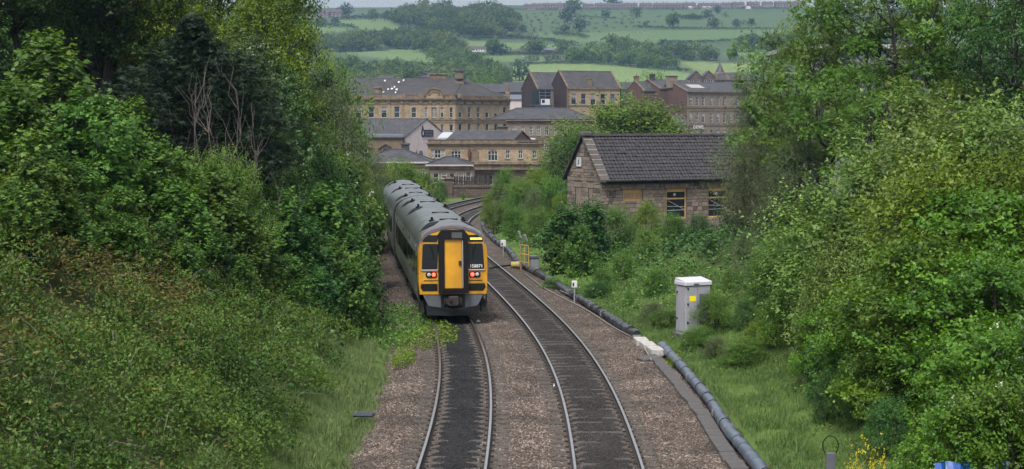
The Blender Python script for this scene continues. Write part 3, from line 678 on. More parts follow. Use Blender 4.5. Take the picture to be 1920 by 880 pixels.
# ---- near grey duct, in jointed lengths
def off_path(y, o):
    k = min(np.searchsorted(PR[:, 1], y), len(PR) - 1); p = np.array([np.interp(y, PR[:, 1], PR[:, 0]), y]); return p + _n[k] * o
def curve_pts(pix, z, n=60):
    P = np.array([gp(a, b, z)[:2] for a, b in pix]); S = arclen(P); s = np.linspace(0, S[-1], n)
    fxs = nspline(S, P[:, 0]); fys = nspline(S, P[:, 1])
    return np.stack([fxs(s), fys(s)], 1)
NEARP = curve_pts([(1241, 648), (1262, 668), (1300, 712), (1335, 755), (1365, 803), (1400, 845), (1438, 893), (1480, 945)], .02)
def duct(name, P, z, r, seg, m, label, strap=None, droop=.02, n=12, wrap=0.):
    t = thing(name, label, 'cable duct', (0, 0, 0))
    S = arclen(P); s = 0.; rnd = random.Random(5); i = 0
    while s < S[-1] - .1:
        e = min(s + seg * rnd.uniform(.6, 1.4), S[-1]); k = np.linspace(s, e, 6)
        x = np.interp(k, S, P[:, 0]); y = np.interp(k, S, P[:, 1]); u = (k - s) / (e - s)
        zz = z + droop * np.sin(u * math.pi * 2 + i); bl_ = r * (1 + wrap * (rnd.random() - .5))
        rr = [bl_ * .97, bl_ * 1.03, bl_, bl_, bl_ * 1.02, bl_ * .93]
        MB().tube(np.stack([x, y, zz], 1), rr, n).build('duct_length', m, t)
        if strap:
            MB().tube([(x[0], y[0], zz[0]), (x[0] + (x[1] - x[0]) * .16, y[0] + (y[1] - y[0]) * .16, zz[0])], r * 1.06, n).build('joint_band', M['rust'] if i % 3 else strap, t)
        s = e; i += 1
    return t
duct('cable_duct', NEARP, .0, .155, 1.0, M['pipe'], 'thick smooth grey plastic duct lying along the grass beside the ballast', M['strap'], .02, 12, .12)
FARP = curve_pts([(1194, 627), (1160, 606), (1120, 580), (1075, 553), (1030, 524), (1000, 507), (975, 494), (957, 472), (935, 455), (918, 440), (908, 428), (905, 415)], .0, 90)
duct('wrapped_cable_run', FARP, -.02, .15, .95, M['pipe_dark'], 'lumpy black plastic-wrapped cable run along the far ballast edge', M['strap'], .04, 10, .35)
for i, (pix, lab) in enumerate([([(1192, 634), (1150, 612), (1105, 583), (1060, 560), (1015, 535), (985, 512)], 'thin pale cable trailing along the lineward side of the wrapped cables'), ([(1185, 628), (1140, 598), (1090, 566), (1050, 548)], 'short thin pale cable looped over the wrapped cables')]):
    Pc = curve_pts(pix, -.1, 30); MBc = MB().tube(np.column_stack([Pc, np.full(30, -.13 + .1 * i)]), .02, 6); tag(MBc.build('loose_cable', M['strap']), lab, 'cable', 'loose pale cables')
# ---- concrete troughing beside the near duct: a base with single lids
TP = curve_pts([(1224, 664), (1248, 692), (1290, 742), (1325, 790), (1350, 832), (1380, 872), (1420, 930)], -.12)
tr = thing('cable_trough', 'dark grey concrete cable trough beside the thick grey duct', 'cable trough')
S = arclen(TP); s = 0.; rnd = random.Random(8)
while s < S[-1] - .9:
    p = np.array([np.interp(s, S, TP[:, 0]), np.interp(s, S, TP[:, 1])]); q = np.array([np.interp(s + .95, S, TP[:, 0]), np.interp(s + .95, S, TP[:, 1])]); t_ = q - p
    MB().bbox(-.19, .19, 0, .94, -.2, .03 + rnd.uniform(0, .025), .012).build('trough_lid', M['trough'], tr, loc=(p[0], p[1], -.12), rz=math.atan2(t_[1], t_[0]) - math.pi / 2 + rnd.uniform(-.05, .05)); s += .96
P0, P1 = gp(1199, 630, .05), gp(1250, 672, .05)
for i in range(4):
    a = P0 + (P1 - P0) * (i / 4.); rz = math.atan2((P1 - P0)[1], (P1 - P0)[0]) - math.pi / 2
    if i < 3:
        o = MB().bbox(-.22, .22, 0, .98, -.1, .1, .015).build('concrete_lid', M['pale_concrete'], loc=(a[0], a[1], -.08 + .03 * i), rz=rz + .03 * (i - 1))
        tag(o, ['pale concrete trough lid touching the black wrapped cables', 'middle one of three pale concrete trough lids in the grass', 'pale concrete trough lid nearest the end of the grey duct'][i], 'concrete lid', 'pale loose trough lids')
bslab = gp(1218, 672, -.1)
o = MB().bbox(-.35, .35, -.2, .25, -.14, .02, .015).build('broken_lid', M['trough'], loc=(bslab[0], bslab[1], -.08), rot=(.12, -.1, .5)); tag(o, 'dark broken concrete lid lying tilted on the ballast', 'concrete lid')
for i, (a, b) in enumerate([((1196, 640), (1222, 676)), ((1202, 645), (1236, 668))]):
    p, q = gp(*a, -.1), gp(*b, -.1); m_ = (p + q) / 2; m_[2] += .07
    tag(MB().tube([p, m_, q], .022, 6).build('exposed_cable', M['strap']), ['pale exposed cable running over the broken concrete lid', 'pale exposed cable beside the loose white lids'][i], 'cable', 'exposed cables at the trough end')
# ---- equipment cabinet
def cabinet():
    b = gp(1299, 622, .15); x, y = b[0], b[1]; s = FPX / y; w = 66 / s; h = 101 / s
    t = thing('equipment_cabinet', 'pale lilac-grey lineside cabinet with yellow sticker and white roof', 'cabinet', (x, y, .1), math.radians(24))
    W, D = w * .80, w * .55; hw, hd = W / 2, D / 2
    MB().bbox(-hw, hw, -hd, hd, 0, h - .16, .02).build('cabinet_body', M['cabinet'], t)
    MB().bbox(-hw - .05, hw + .05, -hd - .06, hd + .05, h - .16, h - .03, .02).add([(-hw - .03, -hd - .03, h - .03), (hw + .03, -hd - .03, h - .03), (hw + .03, hd, h + .07), (-hw - .03, hd, h + .07), (-hw - .03, hd + .03, h - .03), (hw + .03, hd + .03, h - .03)], [(0, 1, 2, 3), (0, 3, 4), (1, 5, 2), (3, 2, 5, 4)]).build('cabinet_roof', M['cabinet_top'], t)
    dm = MB().box(-hw + .03, -.04, -hd - .025, -hd - .002, .1, h - .22); d = dm.build('cabinet_door', M['cabinet'], t)
    for z in (.4, h * .55, h * .84):
        MB().box(-hw + .05, -hw + .1, -hd - .05, -hd - .026, z, z + .07).build('hinge', M['black'], d)
    d2 = MB().box(-.01, hw - .03, -hd - .025, -hd - .002, .1, h - .22).build('cabinet_door', M['cabinet'], t)
    MB().box(.04, hw - .07, -hd - .04, -hd - .027, .16, h - .48).build('mesh_panel', M['cabinet_mesh'], d2)
    MB().box(-hw + .14, -.1, -hd - .03, -hd - .0265, h * .62, h * .62 + .19).build('yellow_sticker', M['sign_yellow'], d)
    MB().box(-hw + .3, -hw + .5, -hd - .075, -hd - .062, h - .13, h - .1).build('maker_plate', M['black'], t)
    sd = MB().box(-hw - .022, -hw - .002, -hd + .05, hd - .05, .1, h - .22).build('side_door', M['cabinet'], t)
    for z in (.5, h * .75): MB().box(-hw - .045, -hw - .023, hd - .16, hd - .11, z, z + .08).build('hinge', M['black'], sd)
    MB().box(-hw - .1, hw + .1, -hd - .1, hd + .1, -.35, 0).build('plinth', M['trough'], t)
cabinet()
# ---- white marker boxes on posts
def marker(px, py, Y, w, label):
    x = fx(px, Y, py); z = fz(py, Y); g = gnd(x, Y); t = thing('location_box', label, 'signal box', (x, Y, g), .15, 'white lineside boxes')
    MB().bbox(-w / 2, w / 2, -.06, .08, z - g, z - g + w * 1.2, .012).build('box', M['white_paint'], t)
    MB().box(-w * .38, -w * .12, -.072, -.062, z - g + .06, z - g + .2).build('plate', M['black'], t)
    MB().tube([(0, 0, -.1), (0, 0, z - g + .02)], .035, 8).build('post', M['galv'], t)
marker(1077, 539, gp(1079, 556, .1)[1], .235, 'small white box on a short post below the green bushes')
marker(943.5, 462, 93.5, .3, 'small white box beside the wrapped cables nearest the train')
# ---- yellow gate, grey cabinet and galvanised posts
g0 = gp(987, 503, .0); GYY = float(g0[1]); sc = FPX / GYY
gt = thing('yellow_gate', 'upright yellow tubular rail frame beside the black wrapped cables', 'gate', (fx(984, GYY), GYY, 0), .0)
gw, gh = 14 / sc, 43 / sc
dx, dyy = gw / 2, .45
def gl_(u, z): return (-dx + 2 * dx * u, .35 - .7 * u, z)
for u in (0, .5, 1): MB().tube([gl_(u, -.15 if u != .5 else .3), gl_(u, gh)], .024, 8).build('upright', M['gate_yellow'], gt)
for z in (.3, gh * .6, gh): MB().tube([gl_(0, z), gl_(1, z)], .024, 8).build('rail_bar', M['gate_yellow'], gt)
cg = thing('grey_cabinet', 'small grey equipment case standing behind the yellow frame', 'cabinet', (fx(1002, GYY + 1), GYY + 1, gnd(fx(1002, GYY + 1), GYY + 1)), .2)
MB().bbox(-.22, .22, -.2, .2, 0, 32 / sc, .02).build('case_body', M['galv'], cg); MB().bbox(-.26, .26, -.24, .24, 32 / sc, 36 / sc, .02).build('case_lid', M['grey_skirt'], cg)
for (px, top, lab) in ((988.5, 440, 'galvanised post with bent top behind the yellow frame'), (977, 434, 'shorter galvanised post with angled arm beside the yellow frame')):
    Y = GYY + 1.6; x = fx(px, Y); t = thing('galvanised_post', lab, 'post', (x, Y, gnd(x, Y)), group='galvanised posts by the yellow frame'); hz = fz(top, Y) - gnd(x, Y)
    MB().tube([(0, 0, -.2), (0, 0, hz - .35)], .05, 10).build('post', M['grey_skirt'], t); MB().tube([(0, 0, hz - .37), (-.14, -.05, hz)], .06, 10).build('bent_top', M['galv'], t)
yb = gp(966, 500, -.05)
t = thing('cable_coil', 'coiled yellowish cable box with black lead at the rail', 'cable coil', (yb[0], yb[1], -.12))
MB().tube([(-.22, 0, .16), (.22, .02, .16)], [.17, .19], 10).build('coil', mat('coil_yellow', (.3, .25, .08), .7, 0, .3, 9.), t)
MB().tube([(-.25, 0, .14), (-.7, -.2, .1), (-1.1, -.5, .08), (-1.3, -.9, .06)], .045, 8).build('lead', M['black'], t)
# ---- steel foot grating, near post with wire loop
g0 = gp(681, 777, -.05); t = thing('steel_grating', 'small blue-grey steel grating lying at the left ballast edge', 'grating', (g0[0], g0[1], -.03), -.12)
MB().box(-.28, .28, -.2, .2, -.06, -.03).build('tray', M['black'], t)
for i in range(13): MB().box(-.28 + i * .0455, -.28 + i * .0455 + .018, -.2, .2, -.03, .015).build('slat', M['grate'], t)
for y in (-.2, .19): MB().box(-.28, .28, y, y + .014, -.03, .018).build('edge_bar', M['grate'], t)
Yp = 31.; xp = fx(1557, Yp, 880); t = thing('marker_post', 'flat slate-grey post with a black wire loop in the near grass', 'post', (xp, Yp, gnd(xp, Yp))); zt = fz(849, Yp) - gnd(xp, Yp)
MB().bbox(-.088, .088, -.03, .03, -.2, zt, .008).build('board', mat('slate_grey_board', (.085, .09, .105), .55, 0, .1, 5.), t)
th = np.linspace(-.25 * math.pi, 1.25 * math.pi, 22); MB().tube([(.15 * math.cos(a), .02, zt + .13 + .19 * math.sin(a)) for a in th], .011, 6).build('wire_loop', M['black'], t)
for (px, py, m_, lab, r) in ((897, 603, 'white_paint', 'scrap of white litter on the ballast beside the train', .055), (1039, 724, 'white_paint', 'tiny white scrap beside the empty track', .02)):
    p = gp(px, py, -.13); mb = MB(); mb.add([(-r * 1.6, -r, 0), (r, -r * 1.2, .01), (r * 1.5, r, .02), (-r, r * 1.1, .05), (0, 0, .09)], [(0, 1, 4), (1, 2, 4), (2, 3, 4), (3, 0, 4), (3, 2, 1, 0)]); tag(mb.build('litter', M[m_], loc=(p[0], p[1], -.14)), lab, 'litter', 'litter on the trackbed')
# ---- retaining wall with paling fence where the line curves away
Yw = 172.; x0, x1 = fx(838, Yw), fx(925, Yw)
rw = thing('retaining_wall', 'stained dark stone wall with coping where the tracks curve away', 'wall', ((x0 + x1) / 2, Yw, 0), .0)
W = (x1 - x0) / 2; ztop = fz(352, Yw); M['wall_dark'] = brick_mat('stained_stone', (.12, .09, .07), (.07, .055, .045), (.05, .04, .035), .45, .22, .75)
MB().box(-W, W, 0, .5, -2.5, ztop).build('stone_wall', M['wall_dark'], rw); MB().bbox(-W - .05, W + .05, -.08, .58, ztop, ztop + .22, .03).build('coping', M['wall_dark'], rw)
MB().bbox(-W - .3, -W + .6, -.15, .65, -2.5, ztop + .9, .05).build('pier', M['wall_dark'], rw); MB().add([(-W - .4, -.25, ztop + .9), (-W + .7, -.25, ztop + .9), (-W + .7, .75, ztop + .9), (-W - .4, .75, ztop + .9), (-W + .15, .25, ztop + 1.35)], [(0, 1, 4), (1, 2, 4), (2, 3, 4), (3, 0, 4), (3, 2, 1, 0)]).build('pier_cap', M['wall_dark'], rw)
pf = thing('paling_fence', 'row of dark upright palings on top of the stained stone wall', 'fence', ((x0 + x1) / 2, Yw, 0))
for i in range(15):
    x = -W + .8 + i * (2 * W - 1.) / 15
    MB().prism([(x - .11, ztop + .22), (x + .11, ztop + .22), (x + .11, ztop + 1.1), (x, ztop + 1.25), (x - .11, ztop + 1.1)], .2, .26).build('pale', M['bark'], pf)
MB().box(-W + .6, W, .27, .33, ztop + .6, ztop + .7).build('fence_rail', M['bark'], pf)
# ================================================================ buildings: tools
def wall(mb, A, B, z0, z1, ops=(), m=0, depth=.2, extra=None):
    """wall from A to B (2-D), outside on the right-hand side of A->B, with real openings (u0,u1,z0,z1,arch)"""
    A = np.array(A, float); B = np.array(B, float); Lw = np.linalg.norm(B - A); t = (B - A) / Lw; nrm = np.array([t[1], -t[0]])
    us = sorted({0., Lw, *[o[0] for o in ops], *[o[1] for o in ops]}); zs_ = sorted({z0, z1, *[o[2] for o in ops], *[o[3] for o in ops]})
    P = lambda u, z, d=0.: (A[0] + t[0] * u - nrm[0] * d, A[1] + t[1] * u - nrm[1] * d, z)
    for i in range(len(us) - 1):
        j = 0
        while j < len(zs_) - 1:
            uc = (us[i] + us[i + 1]) / 2; free = lambda q: not any(o[0] < uc < o[1] and o[2] < (zs_[q] + zs_[q + 1]) / 2 < o[3] for o in ops)
            if not free(j): j += 1; continue
            k = j
            while k + 1 < len(zs_) - 1 and free(k + 1): k += 1
            mb.poly([P(us[i], zs_[j]), P(us[i + 1], zs_[j]), P(us[i + 1], zs_[k + 1]), P(us[i], zs_[k + 1])], m); j = k + 1
    for o in ops:
        a, b, c, d = o[:4]
        mb.poly([P(a, c), P(a, d), P(a, d, depth), P(a, c, depth)], m); mb.poly([P(b, d), P(b, c), P(b, c, depth), P(b, d, depth)], m)
        mb.poly([P(a, c, depth), P(b, c, depth), P(b, c), P(a, c)], m); mb.poly([P(a, d), P(b, d), P(b, d, depth), P(a, d, depth)], m)
        if len(o) > 4 and o[4]:
            r = (b - a) / 2; rise = min(r, o[4]); cx_ = (a + b) / 2; N = 6
            for sg in (-1, 1):
                arc = [(cx_ + sg * r * math.cos(q), d - rise + rise * math.sin(q)) for q in np.linspace(0, math.pi / 2, N)]
                for (p, q) in zip(arc, arc[1:]):
                    f4 = [P(p[0], p[1]), P(q[0], q[1]), P(q[0], d), P(p[0], d)]
                    mb.poly(f4 if sg < 0 else f4[::-1], m)
                    g4 = [P(p[0], p[1]), P(p[0], p[1], depth), P(q[0], q[1], depth), P(q[0], q[1])]
                    mb.poly(g4, m)
    return P, math.atan2(t[1], t[0])
_wc = {}
def window_meshes(w, h, arch, kind, frame):
    key = (round(w, 2), round(h, 2), round(arch, 2), kind, frame)
    if key in _wc: return _wc[key]
    fr = MB(); b = .09 if w < 1.6 else .11; y0, y1 = -.03, .05
    fr.box(-w / 2, -w / 2 + b, y0, y1, 0, h - arch * .8); fr.box(w / 2 - b, w / 2, y0, y1, 0, h - arch * .8); fr.box(-w / 2 + b, w / 2 - b, y0, y1, 0, b)
    if arch:
        r = w / 2; N = 9; ar = [(r * math.cos(q), h - arch + arch * math.sin(q)) for q in np.linspace(0, math.pi, N)]; ai = [((r - b) * math.cos(q), h - arch + (arch - b) * math.sin(q)) for q in np.linspace(0, math.pi, N)]
        for i in range(N - 1):
            vs = [(p[0], y, p[1]) for y in (y0, y1) for p in (ar[i], ar[i + 1], ai[i + 1], ai[i])]
            fr.add(vs, [(0, 1, 2, 3), (4, 7, 6, 5), (3, 2, 6, 7)])
    else: fr.box(-w / 2 + b, w / 2 - b, y0, y1, h - b, h)
    bars = {'sash': ([], [.5]), 'cross': ([0.], [.55]), 'tri': ([-.17, .17], [.6]), 'grid': ([0.], [.25, .5, .75]), 'four': ([0.], [.5]), 'mill': ([0.], [.33, .66]), 'shop': ([], [.72]), 'six': ([-.17, .17], [.33, .66])}[kind]
    for u in bars[0]: fr.box(u * w - .035, u * w + .035, y0 + .005, y1 - .01, b, h - b)
    for z in bars[1]: fr.box(-w / 2 + b, w / 2 - b, y0 + .002, y1 - .005, z * h - .035, z * h + .035)
    pn = MB(); pn.box(-w / 2 + .02, w / 2 - .02, .01, .03, .02, h - (.03 if not arch else arch * .45))
    _wc[key] = (fr.mesh('window', frame), pn.mesh('pane', M['glass'])); return _wc[key]
def windows(parent, P, ang, ops, kind='sash', frame='win_white', sill=None, depth=.13, blinds=0., hood=None, rnd=random.Random(4)):
    for o in ops:
        a, b, c, d = o[:4]; ar = min((b - a) / 2, o[4]) if len(o) > 4 else 0
        fm, pm = window_meshes(b - a, d - c, ar, o[5] if len(o) > 5 else kind, M[frame]); p = P((a + b) / 2, c, depth)
        wn_ = inst('window', fm, parent, p, ang); inst('pane', pm, wn_)
        if rnd.random() < blinds:
            hh = (d - c) * rnd.uniform(.3, .6); MB().box(-(b - a) / 2 + .1, (b - a) / 2 - .1, .0, .008, d - c - hh - .1, d - c - .1 - ar * .5).build('blind', M['blind'], wn_)
        if sill: MB().box(-(b - a) / 2 - .12, (b - a) / 2 + .12, -depth - .1, -.035, -.16, -.004).build('sill', M[sill], wn_)
        if hood: MB().box(-(b - a) / 2 - .16, (b - a) / 2 + .16, -depth - .09, -depth - .003, d - c + .02, d - c + .2).build('lintel', M[hood], wn_)
def band(mb, A, B, z0, z1, out=.2, m=0, ends=.0):
    """projecting cornice or string course along a wall"""
    A = np.array(A, float); B = np.array(B, float); t = (B - A) / np.linalg.norm(B - A); n = np.array([t[1], -t[0]])
    A2 = A - t * ends; B2 = B + t * ends
    p = [A2 + n * out, B2 + n * out, B2 - n * .05, A2 - n * .05]
    return mb.add([(*q, z0) for q in p] + [(*q, z1) for q in p], [(3, 2, 1, 0), (4, 5, 6, 7), (0, 1, 5, 4), (1, 2, 6, 5), (2, 3, 7, 6), (3, 0, 4, 7)], m)
def slab(mb, pts, th=.12, m=0):
    """roof plane with thickness below"""
    n = len(pts); lo = [(p[0], p[1], p[2] - th) for p in pts]
    return mb.add(list(pts) + lo, [tuple(range(n)), tuple(reversed(range(n, 2 * n)))] + [(i, n + i, n + (i + 1) % n, (i + 1) % n) for i in range(n)], m)
def gable_roof(parent, x0, x1, y0, y1, ze, zr, m, over=.3, name='roof', eps=.0):
    """ridge along local x"""
    ym = (y0 + y1) / 2; k = (zr - ze) / (ym - y0); mb = MB(); e = over
    slab(mb, [(x0 - eps, y0 - e, ze - k * e), (x1 + eps, y0 - e, ze - k * e), (x1 + eps, ym, zr), (x0 - eps, ym, zr)]); slab(mb, [(x1 + eps, y1 + e, ze - k * e), (x0 - eps, y1 + e, ze - k * e), (x0 - eps, ym + .001, zr), (x1 + eps, ym + .001, zr)])
    r = mb.build(name, m, parent)
    MB().prism([(ym - .15, zr - .06), (ym + .15, zr - .06), (ym, zr + .09)], x0 - eps, x1 + eps, 'x').build('ridge', M['slate_dark'], r)
    return r
def hip_roof(parent, x0, x1, y0, y1, ze, zr, m, inset=None, over=.3, name='roof'):
    ym = (y0 + y1) / 2; ins = (y1 - y0) / 2 if inset is None else inset; a, b, c, d = x0 - over, x1 + over, y0 - over, y1 + over
    mb = MB(); R1, R2 = (x0 + ins, ym, zr), (x1 - ins, ym, zr)
    slab(mb, [(a, c, ze), (b, c, ze), R2, R1]); slab(mb, [(b, d, ze), (a, d, ze), R1, R2]); slab(mb, [(b, c, ze), (b, d, ze), R2]); slab(mb, [(a, d, ze), (a, c, ze), R1])
    r = mb.build(name, m, parent); rg = MB()
    for p, q in (((a, c, ze), R1), ((b, c, ze), R2), (R1, R2), ((a, d, ze), R1), ((b, d, ze), R2)): rg.tube([(p[0], p[1], p[2] + .03), (q[0], q[1], q[2] + .03)], .09, 6)
    rg.build('hip_ridge', M['slate_dark'], r); return r
def gable_wall(mb, x, y0, y1, ze, zr, m=0, rev=False):
    p = [(x, y0, ze), (x, y1, ze), (x, (y0 + y1) / 2, zr)]
    return mb.poly(p[::-1] if rev else p, m)
def chimney(parent, x, y, z0, z1, w, d, m, cap='sand_trim', pots=2):
    c = MB().bbox(x - w / 2, x + w / 2, y - d / 2, y + d / 2, z0, z1, .03).build('chimney', m, parent)
    MB().bbox(x - w / 2 - .12, x + w / 2 + .12, y - d / 2 - .12, y + d / 2 + .12, z1, z1 + .25, .04).build('chimney_cap', M[cap], c)
    for i in range(pots):
        xx = x + (i - (pots - 1) / 2) * w / max(pots, 1) * .9; MB().tube([(xx, y, z1 + .25), (xx, y, z1 + .7)], [.14, .11], 8).build('chimney_pot', M['brick_red'], c)
ZG = -9.
def PXL(px, Y, x0): return fx(px, Y) - x0

# ================================================================ long sandstone block with carved pediment
Y1 = 350.; ox = fx(853, Y1)
B1 = thing('sandstone_building', 'long honey sandstone block with slate roof and carved arched pediment', 'building', (ox, Y1, 0))
A_ = (fx(612, Y1) - ox, 0.); B_ = (0., 0.); C_ = (11.7, 13.9); D_ = (11.7, 34.); E_ = (A_[0], 34.)
zc = fz(187, Y1); z_ = lambda py: fz(py, Y1)
up = []
for c in (668, 692, 716, 740): u = PXL(c + 4.2, Y1, ox) - A_[0]; up.append((u - .62, u + .62, z_(221), z_(200)))
for c, w, k in ((776, 1.05, 'sash'), (799, .7, 'sash'), (814, 1.6, 'cross'), (829, .7, 'sash'), (846, .75, 'sash')): u = PXL(c, Y1, ox) - A_[0]; up.append((u - w / 2, u + w / 2, z_(221), z_(201), w * .5, k))
lo = []
for c, w in ((644, 1.1), (668, 1.1), (692, 1.1), (716, 1.1), (740, 1.1), (776, 1.05), (799, .7), (814, 1.3), (829, .75), (846, .8)): u = PXL(c + (4 if c < 760 else 0), Y1, ox) - A_[0]; lo.append((u - w / 2, u + w / 2, z_(258), z_(233), w * .5))
Lr = math.hypot(*C_); upr = []; lor = []
for i in range(6):
    u = 1.75 + i * 2.95; upr.append((u - .55, u + .55, z_(221), z_(200))); lor.append((u - .55, u + .55, z_(258), z_(232), .55))
w1 = MB(); Pf, af = wall(w1, A_, B_, ZG, zc, up + lo); Pr, ar = wall(w1, B_, C_, ZG, zc, upr + lor); wall(w1, C_, D_, ZG, zc); wall(w1, E_, A_, ZG, zc); wall(w1, D_, E_, ZG, zc)
W1 = w1.build('wall', M['sand'], B1)
windows(B1, Pf, af, up + lo, 'sash', sill='sand_trim', blinds=.25, depth=.17); windows(B1, Pr, ar, upr + lor, 'sash', sill='sand_trim', blinds=.2, depth=.17)
cn = MB()
for (p, q) in ((A_, B_), (B_, C_)):
    band(cn, p, q, zc, zc + .28, .55, 0, .3); band(cn, p, q, zc - .35, zc - .02, .3, 0, .12); band(cn, p, q, z_(196.5), z_(194.8), .1); band(cn, p, q, z_(226), z_(224.3), .16, 0, .1); band(cn, p, q, z_(230.5), z_(229.3), .1)
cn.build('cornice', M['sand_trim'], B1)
for (p, q, us) in ((A_, B_, [PXL(c, Y1, ox) - A_[0] for c in (657, 681, 705, 729, 753, 764, 788, 806.5, 821.5, 837, 851)]), (B_, C_, [.35] + [3.2 + i * 2.95 for i in range(5)] + [Lr - .4])):
    p = np.array(p); t = (np.array(q) - p) / np.linalg.norm(np.array(q) - p)
    for u in us:
        c0, c1 = p + t * (u - .32), p + t * (u + .32)
        band(MB(), c0, c1, z_(224), z_(196.6), .13).build('pilaster', M['sand'], B1); band(MB(), c0, c1, z_(194.5), zc - .36, .3).build('bracket', M['sand_trim'], B1)
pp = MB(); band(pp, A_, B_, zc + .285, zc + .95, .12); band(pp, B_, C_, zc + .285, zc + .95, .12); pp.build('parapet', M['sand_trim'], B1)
for c0, c1 in ((756, 763), (784, 797), (832, 836), (858, 866)):
    x0, x1 = PXL(c0, Y1, ox), PXL(c1, Y1, ox)
    MB().bbox(x0, x1, -.3, .4, zc + .3, z_(176.5), .05).build('parapet_pier', M['sand_trim'], B1)
for c0, c1 in ((763, 784), (836, 858)):
    x0, x1 = PXL(c0, Y1, ox), PXL(c1, Y1, ox); MB().box(x0, x1, -.2, .2, z_(178), z_(176.8)).build('balustrade_rail', M['sand_trim'], B1)
    nb = 8
    for i in range(nb): xx = x0 + (i + .5) * (x1 - x0) / nb; MB().tube([(xx, 0, zc + .9), (xx, 0, zc + 1.15), (xx, 0, z_(177.8))], [.09, .13, .08], 6).build('baluster', M['sand_trim'], B1)
cx_ = PXL(814.5, Y1, ox); rr = PXL(831, Y1, ox) - cx_; zz0 = zc + .3; zt = z_(166.5)
def arc_pts(r, hh, n=14): return [(cx_ + r * math.cos(a), zz0 + .5 + hh * math.sin(a)) for a in np.linspace(0, math.pi, n)]
pm = MB(); pm.prism([(cx_ + rr, zz0), *arc_pts(rr, zt - zz0 - .5), (cx_ - rr, zz0)], -.25, .6); P_ = pm.build('pediment', M['sand'], B1)
rm = MB(); ao, ai = arc_pts(rr + .25, zt - zz0 - .25), arc_pts(rr - .1, zt - zz0 - .6)
for i in range(13): rm.add([(p[0], y, p[1]) for y in (-.5, .1) for p in (ao[i], ao[i + 1], ai[i + 1], ai[i])], [(0, 1, 2, 3), (0, 4, 5, 1), (3, 2, 6, 7), (4, 7, 6, 5)])
rm.build('pediment_arch', M['sand_trim'], P_)
for k in range(9):
    a = math.pi * (k + .5) / 9; MB().tube([(cx_ + 1.0 * math.cos(a), -.3, zz0 + .55 + .75 * math.sin(a)), (cx_ + 1.35 * math.cos(a), -.3, zz0 + .6 + 1.05 * math.sin(a))], [.16, .1], 6).build('carved_leaf', M['sand_trim'], P_)
ZR = fz(147, Y1 + 13); xr1, xr2 = fx(630, Y1 + 15) - ox, fx(868, Y1 + 15) - ox
rf = MB(); ze = zc + .75
R1, R2 = (xr1, 15, ZR), (xr2, 17, ZR)
slab(rf, [(A_[0], .8, ze), (B_[0] - .3, .8, ze), R2, R1]); slab(rf, [(B_[0] - .3, .8, ze), (C_[0] - .8, C_[1] - .3, ze), R2]); slab(rf, [(C_[0] - .8, C_[1] - .3, ze), (D_[0] - .8, D_[1], ze), R2]); slab(rf, [(D_[0] - .8, D_[1], ze), (E_[0], E_[1], ze), R1, R2])
RF1 = rf.build('roof', M['slate_brown'], B1)
rg = MB().tube([R1, R2], .14, 6); rg.tube([(C_[0] - .8, C_[1] - .3, ze + .05), R2], .16, 6); rg.tube([(B_[0] - .3, .8, ze + .05), R2], .12, 6); rg.build('hip_ridge', M['slate_dark'], RF1)
for (px, py) in ((722, 153), (728, 172), (735, 171), (740, 167), (744, 172.5), (748, 156), (757, 152), (719, 178), (742, 179)):
    k = (186 - py) / (186 - 147); yy = .8 + k * 14.2; zz = ze + k * (ZR - ze); x = fx(px, Y1 + yy) - ox; w = random.uniform(.15, .34)
    MB().add([(x - w, yy - .2, zz + .0), (x + w * .8, yy - .22, zz + .02), (x + w, yy + .22, zz + .26), (x - w * .6, yy + .3, zz + .3)], [(0, 1, 2, 3)]).add([(x - w, yy - .2, zz - .1), (x + w * .8, yy - .22, zz - .1), (x + w, yy + .22, zz + .1), (x - w * .6, yy + .3, zz + .1)], [(3, 2, 1, 0)]).build('roof_patch', M['white_paint'], RF1)
# ornate chimney, corner finial, small stack
def stack(par, px, Yc, ptop, pbot, w, cap=True):
    x = fx(px, Yc) - ox; y = Yc - Y1; z0, z1 = fz(pbot, Yc), fz(ptop, Yc); d = w * .8
    c = MB(); c.box(x - w * .42, x - w * .2, y - d * .4, y + d * .4, z0 + .8, z1 - 2.0); c.box(x + w * .2, x + w * .42, y - d * .4, y + d * .4, z0 + .8, z1 - 2.0); c.box(x - w * .4, x + w * .4, y + d * .1, y + d * .3, z0 + .8, z1 - 2.0)
    c.bbox(x - w * .5, x + w * .5, y - d * .5, y + d * .5, z0 - 1.5, z0 + .8, .05); c.bbox(x - w * .5, x + w * .5, y - d * .5, y + d * .5, z1 - 2.0, z1 - .4, .05)
    o = c.build('chimney', M['sand_trim'], par); MB().bbox(x - w * .68, x + w * .68, y - d * .66, y + d * .66, z1 - .4, z1, .08).bbox(x - w * .58, x + w * .58, y - d * .57, y + d * .57, z1 - 2.15, z1 - 1.85, .04).build('chimney_cap', M['slate_dark'], o)
stack(B1, 862, Y1 + 13, 131, 160, 1.9)
for px in (814, 829): MB().bbox(fx(px, Y1 + 17) - ox - .9, fx(px, Y1 + 17) - ox + .9, 16.4, 17.6, ZR - .6, ZR + .9, .05).bbox(fx(px, Y1 + 17) - ox - 1.1, fx(px, Y1 + 17) - ox + 1.1, 16.2, 17.8, ZR + .9, ZR + 1.15, .05).build('ridge_stack', M['sand_trim'], B1)
x = fx(709, Y1 + 4) - ox; MB().bbox(x - .8, x + .8, 3.3, 4.6, ze, fz(164, Y1 + 4), .06).bbox(x - 1, x + 1, 3.1, 4.8, fz(166, Y1 + 4), fz(164, Y1 + 4) + .15, .04).build('dormer_stack', M['sand_trim'], B1)
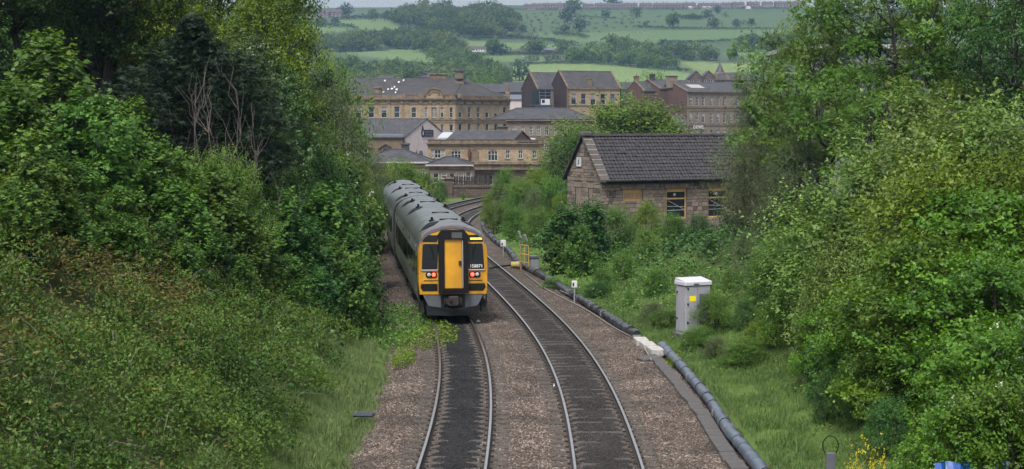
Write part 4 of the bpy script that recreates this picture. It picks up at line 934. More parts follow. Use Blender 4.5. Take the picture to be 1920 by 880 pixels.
x, y = C_; MB().bbox(x - 1., x + .1, y - .6, y + .6, zc + .3, zc + 1.7, .05).tube([(x - .45, y, zc + 1.7), (x - .45, y, zc + 2.2), (x - .45, y, zc + 2.5), (x - .45, y, zc + 3.1), (x - .45, y, zc + 4.3)], [.6, .35, .5, .3, .03], 8).build('corner_finial', M['sand_trim'], B1)

# ================================================================ pink rendered gable with slate roof
Y2 = 290.; b2 = thing('rendered_building', 'slate-roofed hall with pale pink rendered gable and dark sign', 'building', (fx(800, Y2), Y2, 0), math.radians(-40))
zr2, ze2 = fz(223, Y2), fz(257, Y2 - 3); hw2 = 5.7
w = MB(); wall(w, (-24, -hw2), (0, -hw2), ZG, ze2); wall(w, (0, -hw2), (0, hw2), ZG, ze2); wall(w, (0, hw2), (-24, hw2), ZG, ze2); gable_wall(w, 0, -hw2, hw2, ze2, zr2); w.build('wall', M['render_pink'], b2)
gable_roof(b2, -24, 0, -hw2, hw2, ze2, zr2, M['slate'], .25, eps=.12)
sg = inst('wall_sign', MB().box(.03, .14, -.9, 1.6, zr2 - 3.15, zr2 - 1.95).mesh('wall_sign', mat('sign_dark', (.022, .02, .028), .5)), b2)
fl = [(-.95, -3.2), (-.5, -3.2), (-.42, -2.5), (-.55, -1.9), (-.75, -1.2), (-1.0, -1.8), (-1.12, -2.5)]
MB().prism([(a - .35, zr2 + b) for a, b in fl], .03, .17, 'x').build('flame_emblem', bpy.data.materials['sign_dark'], sg); MB().prism([(-1.2, zr2 - 2.9), (-1.02, zr2 - 2.9), (-.98, zr2 - 2.45), (-1.1, zr2 - 2.05), (-1.22, zr2 - 2.45)], .16, .19, 'x').build('emblem_centre', M['render_pink'], sg)
for z in (zr2 - 2.35, zr2 - 2.85):
    MB().box(.14, .15, -.55, 1.35, z - .1, z + .12).build('sign_line', mat('sign_lettering', (.09, .085, .1), .6), sg)
# ---- sandstone front with lead cornice and little pediments
Y3 = 284.; x0 = fx(640, Y3); x1 = fx(755, Y3); b3 = thing('sandstone_hall', 'low sandstone hall front with grey lead cornice below the pink gable', 'building', (x0, Y3, 0)); W3 = x1 - x0; zt = fz(258, Y3)
ops = [(u - .6, u + .6, fz(295, Y3), fz(278, Y3)) for u in (PXL(683, Y3, x0), PXL(723, Y3, x0))]
w = MB(); P, a = wall(w, (0, 0), (W3, 0), ZG, zt, ops); wall(w, (W3, 0), (W3, 12), ZG, zt); w.build('wall', M['sand_pale'], b3); windows(b3, P, a, ops, 'sash', sill='sand_trim')
MB().bbox(-.3, W3 + .35, -.45, 12, zt, zt + .3, .05).bbox(-.2, W3 + .2, -.3, 12, zt + .3, fz(252, Y3), .08).build('lead_cornice', M['lead'], b3)
for i in range(34): MB().box(i * W3 / 34, i * W3 / 34 + .14, -.3, -.02, zt - .22, zt - .01).build('dentil', M['sand_trim'], b3)
for u in (PXL(683, Y3, x0), PXL(723, Y3, x0)):
    p_ = MB(); zb = fz(277, Y3); slab(p_, [(u - 1.35, -.35, zb), (u - 1.35, 0, zb), (u, 0, zb + .8), (u, -.35, zb + .8)], .18); slab(p_, [(u + 1.35, 0, zb), (u + 1.35, -.35, zb), (u, -.35, zb + .8), (u, 0, zb + .8)], .18); p_.build('pediment', M['sand_trim'], b3)
# ---- hipped slate roof building nearer the line
Y4 = 228.; x0 = fx(676, Y4); x1 = fx(802, Y4); b4 = thing('hipped_building', 'low building with wide hipped slate roof and pale gutter behind the leafy trees', 'building', (x0, Y4, 0)); W4 = x1 - x0; zt = fz(307, Y4)
ops = [(PXL(792, Y4, x0) - .4, PXL(792, Y4, x0) + .4, fz(330, Y4), fz(317, Y4), .4)]
w = MB(); P, a = wall(w, (0, 0), (W4, 0), ZG, zt, ops); wall(w, (W4, 0), (W4, 9), ZG, zt); wall(w, (0, 9), (0, 0), ZG, zt); w.build('wall', M['sand_pale'], b4); windows(b4, P, a, ops, 'four')
r_ = hip_roof(b4, 0, W4, 0, 9, zt + .25, fz(280, Y4 + 4.5), M['slate'], 3.6, .35); MB().box(-.5, W4 + .5, -.5, -.36, zt + .08, zt + .26).build('gutter', M['pale_concrete'], r_)
band(MB(), (0, 0), (W4, 0), zt - .5, zt - .12, .18).build('cornice', M['sand_trim'], b4)
chimney(b4, PXL(760, Y4 + 6, x0), 6, zt + .5, fz(272, Y4 + 6), 1.1, .8, M['slate_dark'], 'slate_dark', 0)
for px in (781, 789): MB().tube([(PXL(px, Y4 + 12, x0), 12, zt), (PXL(px, Y4 + 12, x0), 12, fz(283 if px > 785 else 280, Y4 + 12))], [.45, .25 if px > 785 else .02], 6).build('roof_finial', M['slate_dark'], b4)
# ---- small wing with four windows
Y5 = 214.; x0 = fx(806, Y5); x1 = fx(888, Y5); b5 = thing('stone_wing', 'small grey stone wing with low slate roof and four sash windows', 'building', (x0, Y5, 0)); W5 = x1 - x0; zt = fz(312, Y5)
ops = []
for px, p0, p1 in ((817, 343, 325), (832, 335, 325), (847, 343, 325), (864, 346, 325), (878, 340, 322)): u = PXL(px, Y5, x0); ops.append((u - .38, u + .38, fz(p0, Y5), fz(p1, Y5)))
w = MB(); P, a = wall(w, (0, 0), (W5, 0), ZG, zt, ops); wall(w, (W5, 0), (W5, 7), ZG, zt); wall(w, (0, 7), (0, 0), ZG, zt); w.build('wall', M['stone_grey'], b5); windows(b5, P, a, ops, 'sash', sill='sand_trim', blinds=.2)
r_ = hip_roof(b5, -.2, W5 - .6, 0, 7, zt + .2, fz(294, Y5 + 3.5), M['slate'], 2.2, .4); MB().box(-.6, W5, -.55, -.41, zt + .04, zt + .22).build('gutter', M['pale_concrete'], r_); band(MB(), (0, 0), (W5, 0), zt - .4, zt - .06, .2).build('cornice', M['sand_trim'], b5)

# ================================================================ station block with arched windows
Y6 = 256.; x0 = fx(802, Y6); x1 = fx(1018, Y6); b6 = thing('station_building', 'sandstone station block with two arched white windows and parapet', 'building', (x0, Y6, 0)); W6 = x1 - x0; zt = fz(270.5, Y6); z6 = lambda py: fz(py, Y6)
ops = [(PXL(811, Y6, x0) - .22, PXL(811, Y6, x0) + .22, z6(297), z6(281)), (PXL(820.5, Y6, x0) - .5, PXL(820.5, Y6, x0) + .5, z6(297), z6(281), 0, 'four'), (PXL(831, Y6, x0) - .25, PXL(831, Y6, x0) + .25, z6(297), z6(281))]
for px in (855, 924): u = PXL(px, Y6, x0); ops.append((u - .78, u + .78, z6(302), z6(281), .6, 'tri'))
for px in (952, 976, 1002): u = PXL(px, Y6, x0); ops.append((u - .34, u + .34, z6(297.5), z6(282), 0, 'cross'))
low = []
for px, w_ in ((891, .5), (910.5, .42), (919, .42)): u = PXL(px, Y6, x0); low.append((u - w_, u + w_, z6(347), z6(328)))
w = MB(); P, a = wall(w, (0, 0), (W6, 0), ZG, zt, ops + low); wall(w, (W6, 0), (W6, 14), ZG, zt); wall(w, (0, 14), (0, 0), ZG, zt); w.build('wall', M['sand'], b6)
windows(b6, P, a, ops, 'cross', sill='sand_trim', depth=.16); windows(b6, P, a, low, 'sash', depth=.16, hood='sand_trim')
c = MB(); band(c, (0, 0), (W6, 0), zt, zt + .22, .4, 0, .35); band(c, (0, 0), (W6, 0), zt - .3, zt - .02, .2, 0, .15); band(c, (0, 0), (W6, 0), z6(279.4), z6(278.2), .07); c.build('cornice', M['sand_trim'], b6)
c = MB(); band(c, (0, 0), (W6, 0), zt + .225, z6(263), .1); c.box(W6 - .35, W6 + .1, .1, 14, zt + .2, z6(263)); c.build('parapet', M['sand_trim'], b6)
MB().box(-.2, W6 + .2, -.15, .3, z6(263), z6(261.8)).build('coping', M['slate_dark'], b6)
for px in (806, 838, 840.5, 870, 908, 941, 987, 1014): u = PXL(px, Y6, x0); band(MB(), (u - .13, 0), (u + .13, 0), z6(302), z6(279.6), .09).build('pilaster', M['sand'], b6)
u = PXL(880, Y6, x0); MB().tube([(u, -.2, z6(302)), (u, -.25, z6(290)), (u, -.2, z6(280))], [.1, .3, .16], 8).build('rusty_bracket', mat('rusty_iron', (.09, .025, .018), .8), b6)
u = PXL(890, Y6, x0); MB().box(u - .55, u + .55, -.05, .06, z6(302), z6(283)).tube([(u - .6, -.02, z6(302)), (u - .6, -.02, z6(286)), (u - .35, -.02, z6(281.5)), (u + .35, -.02, z6(281.5)), (u + .6, -.02, z6(286)), (u + .6, -.02, z6(302))], .08, 6).build('blind_arch', M['sand_pale'], b6)
xl0, xl1 = PXL(858, Y6, x0), PXL(1030, Y6, x0)
MB().box(xl0, xl1, -1.6, -.02, z6(318), z6(308)).bbox(xl0, xl1 + .2, -1.9, -.02, z6(308), z6(305.5), .05).bbox(xl0, xl1 + .1, -1.7, -.02, z6(305.5), z6(302.3), .05).build('platform_canopy', M['sand_trim'], b6)
for px in (880, 900): u = PXL(px, Y6, x0); MB().box(u - .3, u + .3, -.3, -.02, z6(331), z6(326)).box(u - .12, u + .12, -.22, -.02, z6(345), z6(331)).build('corbel', M['sand_trim'], b6)
for px, w_ in ((980, .85), (1000, .72)): u = PXL(px, Y6, x0); MB().box(u - w_, u + w_, -.14, -.105, z6(270), z6(266)).build('dark_panel', M['black'], b6)
ry0, ry1 = 2., 12.; xa, xb = PXL(850, Y6 + 7, x0), PXL(985, Y6 + 7, x0) - .6
ra = thing('slate_roof_block', 'slate gabled roof range rising behind the station parapet', 'building', (x0 + xb, Y6 + 7, 0), math.radians(-22)); zr, ze = fz(245.5, Y6 + 7), fz(265, Y6 + 4)
w = MB(); wall(w, (0, -4.4), (0, 4.4), ze - 5, ze); gable_wall(w, 0, -4.4, 4.4, ze, zr); wall(w, (-11.5, -4.4), (0, -4.4), ze - 5, ze); gable_wall(w, -11.5, -4.4, 4.4, ze, zr, 0, True); wall(w, (-11.5, 4.4), (-11.5, -4.4), ze - 5, ze); wall(w, (0, 4.4), (-11.5, 4.4), ze - 5, ze); w.build('wall', M['sand_pale'], ra)
gable_roof(ra, -11.5, 0, -4.4, 4.4, ze, zr, M['slate'], .3, eps=.2)
x = fx(942, Y6 + 14); o = thing('flat_stone_stack', 'broad flat-topped chimney stack behind the station slate roof', 'chimney', (x, Y6 + 14, 0)); MB().bbox(-.9, .9, -.5, .5, 0, fz(239, Y6 + 14), .05).build('stack', M['sand_trim'], o); MB().bbox(-1.1, 1.1, -.7, .7, fz(239, Y6 + 14), fz(237, Y6 + 14), .05).build('cap', M['slate_dark'], o)
# white tent roof
Yt = 276.; x = fx(838, Yt); tn = thing('white_canopy', 'white tent canopy between pink gable and station roof', 'canopy', (x, Yt, 0)); zt_, zb_ = fz(248, Yt), fz(258.5, Yt)
MB().add([(-1.6, -1.2, zb_), (1.6, -1.2, zb_), (1.6, 1.2, zb_), (-1.6, 1.2, zb_), (-.7, 0, zt_), (.9, 0, zt_)], [(0, 1, 5, 4), (1, 2, 5), (2, 3, 4, 5), (3, 0, 4)]).box(-1.6, 1.6, -1.2, 1.2, zb_ - .25, zb_ - .01).build('tent_roof', M['white_fabric'], tn)
for sx in (-1.5, -.5, .5, 1.5): MB().tube([(sx, -1.7, zb_ - 6), (sx, -1.7, zb_ - .2)], .06, 6).build('tent_pole', M['white_paint'], tn)

# ================================================================ four-storey pale stone block
Y7 = 322.; x0 = fx(950, Y7); x1 = fx(1112, Y7); b7 = thing('pale_stone_block', 'pale grey-brown stone block with arched small-paned windows and bracketed eaves', 'building', (x0, Y7, 0)); W7 = x1 - x0; z7 = lambda py: fz(py, Y7); zt = z7(227)
ops = []
for px in (964, 980, 995.5, 1010, 1025, 1040, 1055, 1071, 1087): u = PXL(px, Y7, x0); ops += [(u - .38, u + .38, z7(254), z7(237), .38), (u - .38, u + .38, z7(288), z7(267)), (u - .4, u + .4, z7(318), z7(302), .4)]
w = MB(); P, a = wall(w, (0, 0), (W7, 0), ZG, zt, ops); wall(w, (W7, 0), (W7, 14), ZG, zt); w.build('wall', M['stone_grey'], b7); windows(b7, P, a, ops, 'mill', sill='sand_trim', depth=.16)
c = MB(); band(c, (0, 0), (W7, 0), zt, zt + .35, .55, 0, .2); band(c, (0, 0), (W7, 0), z7(231.5), z7(230.5), .08); band(c, (0, 0), (W7, 0), z7(258.5), z7(257), .12); band(c, (0, 0), (W7, 0), z7(297), z7(295), .15); c.build('cornice', M['sand_trim'], b7)
for i in range(36): MB().box(i * W7 / 36, i * W7 / 36 + .22, -.4, -.02, zt - .3, zt - .01).build('eaves_bracket', M['slate_dark'], b7)
hip_roof(b7, -3, W7, -.2, 14, zt + .36, fz(203, Y7 + 7), M['slate'], 5., .35)
for c0, c1, p0, p1 in ((988, 1004, 262.5, 259), (1048, 1072, 262, 257)): MB().box(PXL(c0, Y7, x0), PXL(c1, Y7, x0), -.2, -.125, z7(p0), z7(p1)).build('white_sign', M['white_paint'], b7)

# ================================================================ dark brick twin gables with sandstone front
def brick_range(name, label, px_c, Yc, rz, Lx, Wg, p_eave, p_ridge, brick, front, roof, ops=None, kind='sash', back=0, fk='win_white', coping='sand_trim'):
    """local: gable end at x=0 facing -x, front wall along +x facing -y; origin at the shared corner"""
    b = thing(name, label, 'building', (fx(px_c, Yc), Yc, 0), rz); ze, zr = fz(p_eave, Yc), fz(p_ridge, Yc + Wg / 2 * math.cos(rz))
    w = MB(); wall(w, (0, Wg), (0, 0), ZG, ze); gable_wall(w, 0, 0, Wg, ze, zr, 0, True); wall(w, (Lx, Wg), (0, Wg), ZG, ze); wall(w, (Lx, 0), (Lx, Wg), ZG, ze); gable_wall(w, Lx, 0, Wg, ze, zr); w.build('gable_wall', brick, b)
    f = MB(); P, a = wall(f, (0, 0), (Lx, 0), ZG, ze, ops or []); f.build('front_wall', front, b)
    if ops: windows(b, P, a, ops, kind, fk, sill='sand_trim', blinds=.3, depth=.15)
    r = gable_roof(b, .15, Lx - .1, 0, Wg, ze, zr, roof, .2)
    cp = MB(); k = Wg / 2
    for x in ((0, Lx) if coping else ()):
        slab(cp, [(x - .12, -.25, ze + .02), (x + .3, -.25, ze + .02), (x + .3, k, zr + .25), (x - .12, k, zr + .25)], .22); slab(cp, [(x + .3, Wg + .25, ze + .02), (x - .12, Wg + .25, ze + .02), (x - .12, k + .001, zr + .25), (x + .3, k + .001, zr + .25)], .22)
    if coping: cp.build('gable_coping', M[coping], b)
    return b, ze, zr
RZ = math.radians(24); Y8 = 376.; s8 = FPX / Y8; L8 = 101 / s8 / math.cos(RZ)
ops = []
for px in (1076, 1094.5, 1113, 1132, 1151): u = (px - 1064) / 101 * L8; ops.append((u - .66, u + .66, fz(196, Y8), fz(175.5, Y8)))
b8, ze, zr = brick_range('brick_school', 'larger dark brick gable with slate roof and five tall sandstone windows', 1064, Y8, RZ, L8, 9.6, 165, 133, M['brick_dark'], M['sand'], M['slate_dark'], ops)
f = MB(); band(f, (0, 0), (L8, 0), fz(167.5, Y8), fz(165.2, Y8), .25); band(f, (0, 0), (L8, 0), fz(199.5, Y8), fz(198, Y8), .12); f.build('cornice', M['sand_trim'], b8)
for i in range(14):
    z = fz(212, Y8) + i * .45
    MB().box(-.03, .3 if i % 2 else .55, -.04, .3, z, z + .42).build('quoin', M['sand_trim'], b8)
u = .45 * L8; MB().bbox(u - .5, u + .5, .6, 1.6, ze + .4, ze + 2.1, .05).bbox(u - .62, u + .62, .5, 1.7, ze + 2.1, ze + 2.35, .04).build('dormer_stack', M['sand_trim'], b8)
MB().tube([(L8 + .1, -.2, ZG), (L8 + .1, -.2, ze - .2)], .12, 6).build('downpipe', M['black'], b8)
b9, ze9, zr9 = brick_range('brick_school_wing', 'smaller dark brick gable wing beside the larger brick gable', 1007, Y8 + 5, RZ, 12., 8.8, 166, 136, M['brick_dark'], M['stone_grey'], M['slate'])
x = fx(1022, Y8 + 1.5); t = thing('glazed_stair_block', 'dark glazed infill with white panel between the brick gables', 'building', (x, Y8 + 1.5, 0), RZ)
MB().box(-1.5, 1.5, 0, 4, ZG, fz(168, Y8)).build('core', M['glass'], t); MB().box(-1.1, 1.2, -.08, -.01, fz(198, Y8), fz(186, Y8)).build('white_panel', M['white_paint'], t); MB().box(-.85, -.1, -.12, -.085, fz(193, Y8), fz(187, Y8)).build('pane', M['glass'], t)
for z in (fz(186, Y8), fz(180, Y8), fz(174, Y8)): MB().box(-1.5, 1.5, -.06, -.005, z, z + .12).build('transom', M['lead'], t)
for xx in (-1.5, 0., 1.4): MB().box(xx, xx + .12, -.07, -.004, fz(198, Y8), fz(170, Y8)).build('mullion', M['lead'], t)
x = fx(1017, Y8 - 4); t = thing('navy_box_room', 'flat dark navy clad box on the roof below the brick gables', 'building', (x, Y8 - 6, 0), RZ); MB().box(-2.1, 2.1, -.6, 2.5, fz(214, Y8), fz(198.5, Y8)).build('cladding', M['navy'], t); MB().box(-2.2, 2.2, -.7, 2.6, fz(198.5, Y8), fz(198.5, Y8) + .15).build('roof_edge', M['lead'], t)

# ================================================================ red brick gables and mill
RZ2 = math.radians(30); Y10 = 402.; s10 = FPX / Y10
Lm = 21.; ops = []
for i, u in enumerate([1.2, 3.1, 5.0, 7.6, 9.6, 11.6, 13.6, 15.6, 17.6]):
    for p0, p1, ar in ((199, 181, .42), (231, 211, 0), (258, 244, 0), (285, 270, 0)): ops.append((u - .42, u + .42, fz(p0, Y10), fz(p1, Y10), ar))
b10, ze, zr = brick_range('stone_mill', 'tall pale stone mill with rows of sash windows and red brick end', 1288, Y10, RZ2, Lm, 14.5, 171, 154, M['brick_red'], M['stone_grey'], M['slate'], ops, 'mill', coping='sand_trim')
c = MB()
for p0, p1, o_ in ((173, 170.6, .45), (178, 177, .08), (203, 201.5, .15), (208.5, 207, .08), (236, 234, .15)): band(c, (0, 0), (Lm, 0), fz(p0, Y10), fz(p1, Y10), o_)
c.build('cornice', M['sand_trim'], b10); chimney(b10, .5, 7.2, zr - 1.5, fz(144, Y10 + 5), 1.6, 2.6, M['stone_grey'], 'slate_dark', 0)
for i in range(7):
    u = 3.2 + i * .62; yy = 2.6; k = (zr - ze) / 7.25; MB().add([(u, yy, ze + k * yy + .06), (u + .42, yy, ze + k * yy + .06), (u + .42, yy + 2.6, ze + k * (yy + 2.6) + .06), (u, yy + 2.6, ze + k * (yy + 2.6) + .06), (u, yy, ze + k * yy - .1), (u + .42, yy, ze + k * yy - .1), (u + .42, yy + 2.6, ze + k * (yy + 2.6) - .1), (u, yy + 2.6, ze + k * (yy + 2.6) - .1)], [(0, 1, 2, 3), (0, 4, 5, 1), (1, 5, 6, 2), (3, 7, 4, 0)]).build('skylight', M['pale_concrete'], b10)
text('DEWS', 'painted_name', 1.15, M['white_paint'], b10, (3.4, -.16, fz(239, Y10)), (math.pi / 2, 0, 0), .03)
for (px, top, eave, lab, ch) in ((1237, 150, 166, 'red brick gable next to the mill end, with sloping parapet', None), (1207, 153, 170, 'narrow red brick gable furthest from the mill, with a sandy chimney', 1188)):
    bb, ze, zr = brick_range('brick_gable_house', lab, px, Y10 + 6, RZ2, 12, 11 if not ch else 8, eave, top, M['brick_red'], M['brick_red'], M['slate'], coping='sand_trim')
    bb['group'] = 'red brick gables by the mill'
    chimney(bb, 1.5, 5.6, zr - 1.5, zr + 1.2, 1.0, 1.0, M['sand_trim'] if ch else M['slate_dark'], 'sand_trim' if ch else 'slate_dark', 1)
Y11 = 470.
for i, px in enumerate((1292, 1316)):
    s_ = FPX / Y11; bb = thing('twin_gable_house', ['left one of two dark stone gables behind the mill roof', 'right one of two dark stone gables behind the mill roof'][i], 'building', (fx(px, Y11), Y11, 0), group='dark gables behind the mill roof'); w_ = 25 / s_
    ze, zr = fz(146, Y11), fz(133, Y11); w = MB(); o1 = (.6, 1.3, fz(156, Y11), fz(149.5, Y11)); o2 = (2.3, 3.0, fz(156, Y11), fz(149.5, Y11)); P, a = wall(w, (0, 0), (w_, 0), ZG, ze, [o1, o2]); w.poly([(0, 0, ze), (w_, 0, ze), (w_ / 2, 0, zr)]); wall(w, (w_, 0), (w_, 9), ZG, ze); wall(w, (0, 9), (0, 0), ZG, ze); w.build('wall', mat('sooty_stone', (.075, .06, .05), .9, 0, .4, .8), bb); windows(bb, P, a, [o1, o2], 'sash')
    rfm = MB(); slab(rfm, [(-.2, -.15, ze - .1), (w_ / 2, -.15, zr + .1), (w_ / 2, 9, zr + .1), (-.2, 9, ze - .1)][::-1], .15); slab(rfm, [(w_ + .2, -.15, ze - .1), (w_ / 2 + .001, -.15, zr + .1), (w_ / 2 + .001, 9, zr + .1), (w_ + .2, 9, ze - .1)], .15); rfm.build('roof', M['slate'], bb)
x = fx(1362, Y11); bb = thing('turreted_house', 'ornate dark stone building with pointed dormers behind the trees', 'building', (x, Y11 + 2, 0)); ze = fz(150, Y11); w = MB(); ops = [(1 + i * 1.7, 1.8 + i * 1.7, fz(157, Y11), fz(151.5, Y11)) for i in range(7)]; P, a = wall(w, (-5, 0), (9, 0), ZG, ze, ops); wall(w, (9, 0), (9, 9), ZG, ze); wall(w, (-5, 9), (-5, 0), ZG, ze); w.build('wall', M['sand_pale'], bb); windows(bb, P, a, ops, 'sash'); hip_roof(bb, -5, 9, 0, 9, ze, fz(136, Y11), M['slate_dark'])
for xx in (-3., .5, 4.): MB().add([(xx - 1, -.2, ze), (xx + 1, -.2, ze), (xx, -.2, ze + 1.8), (xx, 3, ze + 1.8)], [(0, 1, 2), (1, 3, 2), (0, 2, 3)]).build('dormer', M['sand_trim'], bb)
x = fx(1349, 540.); bb = thing('church_spire', 'slim grey spire tip rising beyond the mill roof', 'spire', (x, 540., 0)); MB().bbox(-1.4, 1.4, -1.4, 1.4, -8, fz(136, 540.), .1).build('tower', M['stone_grey'], bb); MB().tube([(0, 0, fz(136, 540.)), (0, 0, fz(117, 540.))], [1.5, .05], 8).build('spire', M['slate'], bb)
# ---- smaller roofs between the blocks and the hill
def roof_house(name, label, pa, pb, Yc, p_eave, p_ridge, m, hip=True, wallm='stone_grey', D=9., group='roofs behind the sandstone block', nw=3):
    x0, x1 = fx(pa, Yc), fx(pb, Yc); bb = thing(name, label, 'building', (x0, Yc, 0), group=group); Wd = x1 - x0; ze, zr = fz(p_eave, Yc), fz(p_ridge, Yc + D / 2)
    ops = [((i + .5) * Wd / nw - .5, (i + .5) * Wd / nw + .5, ze - 2.2, ze - .7) for i in range(nw)] if nw else []
    w = MB(); P, a = wall(w, (0, 0), (Wd, 0), ZG, ze, ops); wall(w, (Wd, 0), (Wd, D), ZG, ze); wall(w, (Wd, D), (0, D), ZG, ze); wall(w, (0, D), (0, 0), ZG, ze)
    if not hip: gable_wall(w, 0, 0, D, ze, zr, 0, True); gable_wall(w, Wd, 0, D, ze, zr)
    w.build('wall', M[wallm], bb)
    if ops: windows(bb, P, a, ops, 'sash')
    (hip_roof if hip else gable_roof)(bb, 0, Wd, 0, D, ze, zr, m)
    return bb
roof_house('hipped_roof_house', 'grey hipped roof peeping over the sandstone block ridge', 783, 822, 452, 145, 136.5, M['slate'], True)
roof_house('ridge_roof_house', 'low dark roof just above the left end of the sandstone ridge', 708, 738, 440, 149, 142, M['slate_dark'], False)
roof_house('navy_shed', 'slate-roofed navy shed left of the brick gables', 944, 985, 440, 172, 155, M['slate'], False, 'navy', 16., nw=0)
roof_house('flat_clad_store', 'pinkish clad store wall below the blue-grey shed', 938, 980, 420, 186, 178, M['lead'], False, 'render_pink', 10., nw=0)
roof_house('long_slate_terrace', 'long slate terrace roof beyond the ornate chimney', 886, 950, 470, 172, 158, M['slate'], False, 'stone_grey', 12., nw=5)
roof_house('tile_roof_workshop', 'dark workshop roof right of the five-window brick block', 1166, 1205, 425, 166, 155, M['slate_dark'], False, 'sand_pale', 9., nw=2)
roof_house('slate_outhouse', 'low slate outhouse roof at the foot of the mill end wall', 1262, 1287, 330, 232, 218, M['slate'], False, 'stone_grey', 6., nw=0)
# ---- long grey modern shed glimpsed through the trees
Ys = 190.; bb = thing('modern_shed', 'long grey modern shed glimpsed through the tall trees', 'building', (fx(1495, Ys), Ys, 0)); Ls = fx(1985, Ys) - fx(1495, Ys)
MB().box(0, Ls, 0, 20, -4, fz(92, Ys)).build('cladding', mat('grey_cladding', (.14, .15, .18), .5, 0, .1, .5), bb); MB().box(-.4, Ls + .4, -.6, 21, fz(92, Ys), fz(84, Ys)).build('white_fascia', M['pale_concrete'], bb)
for i in range(12): MB().box(1 + i * Ls / 12, 1 + i * Ls / 12 + 1.6, -.06, -.01, fz(150, Ys), fz(132, Ys)).build('window', M['glass'], bb)
# ================================================================ stone house by the line (single stones)
YH = 100.; sH = FPX / YH; RH = math.radians(27)
hx = fx(1127, YH); HO = thing('stone_house', 'old stone house with dark ribbed tile roof and ochre windows', 'house', (hx, YH, 0), RH)
zb = 0.2; ze = fz(331, YH); LH = 11.5; WG = 4.2
zr = fz(256, YH + WG / 2 * math.cos(RH)); cs = math.cos(RH)
def uH(px): # local x on the front wall seen at a photo column
    k = (px - 960) / FPX; return (k * YH - hx) / (math.cos(RH) - k * math.sin(RH))
M['stone_joint'] = mat('stone_mortar', (.1, .085, .073), .95, 0, .2, 8.)
STM = [mat('stone_block_%s' % k, c, .9, 0, .3, 5., .5, 30., stain=.35) for k, c in (('buff', (.215, .17, .135)), ('brown', (.155, .117, .094)), ('pink', (.21, .16, .134)), ('grey', (.155, .135, .118)), ('sooty', (.085, .071, .063)))]
fw = [(uH(1168), uH(1205), 376, 354, 'boarded'), (uH(1250), uH(1288), 412, 354, 'open'), (uH(1328), uH(1366), 412, 354, 'open'), (uH(1410), uH(1446), 412, 354, 'open')]
ops = [(a, b, fz(p0, YH + 1.5), fz(p1, YH + 1.5)) for a, b, p0, p1, k in fw]
w = MB(); P, a = wall(w, (0, 0), (LH, 0), zb - 2, ze, ops, depth=.22); Wf = w.build('front_wall', M['stone_joint'], HO)
def zg(v): return fz(v, YH + 1.5)
gops = [(1.25, 1.75, zg(313), zg(295.5))]      # u runs from the far corner to the near corner
dops = [(1.05, 1.75, zb - 1, zg(352)), (2.7, 3.2, zb - 1, zg(352))]
w = MB(); Pg, ag = wall(w, (0, WG), (0, 0), zb - 2, ze, []); gable_wall(w, 0, 0, WG, ze, zr, 0, True)
Wg_ = w.build('gable_wall', M['stone_joint'], HO); w = MB(); wall(w, (LH, 0), (LH, WG), zb - 2, ze); gable_wall(w, LH, 0, WG, ze, zr); wall(w, (LH, WG), (0, WG), zb - 2, ze); w.build('rear_wall', M['stone_joint'], HO)
_blocks = {}
def block(w_, h_, mi):
    k = (round(w_ / .06), round(h_ / .03), mi)
    if k not in _blocks:
        W_, H_ = k[0] * .06 - .016, k[1] * .03 - .014; e = .018; mb = MB()
        vs = [(0, 0, 0), (W_, 0, 0), (W_, 0, H_), (0, 0, H_), (e, -.035, e), (W_ - e, -.035, e), (W_ - e, -.04, H_ - e), (e, -.03, H_ - e)]
        mb.add(vs, [(4, 5, 6, 7), (0, 1, 5, 4), (1, 2, 6, 5), (2, 3, 7, 6), (3, 0, 4, 7)]); _blocks[k] = mb.mesh('stone', STM[mi])
    return _blocks[k]
def lay(parent, Pf, ang, L, z0, z1, holes, top=None, seed=1):
    """coursed stones laid one by one"""
    rnd = random.Random(seed); z = z0
    while z < z1 - .1:
        h = rnd.choice([.18, .21, .24, .27]); u = 0.
        if z + h > z1 and top is None: h = z1 - z
        spans = [(0., L)]
        for o in holes:
            if o[2] < z + h - .04 and o[3] > z + .04:
                spans = [q for s_ in spans for q in ((s_[0], min(s_[1], o[0] - .02)), (max(s_[0], o[1] + .02), s_[1])) if q[1] - q[0] > .08]
        if top: spans = [(max(s_[0], top(z + h)[0]), min(s_[1], top(z + h)[1])) for s_ in spans]
        for a_, b_ in spans:
            u = a_
            while u < b_ - .1:
                w_ = rnd.choice([.3, .36, .42, .48, .54, .66]); w_ = min(w_, b_ - u)
                if b_ - u - w_ < .15: w_ = b_ - u
                mi = rnd.choices(range(5), [5, 4, 3, 3, 2 if u > .8 else 5])[0]
                inst('stone', block(w_, h, mi), parent, Pf(u, z, -.002), ang); u += w_
        z += h
lint = [(o[0] - .18, o[1] + .18, o[3], o[3] + .3) for o in ops]
lay(Wf, P, a, 9.6, .95, ze, ops + lint, seed=3)
gl_l = [(1.1, 1.9, zg(314), zg(294.5)), *dops, *[(o[0] - .2, o[1] + .2, o[3], o[3] + .3) for o in dops]]
lay(Wg_, Pg, ag, WG, .95, ze, gl_l, seed=5)
lay(Wg_, Pg, ag, WG, ze, zr - .15, gl_l, lambda z: (WG / 2 * (z - ze) / (zr - ze), WG - WG / 2 * (z - ze) / (zr - ze)), seed=6)
for o in lint: MB().bbox(0, o[1] - o[0], -.06, .1, 0, .29, .012).build('lintel', STM[2], HO, loc=P(o[0], o[2], 0), rz=a)
